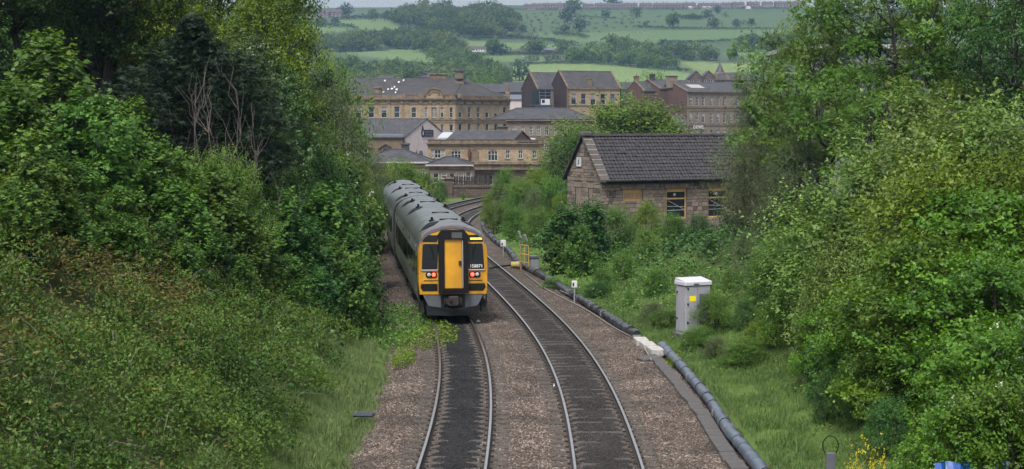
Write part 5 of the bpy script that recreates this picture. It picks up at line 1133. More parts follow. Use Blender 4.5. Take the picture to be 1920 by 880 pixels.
for o in dops:
    MB().bbox(0, o[1] - o[0] + .4, -.05, .08, 0, .29, .012).build('lintel', STM[0], HO, loc=Pg(o[0] - .2, o[3], 0), rz=ag)
    MB().box(.06, o[1] - o[0], -.02, .0, 0, o[3] - o[2]).build('door_infill', STM[2], HO, loc=Pg(o[0], o[2], 0), rz=ag); MB().box(0, .06, -.04, .0, 0, o[3] - o[2]).build('door_jamb', M['bark'], HO, loc=Pg(o[0], o[2], 0), rz=ag)
for (A0, B0, p0, p1, k), o in zip(fw, ops):
    w_, h_ = o[1] - o[0], o[3] - o[2]; wi = MB(); b = .09
    wi.box(0, w_, -.03, .06, h_ - .24, h_); wi.box(0, b, -.03, .06, 0, h_ - .24); wi.box(w_ - b, w_, -.03, .06, 0, h_ - .24); wi.box(b, w_ - b, -.03, .06, 0, .09)
    if k == 'open': wi.box(b, w_ - b, -.02, .05, h_ - .72, h_ - .62)
    f_ = wi.build('window', M['win_wood'], HO, loc=P(o[0], o[2], .12), rz=a)
    if k == 'boarded':
        MB().box(b, w_ - b, .0, .03, .09, h_ - .24).build('board', M['board'], f_); MB().box(w_ * .62, w_ * .66, -.02, -.001, .1, h_ - .25).build('batten', M['win_wood'], f_)
    else:
        MB().box(b, w_ - b, .02, .03, .09, h_ - .24).build('pane', M['glass'], f_)
        MB().tube([(w_ / 2 - .09, .01, h_ - .42), (w_ / 2 - .09, -.005, h_ - .42)], .1, 12).build('vent_disc', M['galv'], f_)
        for q, (u0, v0, u1, v1) in enumerate(((.2, h_ - .8, w_ - .15, h_ - 1.35), (.15, h_ - 1.15, w_ - .1, h_ - 1.2), (.15, h_ - 1.42, w_ - .1, h_ - 1.4))):
            MB().tube([(u0, .012, v0), (u1, .012, v1)], .022, 5).build('inside_strut', M['galv'], f_)
# small white gable sign window
o = gops[0]; g = MB(); ww, hh = o[1] - o[0], o[3] - o[2]
g.box(0, ww, -.07, .0, 0, .05); g.box(0, ww, -.07, 0, hh - .05, hh); g.box(0, .05, -.07, 0, .05, hh - .05); g.box(ww - .05, ww, -.07, 0, .05, hh - .05)
gs = g.build('gable_panel', M['white_paint'], HO, loc=Pg(o[0], o[2], .0), rz=ag); MB().box(.05, ww - .05, -.05, -.0, .05, hh - .05).build('panel_face', mat('pale_blue_panel', (.45, .53, .58), .5), gs)
mk = M['black']
for q in range(5):
    MB().tube([(.12 + .05 * (q % 3), -.056, .12 + .07 * q), (.3 + .03 * (q % 2), -.056, .2 + .05 * q)], .014, 5).build('painted_mark', mk, gs)
# dark tiled roof: every tile a curved pan, too small to pick apart singly
k = (zr - ze) / (WG / 2); sl = math.hypot(WG / 2 + .3, (WG / 2 + .3) * k); nrow = 13; tw = .25; ncol = int(LH / tw); V = []; Fq = []
prof = [(0, 0), (.05, .035), (.1, .012), (.17, .0), (.25, .0)]
rnd = random.Random(2)
def slope_pt(u, t, h): # t: 0 eaves .. 1 ridge along front slope
    y = -.3 + t * (WG / 2 + .3); z = ze - .3 * k + t * (WG / 2 + .3) * k; n_ = np.array([-k, 1.]) / math.hypot(k, 1.); return (u, y + n_[0] * h, z + n_[1] * h)
for r_ in range(nrow):
    for c_ in range(ncol):
        dz = rnd.uniform(-.008, .012) + (.02 if rnd.random() < .03 else 0); o_ = len(V)
        for t, lift in ((r_ / nrow - .012, .075), ((r_ + 1) / nrow, .03)):
            for (a_, h_) in prof: V.append(slope_pt(.2 + c_ * tw + a_, min(t, 1), h_ + lift + dz))
        for (a_, h_) in prof: V.append(slope_pt(.2 + c_ * tw + a_, r_ / nrow - .012, .015))
        n5 = 5
        for i in range(4): Fq += [(o_ + i, o_ + i + 1, o_ + n5 + i + 1, o_ + n5 + i), (o_ + 10 + i, o_ + 11 + i, o_ + i + 1, o_ + i)]
rt = MB(); slab(rt, [slope_pt(.1, 0, 0), slope_pt(LH + .1, 0, 0), slope_pt(LH + .1, 1, 0), slope_pt(.1, 1, 0)], .08); slab(rt, [(LH + .1, WG + .3, ze - .3 * k), (.1, WG + .3, ze - .3 * k), (.1, WG / 2 + .001, zr), (LH + .1, WG / 2 + .001, zr)], .1)
rt = rt.build('roof', M['tile'], HO)
tl = inst('roof_tiles', np_mesh('roof_tiles', np.array(V), np.array(Fq), M['tile']), rt); tl['kind'] = 'stuff'
for i in range(int(LH / .42)): MB().prism([(WG / 2 - .16, zr + .02), (WG / 2 - .1, zr + .12), (WG / 2, zr + .16), (WG / 2 + .1, zr + .12), (WG / 2 + .16, zr + .02)], .25 + i * .42, .25 + i * .42 + .4, 'x').build('ridge_tile', M['tile'], rt)
MB().tube([(.2, -.42, ze - .3 * k + .02), (LH, -.42, ze - .3 * k + .02)], .07, 8).build('gutter', M['black'], rt)
for i in range(9):
    for d in (0, .28): MB().box(.9 + i * 1.15 + d, 1.02 + i * 1.15 + d, -.2, .0, ze - .3, ze - .16).build('corbel', STM[4], HO)
# gable parapet with lead-edged copings
n8 = 9
for i in range(n8):
    t0, t1 = i / n8, (i + .94) / n8; y0_, y1_ = -.32 + t0 * (WG / 2 + .3), -.32 + t1 * (WG / 2 + .3)
    z0_, z1_ = ze + y0_ * k + .16, ze + y1_ * k + .16
    c = MB(); slab(c, [(-.2, y0_, z0_), (.42, y0_, z0_), (.42, y1_, z1_), (-.2, y1_, z1_)], .14); cpn = c.build('coping_stone', STM[4], HO)
    MB().box(-.2, .42, y1_ - .012, y1_ + .02, z1_ - .02, z1_ + .03).build('joint_flashing', M['pale_concrete'], cpn)
c = MB(); slab(c, [(.3, -.34, ze - .34 * k + .12), (.46, -.34, ze - .34 * k + .12), (.46, WG / 2, zr + .14), (.3, WG / 2, zr + .14)], .1); c.build('lead_strip', M['lead'], HO)
c = MB(); slab(c, [(.3, WG + .3, ze - .3 * k + .16), (-.22, WG + .3, ze - .3 * k + .16), (-.22, WG / 2, zr + .17), (.3, WG / 2, zr + .17)], .14); c.build('coping_run', M['slate_dark'], HO)
MB().bbox(-.24, .45, WG / 2 - .3, WG / 2 + .3, zr + .06, zr + .3, .06).build('apex_stone', M['trough'], HO)
# ================================================================ hillside houses
ORD = ['first', 'second', 'third', 'fourth', 'fifth', 'sixth', 'seventh', 'eighth', 'ninth', 'tenth', 'eleventh', 'twelfth', 'thirteenth', 'fourteenth', 'fifteenth', 'sixteenth', 'seventeenth', 'eighteenth', 'nineteenth', 'twentieth', 'twenty-first', 'twenty-second', 'twenty-third', 'twenty-fourth', 'twenty-fifth', 'twenty-sixth', 'twenty-seventh', 'twenty-eighth', 'twenty-ninth', 'thirtieth']
M['far_brick'] = mat('far_brick', (.12, .085, .078), .9, 0, .25, .4); M['far_brick_pale'] = mat('far_pale_brick', (.17, .135, .12), .9, 0, .25, .4); M['far_roof'] = mat('far_roof_tile', (.07, .05, .048), .8, 0, .3, .3)
def hill_house_parts(Wd, D, hw, hr, wm, nwin):
    parts = []
    w = MB(); ops = []
    for i in range(nwin):
        u = (i + .5) * Wd / nwin
        for z in (.9, 3.5): ops.append((u - .75, u + .75, z, z + 1.35))
    wall(w, (0, 0), (Wd, 0), -3, hw, ops); wall(w, (Wd, 0), (Wd, D), -3, hw); wall(w, (Wd, D), (0, D), -3, hw); wall(w, (0, D), (0, 0), -3, hw); gable_wall(w, 0, 0, D, hw, hr, 0, True); gable_wall(w, Wd, 0, D, hw, hr)
    parts.append(('wall', w.mesh('wall', wm)))
    r = MB(); k = (hr - hw) / (D / 2); slab(r, [(-.3, -.4, hw - .4 * k), (Wd + .3, -.4, hw - .4 * k), (Wd + .3, D / 2, hr), (-.3, D / 2, hr)]); slab(r, [(Wd + .3, D + .4, hw - .4 * k), (-.3, D + .4, hw - .4 * k), (-.3, D / 2, hr), (Wd + .3, D / 2, hr)]); parts.append(('roof', r.mesh('roof', M['far_roof'])))
    for x in (Wd * .25, Wd * .75): parts.append(('chimney', MB().box(x - .5, x + .5, D / 2 - .4, D / 2 + .4, hr - .8, hr + 1.1).mesh('chimney', M['far_brick'])))
    for o in ops:
        parts.append(('window', MB().box(o[0], o[1], .02, .1, o[2], o[3], 0).box(o[0] + .3, o[1] - .3, -.0, .019, o[2] + .22, o[3] - .22, 1).mesh('window', [M['win_white'], M['glass']])))
    return parts
HP = [hill_house_parts(15, 9, 5.6, 8.6, M['far_brick'], 4), hill_house_parts(13, 9, 5.4, 8.2, M['far_brick_pale'], 4), hill_house_parts(26, 9, 5.6, 8.4, M['far_brick'], 7)]
def hill_house(i, px, py, rz, label, group, sc=1., ymin=1500):
    p = hit(px, py, ymin)
    t = thing('hill_house', label, 'house', (p[0], p[1], p[2] - .3), rz, group); t.scale = (sc,) * 3
    for n_, me in HP[i]: inst(n_, me, t)
row = [(984, 18.5, 1, .2), (998, 17.5, 1, .15), (1017, 17, 2, 0.), (1045, 17, 0, 0.), (1094, 17.5, 1, .1), (1116, 17, 2, 0), (1144, 17, 2, 0), (1172, 17, 0, 0), (1200, 17, 0, 0), (1226, 17, 0, 0), (1240, 16.5, 2, 0), (1282, 16, 0, 0), (1310, 16, 2, 0), (1352, 15.5, 1, 0), (1374, 15, 0, .1), (1402, 14.5, 0, 0), (1430, 14, 1, 0), (1454, 13.5, 2, .05), (1490, 12.5, 0, 0), (1530, 12, 2, 0)]
for i, (px, py, k, rz) in enumerate(row): hill_house(k, px, py + 1.2, rz, '%s house from the left in the long brick row on the hill crest' % ORD[i], 'brick houses along the hill crest', .8)
for i, (px, py, k) in enumerate(((566, 34, 1), (588, 34, 0), (612, 33, 0))): hill_house(k, px, py, .2, ['brick house at the tree edge of the far left hamlet', 'middle brick house of the far left hamlet', 'brick house of the far left hamlet with pale wall below'][i], 'far left hamlet houses', .95)
p = hit(868, 97.5, 500); s_ = FPX / p[1]; Lw = 42 / s_
t = thing('white_farm_building', 'long low white farm building in the middle of the hillside', 'building', (p[0], p[1], p[2]), .05); hw = 6.5 / s_
ops = [((i + .5) * Lw / 9 - .5, (i + .5) * Lw / 9 + .5, hw * .35, hw * .75) for i in range(9)]; w = MB(); P, a = wall(w, (0, 0), (Lw, 0), -3, hw, ops); wall(w, (Lw, 0), (Lw, 7), -3, hw); wall(w, (0, 7), (0, 0), -3, hw); w.build('wall', M['white_paint'], t); windows(t, P, a, ops, 'sash', 'black'); gable_roof(t, 0, Lw, 0, 7, hw, hw + 1.6, M['far_roof'])
p = hit(1019, 101, 500); s_ = FPX / p[1]; t = thing('hill_barn', 'low grey barn among the hedges right of the white farm', 'building', tuple(p), 0.); Lw = 22 / s_
w = MB(); wall(w, (0, 0), (Lw, 0), -2, 2.6); wall(w, (Lw, 0), (Lw, 6), -2, 2.6); wall(w, (0, 6), (0, 0), -2, 2.6); w.build('wall', M['stone_grey'], t); gable_roof(t, 0, Lw, 0, 6, 2.6, 4.4, M['lead'])
p = hit(611, 32.5, 900); t = thing('pale_terrace', 'long pale low building below the far left hamlet', 'building', tuple(p), 0.); w = MB(); wall(w, (0, 0), (15, 0), -2, 2.6); w.box(0, 15, .1, 6, -2, 2.5); w.build('wall', M['pale_concrete'], t); gable_roof(t, 0, 15, 0, 6, 2.6, 3.6, M['far_roof'])
for i, px in enumerate((1265, 1294, 1320, 1329, 1403)):
    p = hit(px, 17.8, 1300); t = thing('garden_tent', '%s pale garden tent from the left below the crest houses' % ORD[i], 'tent', tuple(p), group='pale garden tents below the crest houses'); MB().add([(-2.6, -2, 0), (2.6, -2, 0), (2.6, 2, 0), (-2.6, 2, 0), (-2.2, -1.8, 2.0), (2.2, -1.8, 2.0), (2.2, 1.8, 2.0), (-2.2, 1.8, 2.0), (-.8, 0, 3), (.8, 0, 3)], [(0, 1, 5, 4), (1, 2, 6, 5), (2, 3, 7, 6), (3, 0, 4, 7), (4, 5, 9, 8), (5, 6, 9), (6, 7, 8, 9), (7, 4, 8)]).build('tent_cover', M['pale_concrete'], t)
# ================================================================ foliage tools
def L_oval(w=.5, fold=.12): return np.array([(0, 0, 0), (w / 2, .5, -fold), (0, 1, -.06), (-w / 2, .5, -fold)]), np.array([(0, 1, 2), (0, 2, 3)])
def L_maple():
    o = [(0, 0), (.22, -.06), (.5, .12), (.36, .3), (.58, .56), (.24, .56), (0, 1.0), (-.24, .56), (-.58, .56), (-.36, .3), (-.5, .12), (-.22, -.06)]
    V = [(0, .34, 0.)] + [(x, y, -.22 * abs(x) - .12 * max(0, y - .4)) for x, y in o]; n = len(o)
    return np.array(V), np.array([(0, i + 1, (i + 1) % n + 1) for i in range(n)])
def L_pinnate(n=4, w=.2):
    V = []; F = []
    def lf(bx, by, ax, ay, l):
        o = len(V); px_, py_ = -ay, ax; V.extend([(bx, by, 0), (bx + ax * l * .5 + px_ * w * l * .8, by + ay * l * .5 + py_ * w * l * .8, -.04), (bx + ax * l, by + ay * l, -.08), (bx + ax * l * .5 - px_ * w * l * .8, by + ay * l * .5 - py_ * w * l * .8, -.04)]); F.extend([(o, o + 1, o + 2), (o, o + 2, o + 3)])
    for i in range(n):
        y = .25 + i * .18
        for s in (-1, 1): lf(0, y, s * .85, .5, .42)
    lf(0, .9, 0, 1, .4)
    return np.array(V), np.array(F)
def L_lance(): return np.array([(0, 0, 0), (.13, .45, -.04), (0, 1, -.1), (-.13, .45, -.04)]), np.array([(0, 1, 2), (0, 2, 3)])
def L_spray():
    V = []; F = []
    for a, l in ((0, 1.), (.6, .7), (-.6, .7), (1.05, .45), (-1.05, .45)):
        o = len(V); d = np.array([math.sin(a), math.cos(a)]); q = np.array([d[1], -d[0]]) * .09; b = np.array([0, .1]); V += [(*(b - q * .5), 0), (*(b + q * .5), 0), (*(b + d * l * .9), -.1)]; F += [(o, o + 1, o + 2)]
    return np.array(V), np.array(F)
def rvec(n, rng): return norm(rng.normal(size=(n, 3)))
def place(tmpl, pos, axis, nrm, size, tint):
    TV_, TF_ = tmpl; n = len(pos); axis = norm(axis); nrm = norm(nrm - axis * np.sum(nrm * axis, 1, keepdims=True)); side = np.cross(axis, nrm)
    V = pos[:, None, :] + size[:, None, None] * (TV_[None, :, 0:1] * side[:, None, :] + TV_[None, :, 1:2] * axis[:, None, :] + TV_[None, :, 2:3] * nrm[:, None, :])
    k = len(TV_); F_ = (np.arange(n) * k)[:, None, None] + TF_[None]
    return V.reshape(-1, 3), F_.reshape(-1, 3), np.repeat(tint, k)
def shoot_leaves(p, d, Ls, k, size, rng, droop=.3, up=.7, tmin=0.):
    """k leaves spiralling round every shoot"""
    n = len(p); a = np.tile(np.arange(k), n); P_ = np.repeat(p, k, 0); D_ = np.repeat(d, k, 0); t = (a + .5) / k
    ref = np.where(np.abs(D_[:, 2:3]) > .9, np.array([[1., 0, 0]]), np.array([[0, 0, 1.]])); u = norm(np.cross(D_, ref)); v = np.cross(D_, u)
    an = a * 2.4 + np.repeat(rng.random(n) * 6.28, k) + rng.normal(size=n * k) * .3
    rad = u * np.cos(an)[:, None] + v * np.sin(an)[:, None]
    L_ = np.repeat(Ls, k) if np.ndim(Ls) else Ls
    pos = P_ + D_ * ((t - .35) * L_)[:, None]
    ax = rad * (1 - .35 * t)[:, None] + D_ * (.15 + .75 * t)[:, None]; ax[:, 2] -= droop
    nr = D_ * .5 + np.array([0, 0, up]) + rng.normal(size=(n * k, 3)) * .17
    sz = size * (1.12 - .5 * t) * rng.uniform(.7, 1.25, n * k)
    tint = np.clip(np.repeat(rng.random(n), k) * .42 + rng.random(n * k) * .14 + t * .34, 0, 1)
    return pos + rad * (.12 * size), ax, nr, sz, tint
def clump_shoots(clumps, per, rng, inner=.25, upb=.55, zmin=-.6, jit=.45, rag=0.):
    P_ = []; D_ = []; G = []
    for (c, r) in clumps:
        n = max(3, int(per * (0.7 + .6 * rng.random()))); q = rvec(n * 2, rng); q = q[q[:, 2] > zmin - rng.random(len(q)) * .3][:n]
        s = np.where(rng.random(len(q)) < inner, rng.uniform(.3, .8, len(q)), rng.uniform(.82, 1.12, len(q)))
        s = np.where(rng.random(len(q)) < rag, rng.uniform(1.15, 1.75, len(q)), s)
        P_.append(np.array(c) + q * np.array(r) * s[:, None]); D_.append(norm(q + np.array([0, 0, upb]) + rng.normal(size=q.shape) * jit)); G.append(np.full(len(q), rng.random()))
    return np.concatenate(P_), np.concatenate(D_), np.concatenate(G)
def limb(a, b, rng, n=5, sag=.08, wob_=.06):
    a = np.array(a, float); b = np.array(b, float); t = np.linspace(0, 1, n)[:, None]; L_ = np.linalg.norm(b - a); p = a + (b - a) * t
    p[1:-1] += rng.normal(size=(n - 2, 3)) * wob_ * L_; p[:, 2] += (np.sin(t[:, 0] * math.pi)) * sag * L_; return p
def crown_clumps(h0, h1, R, K, rc, rng, shape='round', flat=.75, cx=0., cy=0.):
    """clump ellipsoids filling a crown envelope"""
    out = []; g = 2.39996
    for i in range(K):
        t = (i + .5) / K; z = h0 + (h1 - h0) * t
        e = {'round': math.sin(math.pi * (.12 + .83 * t)) ** .7, 'cone': (1.02 - t) ** .75, 'dome': math.sqrt(max(.04, 1 - t * t * .96)), 'vase': .45 + .6 * math.sin(math.pi * min(1, t * .72 + .05))}[shape]
        rr = R * e * math.sqrt(rng.uniform(.15, 1)); a = i * g + rng.normal() * .3; s = rc * rng.uniform(.5, 1.45)
        out.append(((cx + rr * math.cos(a), cy + rr * math.sin(a), z + rng.normal() * .1 * rc), (s, s, s * flat)))
    return out
class Proto:
    """one grown plant: wood mesh + leaf mesh, reused by copies"""
    def __init__(s, name, wood, crown, h, r, extra=None): s.name = name; s.wood = wood; s.crown = crown; s.h = h; s.r = r; s.extra = extra or []
def grow(name, seed, clumps, per, k, shootL, size, tmpl, lm, h, R, trunk_r=.12, stems=1, bark='bark', droop=.3, up=.7, inner=.25, upb=.55, zmin=-.6, twig=True, base_spread=.15, fork=.35, jit=.45, flowers=None, limb_n=None, rag=.1):
    rng = np.random.default_rng(seed); W_ = MB()
    tops = []
    zc = np.array([c[0] for c in clumps])
    for s in range(stems):
        a = 2 * math.pi * s / stems + rng.random(); b0 = np.array([math.cos(a), math.sin(a), 0]) * base_spread * (stems > 1) * R; b0[2] = -.4
        top = np.array([np.mean(zc[:, 0]) + math.cos(a) * R * .28 * (stems > 1), np.mean(zc[:, 1]) + math.sin(a) * R * .28 * (stems > 1), h * .82])
        pl = limb(b0, top, rng, 8, 0, .02); W_.tube(pl, np.linspace(trunk_r, trunk_r * .18, 8), 8); tops.append(pl)
    allp = np.concatenate(tops); tr_ = np.concatenate([np.linspace(trunk_r, trunk_r * .18, 8)] * stems)
    for (c, r) in (clumps if limb_n is None else clumps[:limb_n]):
        c = np.array(c); d = np.linalg.norm(allp - c, axis=1) + np.maximum(0, allp[:, 2] - c[2] + fork * r[0]) * 2.0; j = int(np.argmin(d)); p = limb(allp[j], c, rng, 5, -.06, .05)
        r0 = min(tr_[j] * .6, .035 * np.linalg.norm(c - allp[j]) ** .6 + .012); W_.tube(p, np.linspace(r0, r0 * .3, 5), 5, cap=False)
        if twig:
            for _ in range(5):
                q = c + rvec(1, rng)[0] * np.array(r) * 1.0; W_.tube(limb(p[rng.integers(2, 5)], q, rng, 3, .02, .05), [r0 * .3, r0 * .2, .004], 4, cap=False)
    P_, D_, G = clump_shoots(clumps, per, rng, inner, upb, zmin, jit, rag)
    ok = P_[:, 2] > .05; P_, D_, G = P_[ok], D_[ok], G[ok]
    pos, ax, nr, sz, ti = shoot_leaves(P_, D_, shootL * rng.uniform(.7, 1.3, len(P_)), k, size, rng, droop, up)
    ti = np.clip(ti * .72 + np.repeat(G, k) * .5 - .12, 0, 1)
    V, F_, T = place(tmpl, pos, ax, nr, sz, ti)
    ex = []
    if flowers:
        fm, nf, fs = flowers; o = rng.random(len(P_)).argsort()[:nf]; n_ = len(o); c = P_[o] + D_[o] * shootL * .6
        c = np.repeat(c, 9, 0) + rng.normal(size=(n_ * 9, 3)) * fs * .55
        V2, F2, T2 = place(L_oval(.9, .0), c, rvec(len(c), rng), rvec(len(c), rng) * .5 + np.array([0, 0, 1]), np.full(len(c), fs * .8), rng.random(len(c))); ex.append(('blossom', np_mesh('blossom', V2, F2, fm, {'tint': T2})))
    return Proto(name, W_.mesh('trunk', M[bark]), np_mesh('crown', V, F_, lm, {'tint': T}), h, R, ex)
def plant(pr, name, cat, label, x, y, h, rz, group=None, sxy=1., z=None, tilt=None, sink=.1):
    zz = float(H(x, y)) if z is None else z
    t = thing(name, label, cat, (x, y, zz - sink), rz, group); s = max(h, .3) / pr.h; t.scale = (s * sxy, s * sxy, s)
    if tilt: t.rotation_euler = (tilt[0], tilt[1], rz)
    inst('trunk', pr.wood, t); inst('crown', pr.crown, t)
    for n_, me in pr.extra: inst(n_, me, t)
    return t
# ================================================================ hillside trees
M['far_leaf'] = leaf_mat('far_foliage', (.036, .066, .02), (.085, .135, .04), (.165, .215, .07), .42, .7, .1)
M['far_leaf_dark'] = leaf_mat('far_dark_foliage', (.026, .048, .024), (.047, .08, .035), (.08, .118, .05), .25, .7, .1)
M['may_leaf'] = leaf_mat('may_blossom_foliage', (.06, .085, .03), (.14, .17, .1), (.32, .33, .28), .2, .7, .1)
def far_tree(seed, lm, K=16, shape='round', h=10., R=5., per=17, size=1.4, flat=.85):
    rng = np.random.default_rng(seed); cl = crown_clumps(h * .22, h * .86, R * .8, K, R * .36, rng, shape, flat)
    P_, D_, G = clump_shoots(cl, per, rng, .15, .3, -.5, .3); n = len(P_)
    V, F_, T = place(L_oval(.8, .1), P_, rvec(n, rng) + D_ * .3 - np.array([0, 0, .2]), D_ + rng.normal(size=(n, 3)) * .3, size * rng.uniform(.6, 1.3, n), np.clip(G * .5 + rng.random(n) * .4 + .05, 0, 1))
    wd = MB().tube([(0, 0, -1), (0, 0, h * .35), (.1, 0, h * .7)], [.35, .28, .1], 6)
    for c, r in cl[::3]: wd.tube([(0, 0, h * .3), tuple(np.array(c) * .6 + np.array([0, 0, h * .15])), c], [.16, .1, .03], 4, cap=False)
    return Proto('far', wd.mesh('trunk', M['bark']), np_mesh('crown', V, F_, lm, {'tint': T}), h, R), (V, F_, T)
FT = [far_tree(s, M[m_], K, sh) for s, m_, K, sh in ((1, 'far_leaf', 18, 'round'), (2, 'far_leaf', 22, 'round'), (3, 'far_leaf_dark', 18, 'round'), (4, 'far_leaf_dark', 18, 'cone'), (5, 'may_leaf', 12, 'dome'), (6, 'far_leaf', 14, 'dome'), (7, 'far_leaf_dark', 5, 'dome'))]
solo = [(1262, 52, 22, 0, 'large round spreading tree in the middle of the high pasture'), (1338, 54, 15, 1, 'round tree right of the large tree on the high pasture'), (1259 - 50, 50, 7, 2, 'small dark bush at the field hedge left of the large pasture tree'), (1064, 44, 20, 2, 'tall dark tree of the pasture pair below the crest houses'), (1087, 60, 18, 2, 'dark round tree lower right of the pasture pair'), (1060, 61, 12, 0, 'smaller green tree at the foot of the dark pasture pair'), (1136, 34, 12, 2, 'dark bush alone on the upper pasture slope'), (1077, 26, 26, 0, 'pale loose tree rising in front of the crest houses'), (1193, 34, 17, 5, 'thin pale tree on the upper slope'), (1299, 36, 10, 0, 'bushy tree in the hedge right above the large tree'), (1326, 34, 12, 2, 'dark rounded bush at the upper hedge'), (1346, 26, 12, 2, 'dark bush at the end of the upper hedge'), (1360, 33, 10, 4, 'pale blossoming bush near the upper hedge end'), (1382, 52, 11, 2, 'low dark bush on the right of the high pasture'), (1394, 46, 7, 4, 'little blossoming bush beside the low dark bush'), (1409, 49, 11, 3, 'narrow pointed tree on the right pasture'), (981, 61, 10, 2, 'small dark thorn tree on the rough slope'), (1001, 58, 6, 4, 'tiny pale blossom bush on the rough slope'), (1150, 5.5, 24, 2, 'dark tree top breaking the skyline behind the crest houses'), (974, 152, 16, 2, 'dark bluish tree just left of the brick gables'), (603, 50, 14, 2, 'dark tree in the far left field hedge'), (628, 50, 15, 3, 'pointed dark tree in the far left field hedge'), (648, 33, 22, 2, 'big dark round tree beside the far left hamlet'), (925, 104, 21, 0, 'round tree right of the white farm building'), (938, 104, 13, 2, 'dark tree close to the round tree by the white farm'), (1000, 102, 17, 0, 'bushy tree at the middle hedge junction'), (1012, 100, 15, 1, 'second bushy tree at the middle hedge junction'), (1054, 100, 15, 0, 'rounded pale tree at the left end of the long wood')]
for (px, py, h, k, lab) in solo:
    if py < 8: p = np.array([fx(px, 1835.), 1835., H(fx(px, 1835.), 1835.)]); h = 19
    else: p = hit(px, py, 380)
    plant(FT[k][0], 'hill_tree', 'tree', lab, p[0], p[1], h * (.62 if py > 8 else 1), random.uniform(0, 6), 'single trees on the hillside', 1.15 + random.uniform(-.1, .2), float(p[2]), sink=.5 * 0 + .3)
def wood(name, label, pts, kinds, hm, cat='wood', seed=0, sxy=1.05, kind='stuff'):
    """one mass of trees on the hillside, given as (column, row of the foot) of each crown"""
    rng = np.random.default_rng(seed); Vs = []; Fs = []; Ts = []; o = 0; mi = kinds[0]
    for (px, py) in pts:
        p = hit(px, py, 380); V, F_, T = FT[kinds[rng.integers(len(kinds))]][1]; s = hm / 10. * rng.uniform(.72, 1.28); a = rng.uniform(0, 6.28); c, sn = math.cos(a), math.sin(a)
        Q = V @ np.array([[c, sn, 0], [-sn, c, 0], [0, 0, 1]]) * np.array([s * sxy, s * sxy, s]) + p; Vs.append(Q); Fs.append(F_ + o); Ts.append(np.clip(T * .7 + rng.uniform(-.15, .5), 0, 1)); o += len(Q)
    ob = inst(name, np_mesh(name, np.concatenate(Vs), np.concatenate(Fs), M[{0: 'far_leaf', 1: 'far_leaf', 2: 'far_leaf_dark', 3: 'far_leaf_dark', 4: 'may_leaf', 5: 'far_leaf', 6: 'far_leaf_dark'}[mi]], {'tint': np.concatenate(Ts)})); tag(ob, label, cat, kind=kind); return ob
def fill(poly, step, rng):
    poly = np.array(poly, float); x0, y0 = poly.min(0); x1, y1 = poly.max(0); xs, ys = [], []
    y = y0
    while y <= y1:
        x = x0 + rng.random() * step[0]
        while x <= x1: xs.append(x + rng.normal() * step[0] * .2); ys.append(y + rng.normal() * step[1] * .2); x += step[0]
        y += step[1]
    xs, ys = np.array(xs), np.array(ys); k = inside(poly, xs, ys); return list(zip(xs[k], ys[k]))
rg_ = np.random.default_rng(5)
wood('crest_wood', 'dense wood crowning the hill left of the crest houses', fill([(655, 36), (700, 36), (745, 38), (752, 27), (800, 23), (860, 23), (910, 27), (955, 30), (970, 45), (965, 66), (930, 74), (880, 74), (840, 70), (790, 62), (755, 50), (700, 42)], (12, 6), rg_), [0, 1, 2], 11, seed=1)
wood('left_wood', 'long dark wood across the left hillside', fill([(560, 90), (660, 80), (740, 74), (800, 72), (850, 84), (872, 98), (850, 108), (800, 102), (760, 94), (640, 100), (560, 102)], (11, 5), rg_), [0, 2, 1], 9, seed=2)
wood('diagonal_wood', 'belt of trees running down beside the middle field', fill([(800, 100), (868, 102), (882, 116), (930, 132), (955, 146), (962, 160), (900, 162), (840, 136), (800, 114)], (13, 6), rg_), [0, 1, 5], 7.5, seed=3)
wood('foot_wood', 'dark wood at the foot of the hill above the sandstone ridge', fill([(560, 134), (660, 128), (730, 130), (790, 134), (850, 142), (930, 152), (950, 166), (950, 176), (560, 176)], (14, 8), rg_), [0, 2, 3, 1], 7.5, seed=4)
wood('long_wood', 'long wood sloping down towards the mill roofs', fill([(1066, 108), (1110, 104), (1160, 110), (1200, 114), (1255, 124), (1272, 130), (1240, 131), (1150, 124), (1066, 119)], (11, 5), rg_), [0, 1, 5], 8., seed=5)
wood('upper_long_wood', 'darker strip of trees above the long wood', fill([(1112, 92), (1150, 90), (1200, 98), (1250, 104), (1330, 108), (1380, 112), (1380, 116), (1280, 115), (1240, 112), (1180, 104)], (11, 5), rg_), [0, 2, 2], 8., seed=6)
wood('right_wood', 'dark wood on the right slope behind the tall trees', fill([(1380, 92), (1440, 88), (1560, 90), (1750, 84), (1760, 106), (1460, 108), (1390, 104)], (18, 8), rg_), [0, 2], 10., seed=7)
wood('right_scrub', 'scrubby trees high on the right slope', fill([(1500, 30), (1900, 20), (1900, 70), (1560, 60)], (36, 13), rg_), [0, 2, 4], 8., seed=9)
for i, (pts, lab) in enumerate((([(640 + 9 * j, 97) for j in range(4)] + [(705 + 8 * j, 96) for j in range(3)], 'pale blossoming thorn trees at the edge of the left wood'), ([(952, 103), (962, 102), (972, 103), (982, 101)], 'pale blossoming hedge thorns right of the white farm'), ([(972, 123), (982, 121), (992, 119), (1003, 118), (1026, 118), (1036, 117), (1046, 116), (1055, 116), (1062, 117)], 'row of white blossoming thorns along the lower meadow'), ([(948 + 8 * j, 68 + j) for j in range(8)], 'pale thorn hedge crossing below the crest wood'), ([(1244, 109), (1256, 110), (1274, 110), (1286, 112), (1300, 113), (1318, 112)], 'blossoming thorns on the long wood edge'), ([(735, 41), (742, 42), (750, 41)], 'pale thorn bushes by the upper left field'))): wood('blossoming_thorns', lab, pts, [4], 5. if i != 3 else 5., 'thorn hedge', seed=20 + i, sxy=1.3)
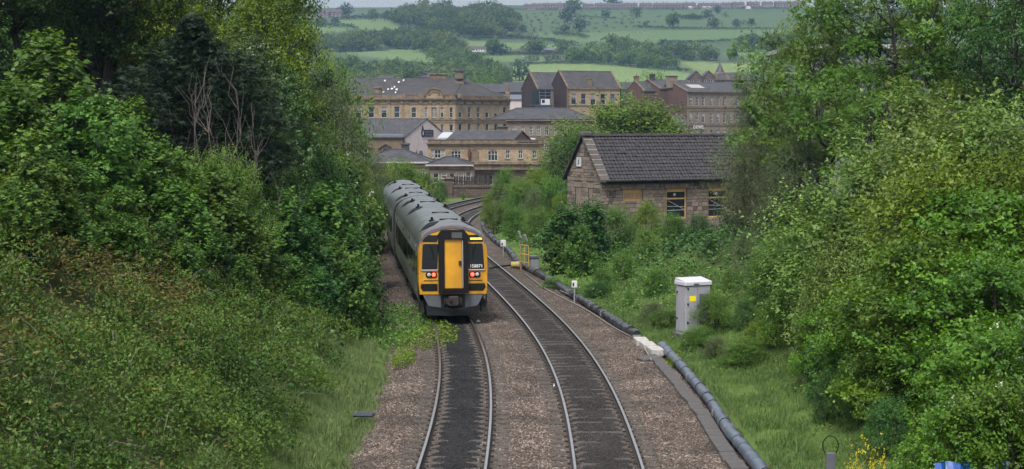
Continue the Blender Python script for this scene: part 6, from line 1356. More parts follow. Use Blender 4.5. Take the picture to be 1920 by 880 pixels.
def hedge_line(pix, n): 
    P_ = np.array(pix, float); s = arclen(P_); q = np.linspace(0, s[-1], n); return list(zip(np.interp(q, s, P_[:, 0]), np.interp(q, s, P_[:, 1])))
for i, (pix, n, hh, lab) in enumerate((([(880, 76), (930, 73), (985, 74), (1030, 80), (1075, 86)], 60, 3.6, 'field hedge curving right below the crest wood'), ([(1195, 53), (1260, 56), (1400, 57), (1500, 56)], 70, 2.6, 'thin hedge along the middle of the high pasture'), ([(1240, 82), (1300, 83), (1370, 79), (1430, 78)], 55, 3., 'hedge under the wide bright pasture'), ([(960, 20), (1030, 19.4), (1150, 19), (1300, 18.4), (1500, 17)], 130, 2.6, 'garden hedge below the crest houses'), ([(1040, 66), (1075, 68), (1100, 73)], 18, 3.5, 'short bushy hedge below the dark pasture pair'), ([(1050, 34), (1110, 34), (1150, 37)], 22, 2.6, 'scrubby hedge across the upper slope'), ([(1275, 37), (1310, 38), (1335, 34)], 18, 4.5, 'hedge linking the upper pasture bushes'), ([(560, 50), (640, 52), (668, 57)], 24, 5., 'left field hedge under the hamlet'), ([(640, 38), (700, 36), (760, 38)], 30, 5., 'hedge below the hamlet trees'), ([(868, 112), (920, 104), (1000, 104), (1060, 103)], 50, 3., 'hedge below the white farm building'), ([(1075, 102), (1040, 102), (1012, 103)], 14, 2.5, 'low hedge beside the grey barn'), ([(960, 124), (1030, 121), (1100, 121), (1200, 128), (1290, 136)], 60, 2.2, 'hedge foot along the lower meadow'))): wood('field_hedge', lab, hedge_line(pix, n), [6], hh * .9, 'hedge', seed=40 + i, sxy=1.7, kind='thing')
wood('slope_scrub', 'tiny scattered thorn bushes on the rough upper slope', fill([(960, 30), (1060, 26), (1240, 28), (1240, 50), (1180, 58), (1060, 70), (985, 66)], (17, 7), rg_), [6], 2.4, 'scrub', seed=70, sxy=1.5)
wood('blossom_scrub', 'tiny pale thorn bushes on the rough upper slope', fill([(980, 34), (1060, 36), (1200, 36), (1100, 64), (1000, 64)], (34, 11), rg_), [4], 2.2, 'scrub', seed=71, sxy=1.4)
# ================================================================ lineside trees and bushes
M['syc'] = leaf_mat('sycamore_leaf', (.034, .078, .015), (.088, .178, .03), (.2, .315, .064), .36, .45, .25)
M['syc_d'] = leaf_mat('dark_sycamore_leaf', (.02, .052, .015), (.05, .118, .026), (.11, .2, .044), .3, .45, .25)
M['lime'] = leaf_mat('fresh_leaf', (.06, .105, .01), (.13, .205, .018), (.24, .33, .04), .38, .5, .3)
M['pale'] = leaf_mat('pale_leaf', (.06, .115, .018), (.145, .235, .048), (.29, .38, .11), .35, .5, .35)
M['ash'] = leaf_mat('ash_leaf', (.042, .088, .013), (.1, .178, .026), (.2, .3, .055), .34, .5, .3)
M['willow'] = leaf_mat('grey_willow_leaf', (.055, .08, .03), (.115, .148, .065), (.2, .235, .115), .28, .55, .3)
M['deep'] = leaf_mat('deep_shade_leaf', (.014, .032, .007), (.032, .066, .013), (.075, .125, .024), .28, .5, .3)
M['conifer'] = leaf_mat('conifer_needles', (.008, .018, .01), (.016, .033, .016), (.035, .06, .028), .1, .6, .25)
M['ivy'] = leaf_mat('ivy_leaf', (.022, .058, .012), (.055, .115, .022), (.12, .195, .04), .22, .35, .5)
M['bramble'] = leaf_mat('bramble_leaf', (.02, .05, .008), (.06, .125, .018), (.14, .225, .04), .3, .5, .25)
M['russet'] = leaf_mat('russet_stem_leaf', (.05, .052, .012), (.115, .1, .024), (.2, .16, .05), .25, .6, .2)
M['bright'] = leaf_mat('bright_shrub_leaf', (.035, .08, .007), (.09, .178, .014), (.185, .295, .03), .38, .45, .35)
M['flower_white'] = leaf_mat('white_flower', (.55, .55, .45), (.7, .7, .6), (.8, .8, .72), .2, .6, .2)
M['flower_yellow'] = leaf_mat('yellow_flower', (.6, .42, .01), (.75, .55, .02), (.85, .66, .04), .2, .6, .2)
MAPLE, OVAL, PINN, LANCE, SPRAY = L_maple(), L_oval(.62, .12), L_pinnate(3, .3), L_lance(), L_spray()
rr_ = np.random.default_rng
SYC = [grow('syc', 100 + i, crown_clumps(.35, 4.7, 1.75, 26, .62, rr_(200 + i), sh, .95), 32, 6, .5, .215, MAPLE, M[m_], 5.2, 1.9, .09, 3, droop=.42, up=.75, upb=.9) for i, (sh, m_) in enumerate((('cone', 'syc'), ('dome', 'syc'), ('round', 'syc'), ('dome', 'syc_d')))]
SHRUB = {}
def shrub(key, seed, h, R, K, rc, per, k, sl, size, tm, m_, **kw):
    SHRUB[key] = [grow(key, seed + i, crown_clumps(.25, h * .92, R * .85, K, rc, rr_(seed + 50 + i), sh, kw.get('flat', .85)), per, k, sl, size, tm, M[m_], h, R, kw.get('tr', .08), kw.get('stems', 3), **{a: b for a, b in kw.items() if a not in ('flat', 'tr', 'stems')}) for i, sh in enumerate(('dome', 'round'))]
shrub('elder', 300, 4.5, 2.4, 34, .7, 62, 7, .46, .135, OVAL, 'pale', droop=.25, upb=.75, rag=.22)
shrub('bright', 320, 4.0, 2.4, 40, .62, 54, 7, .34, .12, L_oval(.8, .1), 'bright', droop=.3, upb=.3, flat=.36, zmin=-.25, rag=.18)
shrub('hawthorn', 340, 3.6, 1.9, 32, .6, 110, 8, .36, .08, OVAL, 'ash', droop=.2)
shrub('green', 360, 3.6, 2.0, 32, .62, 84, 7, .38, .11, OVAL, 'syc', droop=.25)
shrub('deepgreen', 380, 3.6, 2.0, 32, .62, 84, 7, .38, .105, OVAL, 'syc_d', droop=.25)
shrub('willow', 400, 6.0, 2.6, 44, .85, 80, 9, .7, .17, LANCE, 'willow', droop=.2, upb=.8)
shrub('lime', 420, 4.0, 1.9, 32, .62, 74, 7, .38, .11, OVAL, 'lime', droop=.25)
shrub('mayflower', 440, 3.4, 1.8, 28, .6, 80, 7, .34, .09, OVAL, 'pale', droop=.2, flowers=(M['flower_white'], 70, .07))
shrub('broom', 460, 1.1, .6, 10, .25, 26, 6, .3, .04, LANCE, 'ash', droop=-.3, upb=1.2, tr=.02, flowers=(M['flower_yellow'], 110, .035))
shrub('guelder', 480, 3.0, 1.9, 32, .55, 54, 7, .3, .115, L_oval(.8, .1), 'bright', droop=.3, upb=.4, flowers=(M['flower_white'], 16, .075))
# ashes with open branching, flattened leaf layers
def ash(seed, h, R, K, m_='ash', rc=.62, per=26, shape='vase', size=.29, k=5, tr=.17, stems=2, flat=.42):
    return grow('ash', seed, crown_clumps(h * .3, h * .95, R, K, rc, rr_(seed + 9), shape, flat), per, k, .45, size, PINN, M[m_], h, R, tr, stems, droop=.35, up=.8, upb=.5, inner=.15, fork=1.2, zmin=-.2)
ASH = [ash(500, 9., 3.2, 40), ash(501, 9., 3.4, 44), ash(502, 8.5, 2.8, 30)]
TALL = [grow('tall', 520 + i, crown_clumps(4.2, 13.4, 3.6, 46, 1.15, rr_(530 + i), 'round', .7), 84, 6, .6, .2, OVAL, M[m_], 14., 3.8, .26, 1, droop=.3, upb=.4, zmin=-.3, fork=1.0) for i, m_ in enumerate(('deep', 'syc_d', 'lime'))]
ROUND = grow('roundtree', 560, crown_clumps(2.0, 9.2, 5.4, 70, 1.25, rr_(561), 'dome', .8), 60, 5, .6, .3, OVAL, M['ash'], 10., 6., .3, 1, droop=.2, upb=.5)
IVY = grow('ivytree', 570, crown_clumps(.6, 9.2, 1.35, 44, .62, rr_(571), 'round', 1.1), 62, 6, .35, .14, OVAL, M['ivy'], 9.8, 1.6, .2, 1, droop=.6, up=.3, upb=-.1, zmin=-1.)
def conifer(seed, h, R):
    rng = rr_(seed); W_ = MB().tube([(0, 0, -.3), (0, 0, h * .5), (0, 0, h * .98)], [.16, .1, .015], 8); P_ = []; D_ = []; G = []
    n = 250
    for i in range(n):
        t = (i / n) ** 1.0; z = h * (.04 + .93 * t); r = R * (math.sin(math.pi * min(1, .16 + .86 * (1 - t) ** .8) * .5) ** 1.1) * rng.uniform(.75, 1.12) * min(1, (1 - t) * 2.2 + .12); a = i * 2.39996 + rng.normal() * .25
        d = np.array([math.cos(a), math.sin(a), .25 + .5 * t]); b = np.array([0, 0, z * .93]); e = b + d * r
        W_.tube([b, (b + e) / 2 - np.array([0, 0, .05 * r]), e], [.022, .014, .004], 4, cap=False); g = rng.random()
        m = int(10 + 30 * r / R); q = rng.uniform(.25, 1.0, m) ** .7
        pp_ = b + (e - b) * q[:, None] + rng.normal(size=(m, 3)) * .14 * (1.1 - q[:, None] * .5); P_.append(pp_); dd = d * .8 + rng.normal(size=(m, 3)) * .5; dd[:, 2] -= .1; D_.append(dd); G.append(np.full(m, g))
    P_, D_, G = np.concatenate(P_), norm(np.concatenate(D_)), np.concatenate(G); k = 3; n = len(P_)
    pos = np.repeat(P_, k, 0) + rng.normal(size=(n * k, 3)) * .07; ax = np.repeat(D_, k, 0) + rng.normal(size=(n * k, 3)) * .45; nr = rng.normal(size=(n * k, 3)) * .5 + np.array([0, 0, 1])
    V, F_, T = place(SPRAY, pos, ax, nr, rng.uniform(.18, .32, n * k), np.clip(np.repeat(G, k) * .55 + rng.random(n * k) * .45, 0, 1))
    return Proto('conifer', W_.mesh('trunk', M['bark']), np_mesh('crown', V, F_, M['conifer'], {'tint': T}), h, R)
CON = conifer(600, 8., 2.4)
def V_(pr, name, cat, label, px, top, Y, group=None, sxy=1., rz=None, hmax=99):
    """plant whose foot is on the ground at distance Y under photo column px and whose top reaches row top"""
    x = fx(px, Y); g = float(H(x, Y)); h = min(hmax, fz(top, Y) - g); rz = random.uniform(0, 6.28) if rz is None else rz
    return plant(pr, name, cat, label, x, Y, h, rz, group, sxy * (pr.h / h) ** .0)
gS = 'sycamore saplings on the left slope'
for i, (px, top, Y, k, sxy, lab) in enumerate((
    (18, 150, 41, 1, 1.15, 'broad sycamore sapling at the very left edge above the brambles'), (92, 48, 47, 0, 1.0, 'tall pointed sycamore sapling left of the bare trunks'), (165, 165, 46, 2, 1.0, 'sycamore sapling shoulder right of the tall pointed one'), (225, 225, 48, 1, 1.1, 'rounded sycamore sapling below the two bare trunks'), (60, 280, 39, 2, 1.2, 'low sycamore sapling in front of the left edge one'), (140, 300, 42, 1, 1.15, 'leafy sycamore sapling above the white blossom at the bramble edge'), (250, 175, 54, 0, .9, 'slim sycamore shoot left of the dark conifer'), (300, 255, 49, 2, 1.05, 'sycamore sapling at the left foot of the dark conifer'), (225, 345, 44, 1, 1.1, 'sycamore sapling in the middle of the left thicket'), (330, 330, 47, 0, 1.2, 'sycamore sapling below the bare grey stems'), (390, 300, 51, 2, 1.1, 'sycamore sapling directly under the bare grey stems'), (310, 410, 45.5, 3, 1.1, 'dark sycamore sapling at the upper bramble edge'), (430, 370, 50, 1, 1.15, 'broad sycamore sapling right of the dark one'), (400, 425, 48, 3, 1.1, 'dark low sycamore at the bramble edge centre'), (500, 330, 56, 2, 1.05, 'sycamore sapling below the ivy column'), (490, 425, 51.5, 1, 1.1, 'sycamore sapling above the middle of the brambles'), (560, 395, 56, 3, 1.05, 'dark sycamore sapling near the foot of the slope'), (545, 470, 53, 0, 1.0, 'pale sycamore sapling standing forward at the slope foot'), (610, 345, 62, 1, 1.0, 'sycamore on the slope left of the train roof'), (620, 440, 58, 2, 1.05, 'big-leaved sycamore sapling facing the train cab'), (650, 400, 65, 3, .9, 'dark sycamore beside the train cab'), (655, 490, 57.5, 1, .95, 'sycamore sapling nearest the train at the grass edge'), (600, 500, 55, 3, .95, 'low dark sycamore beside the grass strip'), (683, 470, 60, 3, .7, 'small dark sycamore left of the train cab'), (655, 350, 76, 2, .8, 'sycamore further along the slope beside the first coach'), (640, 300, 76, 1, .95, 'light sycamore on the slope behind the train side bushes'), (25, 330, 36.5, 2, 1.2, 'lowest broad sycamore sapling at the left frame edge'), (125, 365, 39.5, 0, 1.2, 'low sycamore sapling standing forward over the russet patch'), (235, 405, 42.5, 1, 1.2, 'low sycamore sapling at the bramble edge below the bare trunks'), (340, 440, 45, 2, 1.2, 'forward sycamore sapling at the middle of the bramble edge'), (445, 470, 48, 0, 1.2, 'forward sycamore sapling above the grass strip brambles'))):
    V_(SYC[k], 'sycamore_sapling', 'sycamore', lab, px, top, Y, gS, sxy)
V_(CON, 'dark_conifer', 'conifer', 'dark bushy conifer rising behind the bare grey stems', 362, -8, 57, None, 1.45)
V_(TALL[2], 'bright_tree', 'tree', 'fresh yellow-green tree just behind the dark conifer', 330, -60, 64, 'tall trees on the left bank', .8); V_(TALL[2], 'bright_tree', 'tree', 'fresh green tree to the right of the dark conifer', 500, -40, 66, 'tall trees on the left bank', .75)
V_(IVY, 'ivy_clad_tree', 'tree', 'ivy-clad tree column right of the dark conifer', 475, 55, 60, 'ivy-clad trees', 1.0); V_(IVY, 'ivy_clad_tree', 'tree', 'shorter ivy-clad tree at the right edge of the left bank', 535, 115, 64, 'ivy-clad trees', 1.0)
V_(TALL[1], 'bank_tree', 'tree', 'dark leafy tree at the top edge above the valley view', 515, -90, 70, 'tall trees on the left bank', .7)
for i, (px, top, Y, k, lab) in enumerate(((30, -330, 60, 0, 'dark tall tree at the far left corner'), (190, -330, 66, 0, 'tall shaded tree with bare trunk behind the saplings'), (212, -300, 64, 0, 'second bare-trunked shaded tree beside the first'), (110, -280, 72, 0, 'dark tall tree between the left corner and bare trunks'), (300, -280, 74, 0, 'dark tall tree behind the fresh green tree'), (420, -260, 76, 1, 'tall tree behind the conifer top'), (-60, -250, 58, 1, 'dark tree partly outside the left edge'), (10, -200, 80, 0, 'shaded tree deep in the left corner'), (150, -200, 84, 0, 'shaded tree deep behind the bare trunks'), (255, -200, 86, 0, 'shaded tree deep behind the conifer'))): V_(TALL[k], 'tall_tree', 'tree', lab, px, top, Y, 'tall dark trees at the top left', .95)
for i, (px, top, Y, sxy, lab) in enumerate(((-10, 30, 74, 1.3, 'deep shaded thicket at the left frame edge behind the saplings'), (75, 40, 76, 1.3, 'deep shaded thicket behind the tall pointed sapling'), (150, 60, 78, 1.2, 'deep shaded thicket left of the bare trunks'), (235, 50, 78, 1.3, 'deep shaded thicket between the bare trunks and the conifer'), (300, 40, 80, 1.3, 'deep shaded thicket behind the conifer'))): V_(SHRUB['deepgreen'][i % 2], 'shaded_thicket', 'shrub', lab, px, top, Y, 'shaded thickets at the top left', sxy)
# bare stems of a dead shrub
def bare(label, px, top, Y, n, seed):
    rng = rr_(seed); x = fx(px, Y); g = float(H(x, Y)); h = fz(top, Y) - g; t = thing('bare_shrub', label, 'dead shrub', (x, Y, g - .1), 0, 'bare grey shrubs'); 
    for i in range(n):
        b = np.array([rng.normal() * .3, rng.normal() * .2, 0]); hh = h * rng.uniform(.55, 1.); e = b + np.array([rng.normal() * .1 * hh, rng.normal() * .2, hh]); p = limb(b, e, rng, 6, 0, .03); mb = MB().tube(p, np.linspace(.022, .006, 6), 5)
        for j in range(9):
            q = p[rng.integers(1, 6)]; d = norm((e - b) / hh + rng.normal(size=3) * .28); mb.tube(limb(q, q + d * hh * rng.uniform(.15, .4), rng, 4, 0, .06), np.linspace(.01, .003, 4), 4)
        mb.build('stem', M['bark_pale'], t)
bare('cluster of bare grey stems in front of the conifer', 452, 170, 54, 9, 2); bare('left cluster of bare grey stems before the conifer', 384, 165, 54, 6, 3); bare('thin bare stems among the saplings below the ivy tree', 478, 280, 54, 3, 5)
# green mounds and small trees on the left
for (k, v, px, top, Y, sxy, nm, lab) in (('hawthorn', 0, 420, 290, 52.5, .9, 'low_shrub', 'olive-green low shrub at the foot of the bare stems'), ('hawthorn', 1, 340, 290, 54, .8, 'low_shrub', 'small-leaved shrub left of the bare stems'), ('mayflower', 0, 578, 225, 72, .8, 'may_tree', 'white-flecked may tree at the right edge of the left bank'), ('mayflower', 1, 85, 445, 38.5, .55, 'may_bush', 'small white-blossomed may bush at the top of the brambles'), ('willow', 0, 588, 120, 92, .7, 'willow_tree', 'loose grey-green willow in front of the sandstone block'), ('willow', 1, 620, 190, 96, .55, 'willow_tree', 'rounded grey-green willow covering the slate roof end'), ('green', 0, 618, 116, 99, .5, 'bank_sapling', 'upright green sapling top against the sandstone roof'), ('lime', 0, 650, 290, 96, .8, 'yellow_shrub', 'yellow-green shrub on the slope below the willow'), ('lime', 1, 625, 280, 84, .7, 'yellow_shrub', 'yellow-green shrub beside the may tree'), ('green', 1, 670, 330, 98, .7, 'slope_shrub', 'green shrub above the rear coach'), ('lime', 0, 750, 300, 140, 1.2, 'lime_tree', 'fresh green tree above the end of the train'), ('lime', 1, 715, 315, 128, 1.0, 'lime_tree', 'fresh green tree left of the train end'), ('green', 0, 785, 318, 146, 1.0, 'lime_tree', 'green tree right of the train end roof'), ('willow', 1, 690, 285, 118, .9, 'willow_tree', 'tall willow behind the rear coach'), ('green', 0, 560, 330, 68, .8, 'slope_shrub', 'green shrub under the ivy-clad trees'), ('lime', 1, 585, 360, 66, .7, 'slope_shrub', 'yellowish shrub in the left thicket near the train'), ('deepgreen', 1, 590, 290, 70, .8, 'slope_shrub', 'dark shrub below the may tree'), ('green', 1, 640, 350, 82, .7, 'slope_shrub', 'green shrub on the slope beside the coach windows'), ('green', 0, 825, 335, 160, .7, 'wall_shrub', 'shrub in front of the stained wall pier'), ('hawthorn', 1, 868, 358, 166, .4, 'wall_shrub', 'low shrub at the foot of the stained wall'), ('deepgreen', 0, 745, 335, 118, .7, 'wall_shrub', 'dark shrub just left of the train tail')):
    V_(SHRUB[k][v], nm, 'tree' if 'tree' in nm else 'shrub', lab, px, top, Y, 'shrubs and small trees of the left bank', sxy)
# right-hand side
gR = 'bushes of the right bank'
for (k, v, px, top, Y, sxy, nm, lab) in (
    ('green', 0, 945, 315, 138, .6, 'dark_round_shrub', 'dark rounded shrub in front of the station windows'), ('lime', 0, 915, 358, 124, .5, 'yellow_shrub', 'yellow-green shrub where the tracks vanish'), ('hawthorn', 0, 975, 335, 128, .9, 'rail_shrub', 'loose olive shrub right of the dark rounded one'), ('lime', 1, 1010, 312, 132, .8, 'yellow_shrub', 'yellow-green tree below the pale stone block'), ('green', 1, 1040, 330, 118, .9, 'rail_shrub', 'green shrub against the stone house gable'), ('hawthorn', 1, 930, 375, 114, .8, 'rail_shrub', 'olive shrub beside the wrapped cables far end'), ('willow', 0, 1000, 350, 112, .6, 'grey_shrub', 'grey-green willow shrub before the stone house'), ('green', 0, 965, 385, 106, .8, 'rail_shrub', 'green shrub above the white box nearest the train'), ('hawthorn', 0, 1010, 390, 100, .9, 'rail_shrub', 'loose olive shrub behind the yellow frame'), ('lime', 0, 1050, 365, 104, .7, 'yellow_shrub', 'yellow-green shrub at the gable corner of the stone house'),
    ('green', 1, 1155, 385, 90, .9, 'house_shrub', 'green bush under the boarded window'), ('lime', 1, 1215, 375, 92, .75, 'house_shrub', 'pale green bush between the two house windows'), ('green', 0, 1265, 398, 88, .9, 'house_shrub', 'green bush below the second house window'), ('deepgreen', 1, 1310, 400, 86, .8, 'house_shrub', 'dark bush below the third house window'), ('hawthorn', 1, 1170, 470, 76, .9, 'rail_shrub', 'fine-leaved bush right of the dark sycamores'), ('elder', 0, 1215, 425, 80, .85, 'elder_bush', 'pale leafy elder bush left of the cabinet'), ('green', 1, 1130, 500, 73, .75, 'rail_shrub', 'low green bush above the white box'), ('green', 0, 1230, 500, 69, .8, 'rail_shrub', 'green bush directly left of the cabinet'), ('hawthorn', 0, 1180, 540, 68, .6, 'rail_shrub', 'low bush above the wrapped cables'),
    ('deepgreen', 0, 1335, 440, 74, 1.0, 'bank_shrub', 'dark bush behind the cabinet'), ('hawthorn', 1, 1375, 500, 64, .9, 'bank_shrub', 'small-leaved bush leaning over the cabinet'), ('hawthorn', 0, 1342, 545, 57.6, 1.1, 'bank_shrub', 'low thorny bush covering the cabinet corner'), ('willow', 1, 1400, 430, 70, .8, 'grey_shrub', 'grey willow bush right of the cabinet'), ('green', 1, 1440, 470, 60, .9, 'bank_shrub', 'green bush on the bank right of the cabinet'), ('deepgreen', 1, 1400, 560, 56.5, .8, 'bank_shrub', 'dark bush at the top of the grass'), ('bright', 0, 1470, 540, 52, .8, 'bank_shrub', 'bright green bush above the open grass'), ('green', 0, 1490, 430, 57, 1.0, 'bank_shrub', 'green bush below the grey willow tree'), ('lime', 0, 1520, 410, 60, .8, 'yellow_shrub', 'yellowish bush at the middle of the right bank'),
    ('elder', 1, 1600, 330, 50, 1.1, 'pale_bush', 'pale grey-green leafy bush left of the big pale one'), ('elder', 0, 1690, 270, 49, 1.15, 'pale_bush', 'big pale leafy bush in the middle of the right bank'), ('elder', 1, 1790, 190, 48, 1.05, 'pale_bush', 'tall pale leafy bush below the dark corner tree'), ('elder', 0, 1880, 195, 46, 1.05, 'pale_bush', 'pale leafy bush at the right edge'), ('lime', 1, 1775, 290, 44, 1.0, 'bright_bush', 'fresh yellow-green bush in front of the tall pale bush'), ('bright', 1, 1850, 330, 42, 1.1, 'bright_bush', 'bright green bush in the right thicket'), ('lime', 0, 1900, 290, 43, .9, 'bright_bush', 'fresh green bush touching the right edge'), ('elder', 1, 1580, 455, 47, .95, 'pale_bush', 'pale bush low on the right bank'), ('elder', 0, 1680, 430, 44, .9, 'pale_bush', 'pale bush above the dark hollow'), ('bright', 0, 1560, 560, 46, .9, 'bright_bush', 'bright green bush beside the open grass'), ('bright', 1, 1640, 520, 42, 1.0, 'bright_bush', 'bright green bush overhanging the grass'), ('bright', 0, 1750, 420, 40, 1.1, 'bright_bush', 'large bright green bush on the right'), ('bright', 1, 1850, 460, 37.5, 1.15, 'bright_bush', 'large bright green bush near the right edge'), ('bright', 0, 1700, 600, 38.5, .9, 'bright_bush', 'bright bush above the yellow broom'), ('bright', 1, 1800, 620, 36, .9, 'bright_bush', 'layered bright bush over the dark hollow'), ('green', 1, 1620, 660, 40, .8, 'bank_shrub', 'low green bush at the edge of the grass'), ('deepgreen', 0, 1560, 690, 41, .62, 'bank_shrub', 'low dark bush in the near grass'), ('deepgreen', 1, 1680, 740, 36, .8, 'bank_shrub', 'dark bush behind the yellow broom'),
    ('guelder', 0, 1895, 590, 32, .9, 'flowering_bush', 'white-flowered bush at the lower right edge'), ('guelder', 1, 1830, 740, 30.5, .9, 'flowering_bush', 'white-flowered bush in the lower right corner'), ('guelder', 0, 1910, 700, 30, .9, 'flowering_bush', 'white-flowered bush cut by the right frame edge'), ('broom', 0, 1640, 832, 34, .7, 'broom_bush', 'yellow-flowered broom bush near the grey post'), ('broom', 1, 1612, 868, 33, .6, 'broom_bush', 'low yellow-flowered broom at the bottom edge'), ('bright', 0, 1740, 790, 33, .8, 'bright_bush', 'low bright bush right of the yellow broom')):
    V_(SHRUB[k][v], nm, 'bush' if 'bush' in nm else 'shrub', lab, px, top, Y, gR, sxy)
for (k, px, top, Y, sxy, lab) in ((3, 1065, 378, 84, 1.1, 'dark sycamore bush right of the yellow frame'), (3, 1110, 372, 86, 1.0, 'dark sycamore bush below the stone house gable'), (1, 1090, 420, 81, .9, 'sycamore bush in front of the dark pair'), (2, 1045, 440, 83, .8, 'low sycamore bush behind the yellow frame'), (3, 1260, 450, 79, .9, 'dark sycamore bush above the cabinet'), (1, 1480, 380, 66, .9, 'sycamore bush on the right bank below the tall trees'), (3, 1545, 620, 44, .7, 'dark sycamore bush at the grass edge')): V_(SYC[k], 'sycamore_bush', 'sycamore', lab, px, top, Y, 'sycamore bushes right of the line', sxy)
V_(ROUND, 'round_tree', 'tree', 'big rounded green tree behind the stone house roof', 1180, 186, 168, None, 1.55)
V_(SHRUB['green'][0], 'round_tree_skirt', 'tree', 'green tree at the left foot of the big rounded tree', 1085, 235, 160, None, 1.1)
for (k, px, top, Y, sxy, lab) in ((2, 1452, 60, 82, .65, 'slim open ash with bare forks left of the tall ashes'), (0, 1520, 22, 78, .7, 'open-branched ash against the green hillside'), (1, 1625, -70, 80, .9, 'tall ash reaching out of the top of the frame'), (0, 1700, -90, 76, 1.0, 'tall dark-stemmed ash right of the highest ash'), (1, 1790, -60, 78, .95, 'ash with thin upright branches near the right corner'), (2, 1560, 100, 72, 1.0, 'lower ash with horizontal branch in front of the tall ones'), (2, 1660, 150, 66, 1.1, 'spreading ash branches above the pale bushes'), (2, 1495, 180, 74, .9, 'ash branches overhanging the stone house roof'), (2, 1760, 130, 64, 1.0, 'ash behind the tall pale bush')): V_(ASH[k], 'ash_tree', 'ash tree', lab, px, top, Y, 'ash trees on the right bank', sxy)
V_(TALL[1], 'corner_tree', 'tree', 'dark dense tree in the top right corner', 1905, -150, 62, None, .8); V_(TALL[1], 'corner_tree', 'tree', 'dark tree behind the top right corner one', 1965, -120, 70, None, .8)
for (v, px, top, Y, sxy, lab) in ((0, 1425, 165, 84, .75, 'grey-green willow covering the mill windows'), (1, 1412, 260, 79, .75, 'grey-green willow drooping over the stone house end'), (0, 1455, 300, 74, .75, 'lower grey willow beside the stone house roof'), (1, 1500, 250, 72, .8, 'willow under the open ash')): V_(SHRUB['willow'][v], 'willow_tree', 'willow', lab, px, top, Y, 'grey willows by the stone house', sxy)
# ---- trees among the town roofs
for (px, py, Y, h, k, lab) in ((1228, 150, 480, 9, 0, 'bright tree top between the mill chimneys'), (880, 168, 520, 12, 2, 'dark trees behind the ornate chimney'), (1150, 172, 420, 8, 1, 'small tree beside the five-window brick block'), (915, 160, 540, 12, 1, 'green tree behind the sandstone corner finial')):
    x = fx(px, Y); z = fz(py, Y); g = float(H(x, Y)); plant(ROUND, 'town_tree', 'tree', lab, x, Y, z - g + h * .2, 1. + k, 'trees among the town roofs', .55, g)
# ================================================================ ground cover
def cover(name, label, n, xr_, yr_, mask, height, size, tm, m_, seed, cat='ground cover', lean=.6, tintf=None, thin=1.):
    rng = rr_(seed); x = rng.uniform(*xr_, n); y = rng.uniform(*yr_, n); k = mask(x, y, rng); x, y = x[k], y[k]; n = len(x)
    z = H(x, y); e = .3; gx_ = (H(x + e, y) - z) / e; gy_ = (H(x, y + e) - z) / e; hgt = height(x, y, rng)
    pos = np.stack([x, y, z + hgt], 1); nr = np.stack([-gx_, -gy_, np.ones(n)], 1) + rng.normal(size=(n, 3)) * lean; ax = rvec(n, rng); ax[:, 2] *= .5
    ti = np.clip(tintf(x, y, rng) if tintf else rng.random(n), 0, 1)
    V, F_, T = place(tm, pos, ax, nr, size * rng.uniform(.6, 1.4, n), ti); o = inst(name, np_mesh(name, V, F_, M[m_], {'tint': T})); return tag(o, label, cat, kind='stuff')
def mound(x, y): return np.clip(fbm(x * .85, y * .7, 71, 3) - .25, 0, 1) * 2.5 + .1 * vnoise(x * 5, y * 5, 72)
def slopeL(x, y): return (xL(y) - 3.6) - x
def bmask(x, y, rng): u = slopeL(x, y); return (u > .25 + .7 * vnoise(y * .7, x * .7, 5)) & (u < 13) & (rng.random(len(x)) < np.clip(2.1 - (y - 22) / 38, .25, 1))
rus = lambda x, y: np.clip(sstep(.42, .56, fbm(x * .3 + 9, y * .2, 91, 3)) + .8 * np.exp(-((slopeL(x, y) - 5.2 - (y - 32) * .02) / 1.1) ** 2) * (y < 46), 0, 1) * sstep(1.8, 4, slopeL(x, y))
def brambles():
    """low arching tufts, each a small dome of leaves, merging into one tangle"""
    rng = rr_(7); n = 6000; x = rng.uniform(-23, -4.5, n); y = 19 + 46 * rng.random(n) ** 1.15; k = bmask(x, y, rng) & (rng.random(n) > rus(x, y) * .62) & (rng.random(n) > .45 * sstep(.42, .3, fbm(x * .6, y * .5, 83, 3))); x, y = x[k], y[k]; n = len(x)
    R_ = rng.uniform(.2, .75, n) * (.75 + .5 * vnoise(x * .4, y * .4, 77)); c = np.stack([x, y, H(x, y) + mound(x, y) * .55 - R_ * .15], 1); tt = np.clip(rng.random(n) * .4 + 1.5 * (fbm(x * .45, y * .35, 61, 3) - .3) + .1, 0, 1)
    m = np.maximum(20, (R_ ** 2 * 470 * np.clip(1.6 - (y - 20) / 40, .45, 1.2)).astype(int)); idx = np.repeat(np.arange(n), m); N = len(idx); q = rvec(N, rng); q[:, 2] = np.abs(q[:, 2]) * 1.0 - .15; q = norm(q)
    pos = c[idx] + q * (R_[idx] * rng.uniform(.72, 1.1, N))[:, None] * np.array([1, 1, .8]); nr = q + np.array([0, -.1, .5]) + rng.normal(size=(N, 3)) * .35; ax = rvec(N, rng) + np.array([0, 0, -.25])
    V, F_, T = place(OVAL, pos, ax, nr, .078 * rng.uniform(.5, 1.5, N), np.clip(tt[idx] * .7 + rng.random(N) * .35 - .02, 0, 1)); o = inst('brambles', np_mesh('brambles', V, F_, M['bramble'], {'tint': T})); tag(o, 'low tangle of green brambles covering the left slope', 'brambles', kind='stuff')
brambles()
cover('russet_undergrowth', 'thin russet and olive undergrowth patches on the left slope', 170000, (-24, -4.5), (20, 66), lambda x, y, r: bmask(x, y, r) & (r.random(len(x)) < .12 + rus(x, y) * .75), lambda x, y, r: mound(x, y) * (.55 + .5 * r.random(len(x))) + .2 * r.random(len(x)), .12, L_oval(.34, .08), 'russet', 8, 'undergrowth', .8)
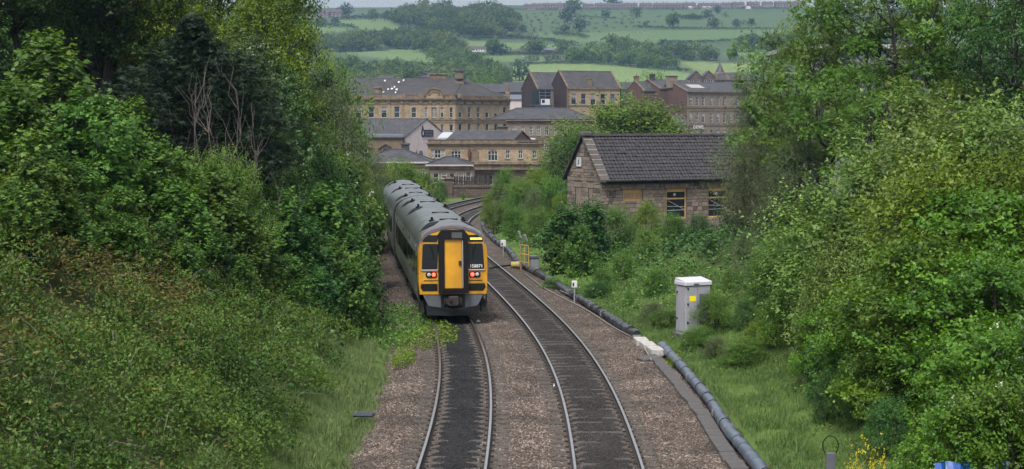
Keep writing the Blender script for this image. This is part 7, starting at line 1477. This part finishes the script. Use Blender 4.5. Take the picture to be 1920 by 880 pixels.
def nettles():
    """patches of taller upright weeds among the brambles"""
    rng = rr_(19); n = 2600; x = rng.uniform(-20, -4.8, n); y = rng.uniform(22, 60, n); k = bmask(x, y, rng) & (fbm(x * .55 + 40, y * .45, 97, 3) > .5); x, y = x[k], y[k]; n = len(x)
    P_ = np.stack([x, y, H(x, y) + mound(x, y) * .5 + .15], 1); D_ = norm(np.array([0, 0, 1.]) + rng.normal(size=(n, 3)) * .3)
    pos, ax, nr, sz, ti = shoot_leaves(P_, D_, rng.uniform(.4, .9, n), 14, .13, rng, .25, .7); V, F_, T = place(L_oval(.5, .1), pos, ax, nr, sz, ti)
    tag(inst('nettles', np_mesh('nettles', V, F_, M['lime2'], {'tint': T})), 'taller pale nettles standing among the brambles', 'nettles', kind='stuff')
M['lime2'] = leaf_mat('nettle_leaf', (.045, .085, .015), (.095, .165, .03), (.17, .25, .06), .3, .5, .3)
nettles()
def dead_stems():
    rng = rr_(23); n = 520; x = rng.uniform(-20, -5, n); y = rng.uniform(22, 58, n); k = bmask(x, y, rng); x, y = x[k], y[k]; mb = MB()
    for a, b in zip(x, y):
        z = float(H(a, b) + mound(a, b) * .4); d = rng.normal(size=3) * .5; d[2] = abs(d[2]) + .35; L_ = rng.uniform(.5, 1.1); p = np.array([a, b, z]); e = p + d * L_; m_ = (p + e) / 2 + np.array([0, 0, .18 * L_]); e[2] -= .15
        mb.tube([p, m_, e], [.009, .007, .003], 4, cap=False)
    tag(mb.build('dead_stems', M['bark_pale']), 'thin dead bramble stems arching over the left slope', 'dead stems', kind='stuff')
dead_stems()
M['grass'] = leaf_mat('grass_blade', (.06, .095, .025), (.1, .148, .042), (.175, .21, .085), .3, .55, .3)
def grass(name, label, n, xr_, yr_, mask, h, seed, m_='grass'):
    rng = rr_(seed); x = rng.uniform(*xr_, n); y = rng.uniform(*yr_, n); k = mask(x, y, rng); x, y = x[k], y[k]; n = len(x); z = H(x, y); cl = vnoise(x * 2.2, y * 2.2, 44)
    ax = rng.normal(size=(n, 3)) * .3 + np.array([.05, 0, 1]); tmpl = (np.array([(-.035, 0, 0), (.035, 0, 0), (.0, .62, .03), (.0, 1., .16)]), np.array([(0, 1, 2), (2, 1, 3)]))
    V, F_, T = place(tmpl, np.stack([x, y, z - .02], 1), ax, rvec(n, rng) * np.array([1, 1, .2]), h * rng.uniform(.45, 1.2, n) * (.55 + .8 * cl), np.clip(rng.random(n) * .6 + .4 * fbm(x * .8, y * .8, 45, 3), 0, 1)); o = inst(name, np_mesh(name, V, F_, M[m_], {'tint': T})); return tag(o, label, 'grass', kind='stuff')
M['pale_grass'] = leaf_mat('pale_grass_blade', (.09, .15, .045), (.16, .235, .085), (.26, .33, .15), .3, .55, .3)
grass('grass_verge', 'soft green grass verge along the left ballast edge', 130000, (-8, -2.8), (24, 62), lambda x, y, r: (x < xL(y) - 2.2 - .3 * vnoise(y * 1.5, x, 3)) & (x > xL(y) - 4.6 - .6 * vnoise(y * .8, x, 4)) & (r.random(len(x)) < np.clip(1.5 - (y - 30) / 40, .25, 1)), .26, 12, 'pale_grass')
grass('grass_bank', 'green grass between the grey duct and the right bushes', 190000, (2.5, 13), (24, 78), lambda x, y, r: (x > xR(y) + RE(y) + .18) & (x < xR(y) + 8.3) & (r.random(len(x)) < np.clip(1.5 - (y - 30) / 40, .25, 1)) & (r.random(len(x)) > .75 * sstep(.56, .66, fbm(x * .6, y * .6, 15, 3))), .22, 13)
cover('verge_weeds', 'mixed leafy weeds in the right-hand grass', 36000, (4, 13), (26, 75), lambda x, y, r: (x > xR(y) + RE(y) + .9) & (x < xR(y) + 9) & (fbm(x * .9, y * .7, 31, 3) > .5), lambda x, y, r: r.random(len(x)) * .42 * np.clip(fbm(x * .9, y * .7, 31, 3) - .4, 0, 1) * 4 , .075, OVAL, 'syc', 14, 'weeds')
cover('bank_undergrowth', 'leafy undergrowth beneath the right bank bushes', 45000, (4, 30), (26, 100), lambda x, y, r: (x > xR(y) + 6.8 - 2.2 * sstep(62, 75, y)), lambda x, y, r: r.random(len(x)) * .9, .17, OVAL, 'syc_d', 15, 'undergrowth')
cover('far_lineside_scrub', 'low scrub along the right edge of the far ballast', 30000, (-4, 12), (62, 150), lambda x, y, r: (x > xR(y) + RE(y) + .5) & (x < xR(y) + 8), lambda x, y, r: r.random(len(x)) * .7, .12, OVAL, 'syc', 16, 'scrub')
cover('left_undergrowth', 'shaded undergrowth beneath the left thicket', 42000, (-40, -4), (40, 130), lambda x, y, r: slopeL(x, y) > .2 + .8 * (y > 64), lambda x, y, r: r.random(len(x)) * .8, .18, OVAL, 'syc_d', 17, 'undergrowth')
def spread(name, label, pix, rx, ry, n, h, m_, size, seed, cat='ground plant'):
    c = gp(*pix, -.1); return cover(name, label, n, (c[0] - rx, c[0] + rx), (c[1] - ry, c[1] + ry), lambda x, y, r: ((x - c[0]) / rx) ** 2 + ((y - c[1]) / ry) ** 2 < .45 + .9 * vnoise(x * 3, y * 1.2, seed), lambda x, y, r: .25 + h * r.random(len(x)) * (1.1 - ((x - c[0]) / rx) ** 2), size, OVAL, m_, seed, cat)
spread('ivy_mat', 'low leafy mat spilling over the rail in front of the train', (800, 628), 1.15, 4.2, 3000, .22, 'lime', .085, 21)
spread('ivy_mat', 'green leafy mat at the foot of the slope beside the train', (740, 610), 1.5, 6.5, 6500, .4, 'syc', .1, 22)
spread('lime_weed', 'bright lime-green weed clump at the left ballast edge', (755, 674), .42, 1.7, 1500, .35, 'lime', .07, 23)
spread('trough_weed', 'small green weed clump between the trough and grey duct', (1262, 678), .28, 1.0, 500, .2, 'lime', .08, 24)
# rough tufts round the cabinet
for i, (k, px, py, h, lab) in enumerate((('hawthorn', 1308, 640, .9, 'rough low bush at the right foot of the cabinet'), ('willow', 1345, 655, .8, 'pale feathery weed tuft below the cabinet'), ('hawthorn', 1395, 672, 1.0, 'rough thorny tuft right of the cabinet grass'), ('green', 1248, 600, .8, 'leafy tuft at the left foot of the cabinet'), ('willow', 1225, 590, .9, 'feathery weed tuft left of the cabinet'), ('lime', 1425, 655, .9, 'yellow-green tuft under the dark bush'), ('deepgreen', 1120, 545, .8, 'dark tuft behind the white box'), ('green', 1040, 525, .8, 'leafy tuft beside the wrapped cables'))): p = gp(px, py, .2); plant(SHRUB[k][i % 2], 'rough_tuft', 'weed', lab, p[0], p[1], h, i * 1.3, 'rough tufts in the right-hand grass', 1.6)
# blue plastic sheet glimpsed at the lower right
xb, yb_ = fx(1850, 29.5), 29.5; zz = fz(872, 29.5); t = thing('blue_sheet', 'blue plastic sheet behind leaves in the bottom right corner', 'plastic sheet', (xb, yb_, 0), .1); rng = rr_(3); nn = 14; vs = []
for j in range(2):
    for i in range(nn): vs.append((-.75 + 1.5 * i / (nn - 1), rng.normal() * .04 + .3 * j, zz - .55 * (1 - j) - .04 * rng.random() + .02 * j))
MB().add(vs, [(i, i + 1, nn + i + 1, nn + i) for i in range(nn - 1)]).build('sheet', mat('blue_plastic', (.012, .07, .3), .35), t)
MB().tube([(-.7, .3, -1.), (-.7, .3, zz - .06)], .03, 6).build('stake', M['bark'], t); MB().tube([(.7, .3, -1.), (.7, .3, zz - .06)], .03, 6).build('stake', M['bark'], t)
# ================================================================ haze
hz = MB().box(-3700, 3700, -120, 5200, -16, 210).mesh('haze', [])
hm = bpy.data.materials.new('haze_air'); hm.use_nodes = True; hn = hm.node_tree.nodes; hn.remove(hn['Principled BSDF'])
pv_ = hn.new('ShaderNodeVolumePrincipled'); pv_.inputs['Color'].default_value = (.4, .64, 1, 1); pv_.inputs['Density'].default_value = .00016; pv_.inputs['Anisotropy'].default_value = .2
hm.node_tree.links.new(pv_.outputs[0], hn['Material Output'].inputs['Volume']); hz.materials.append(hm)
tag(inst('haze', hz), 'thin blue air haze over the valley', 'haze', kind='stuff')
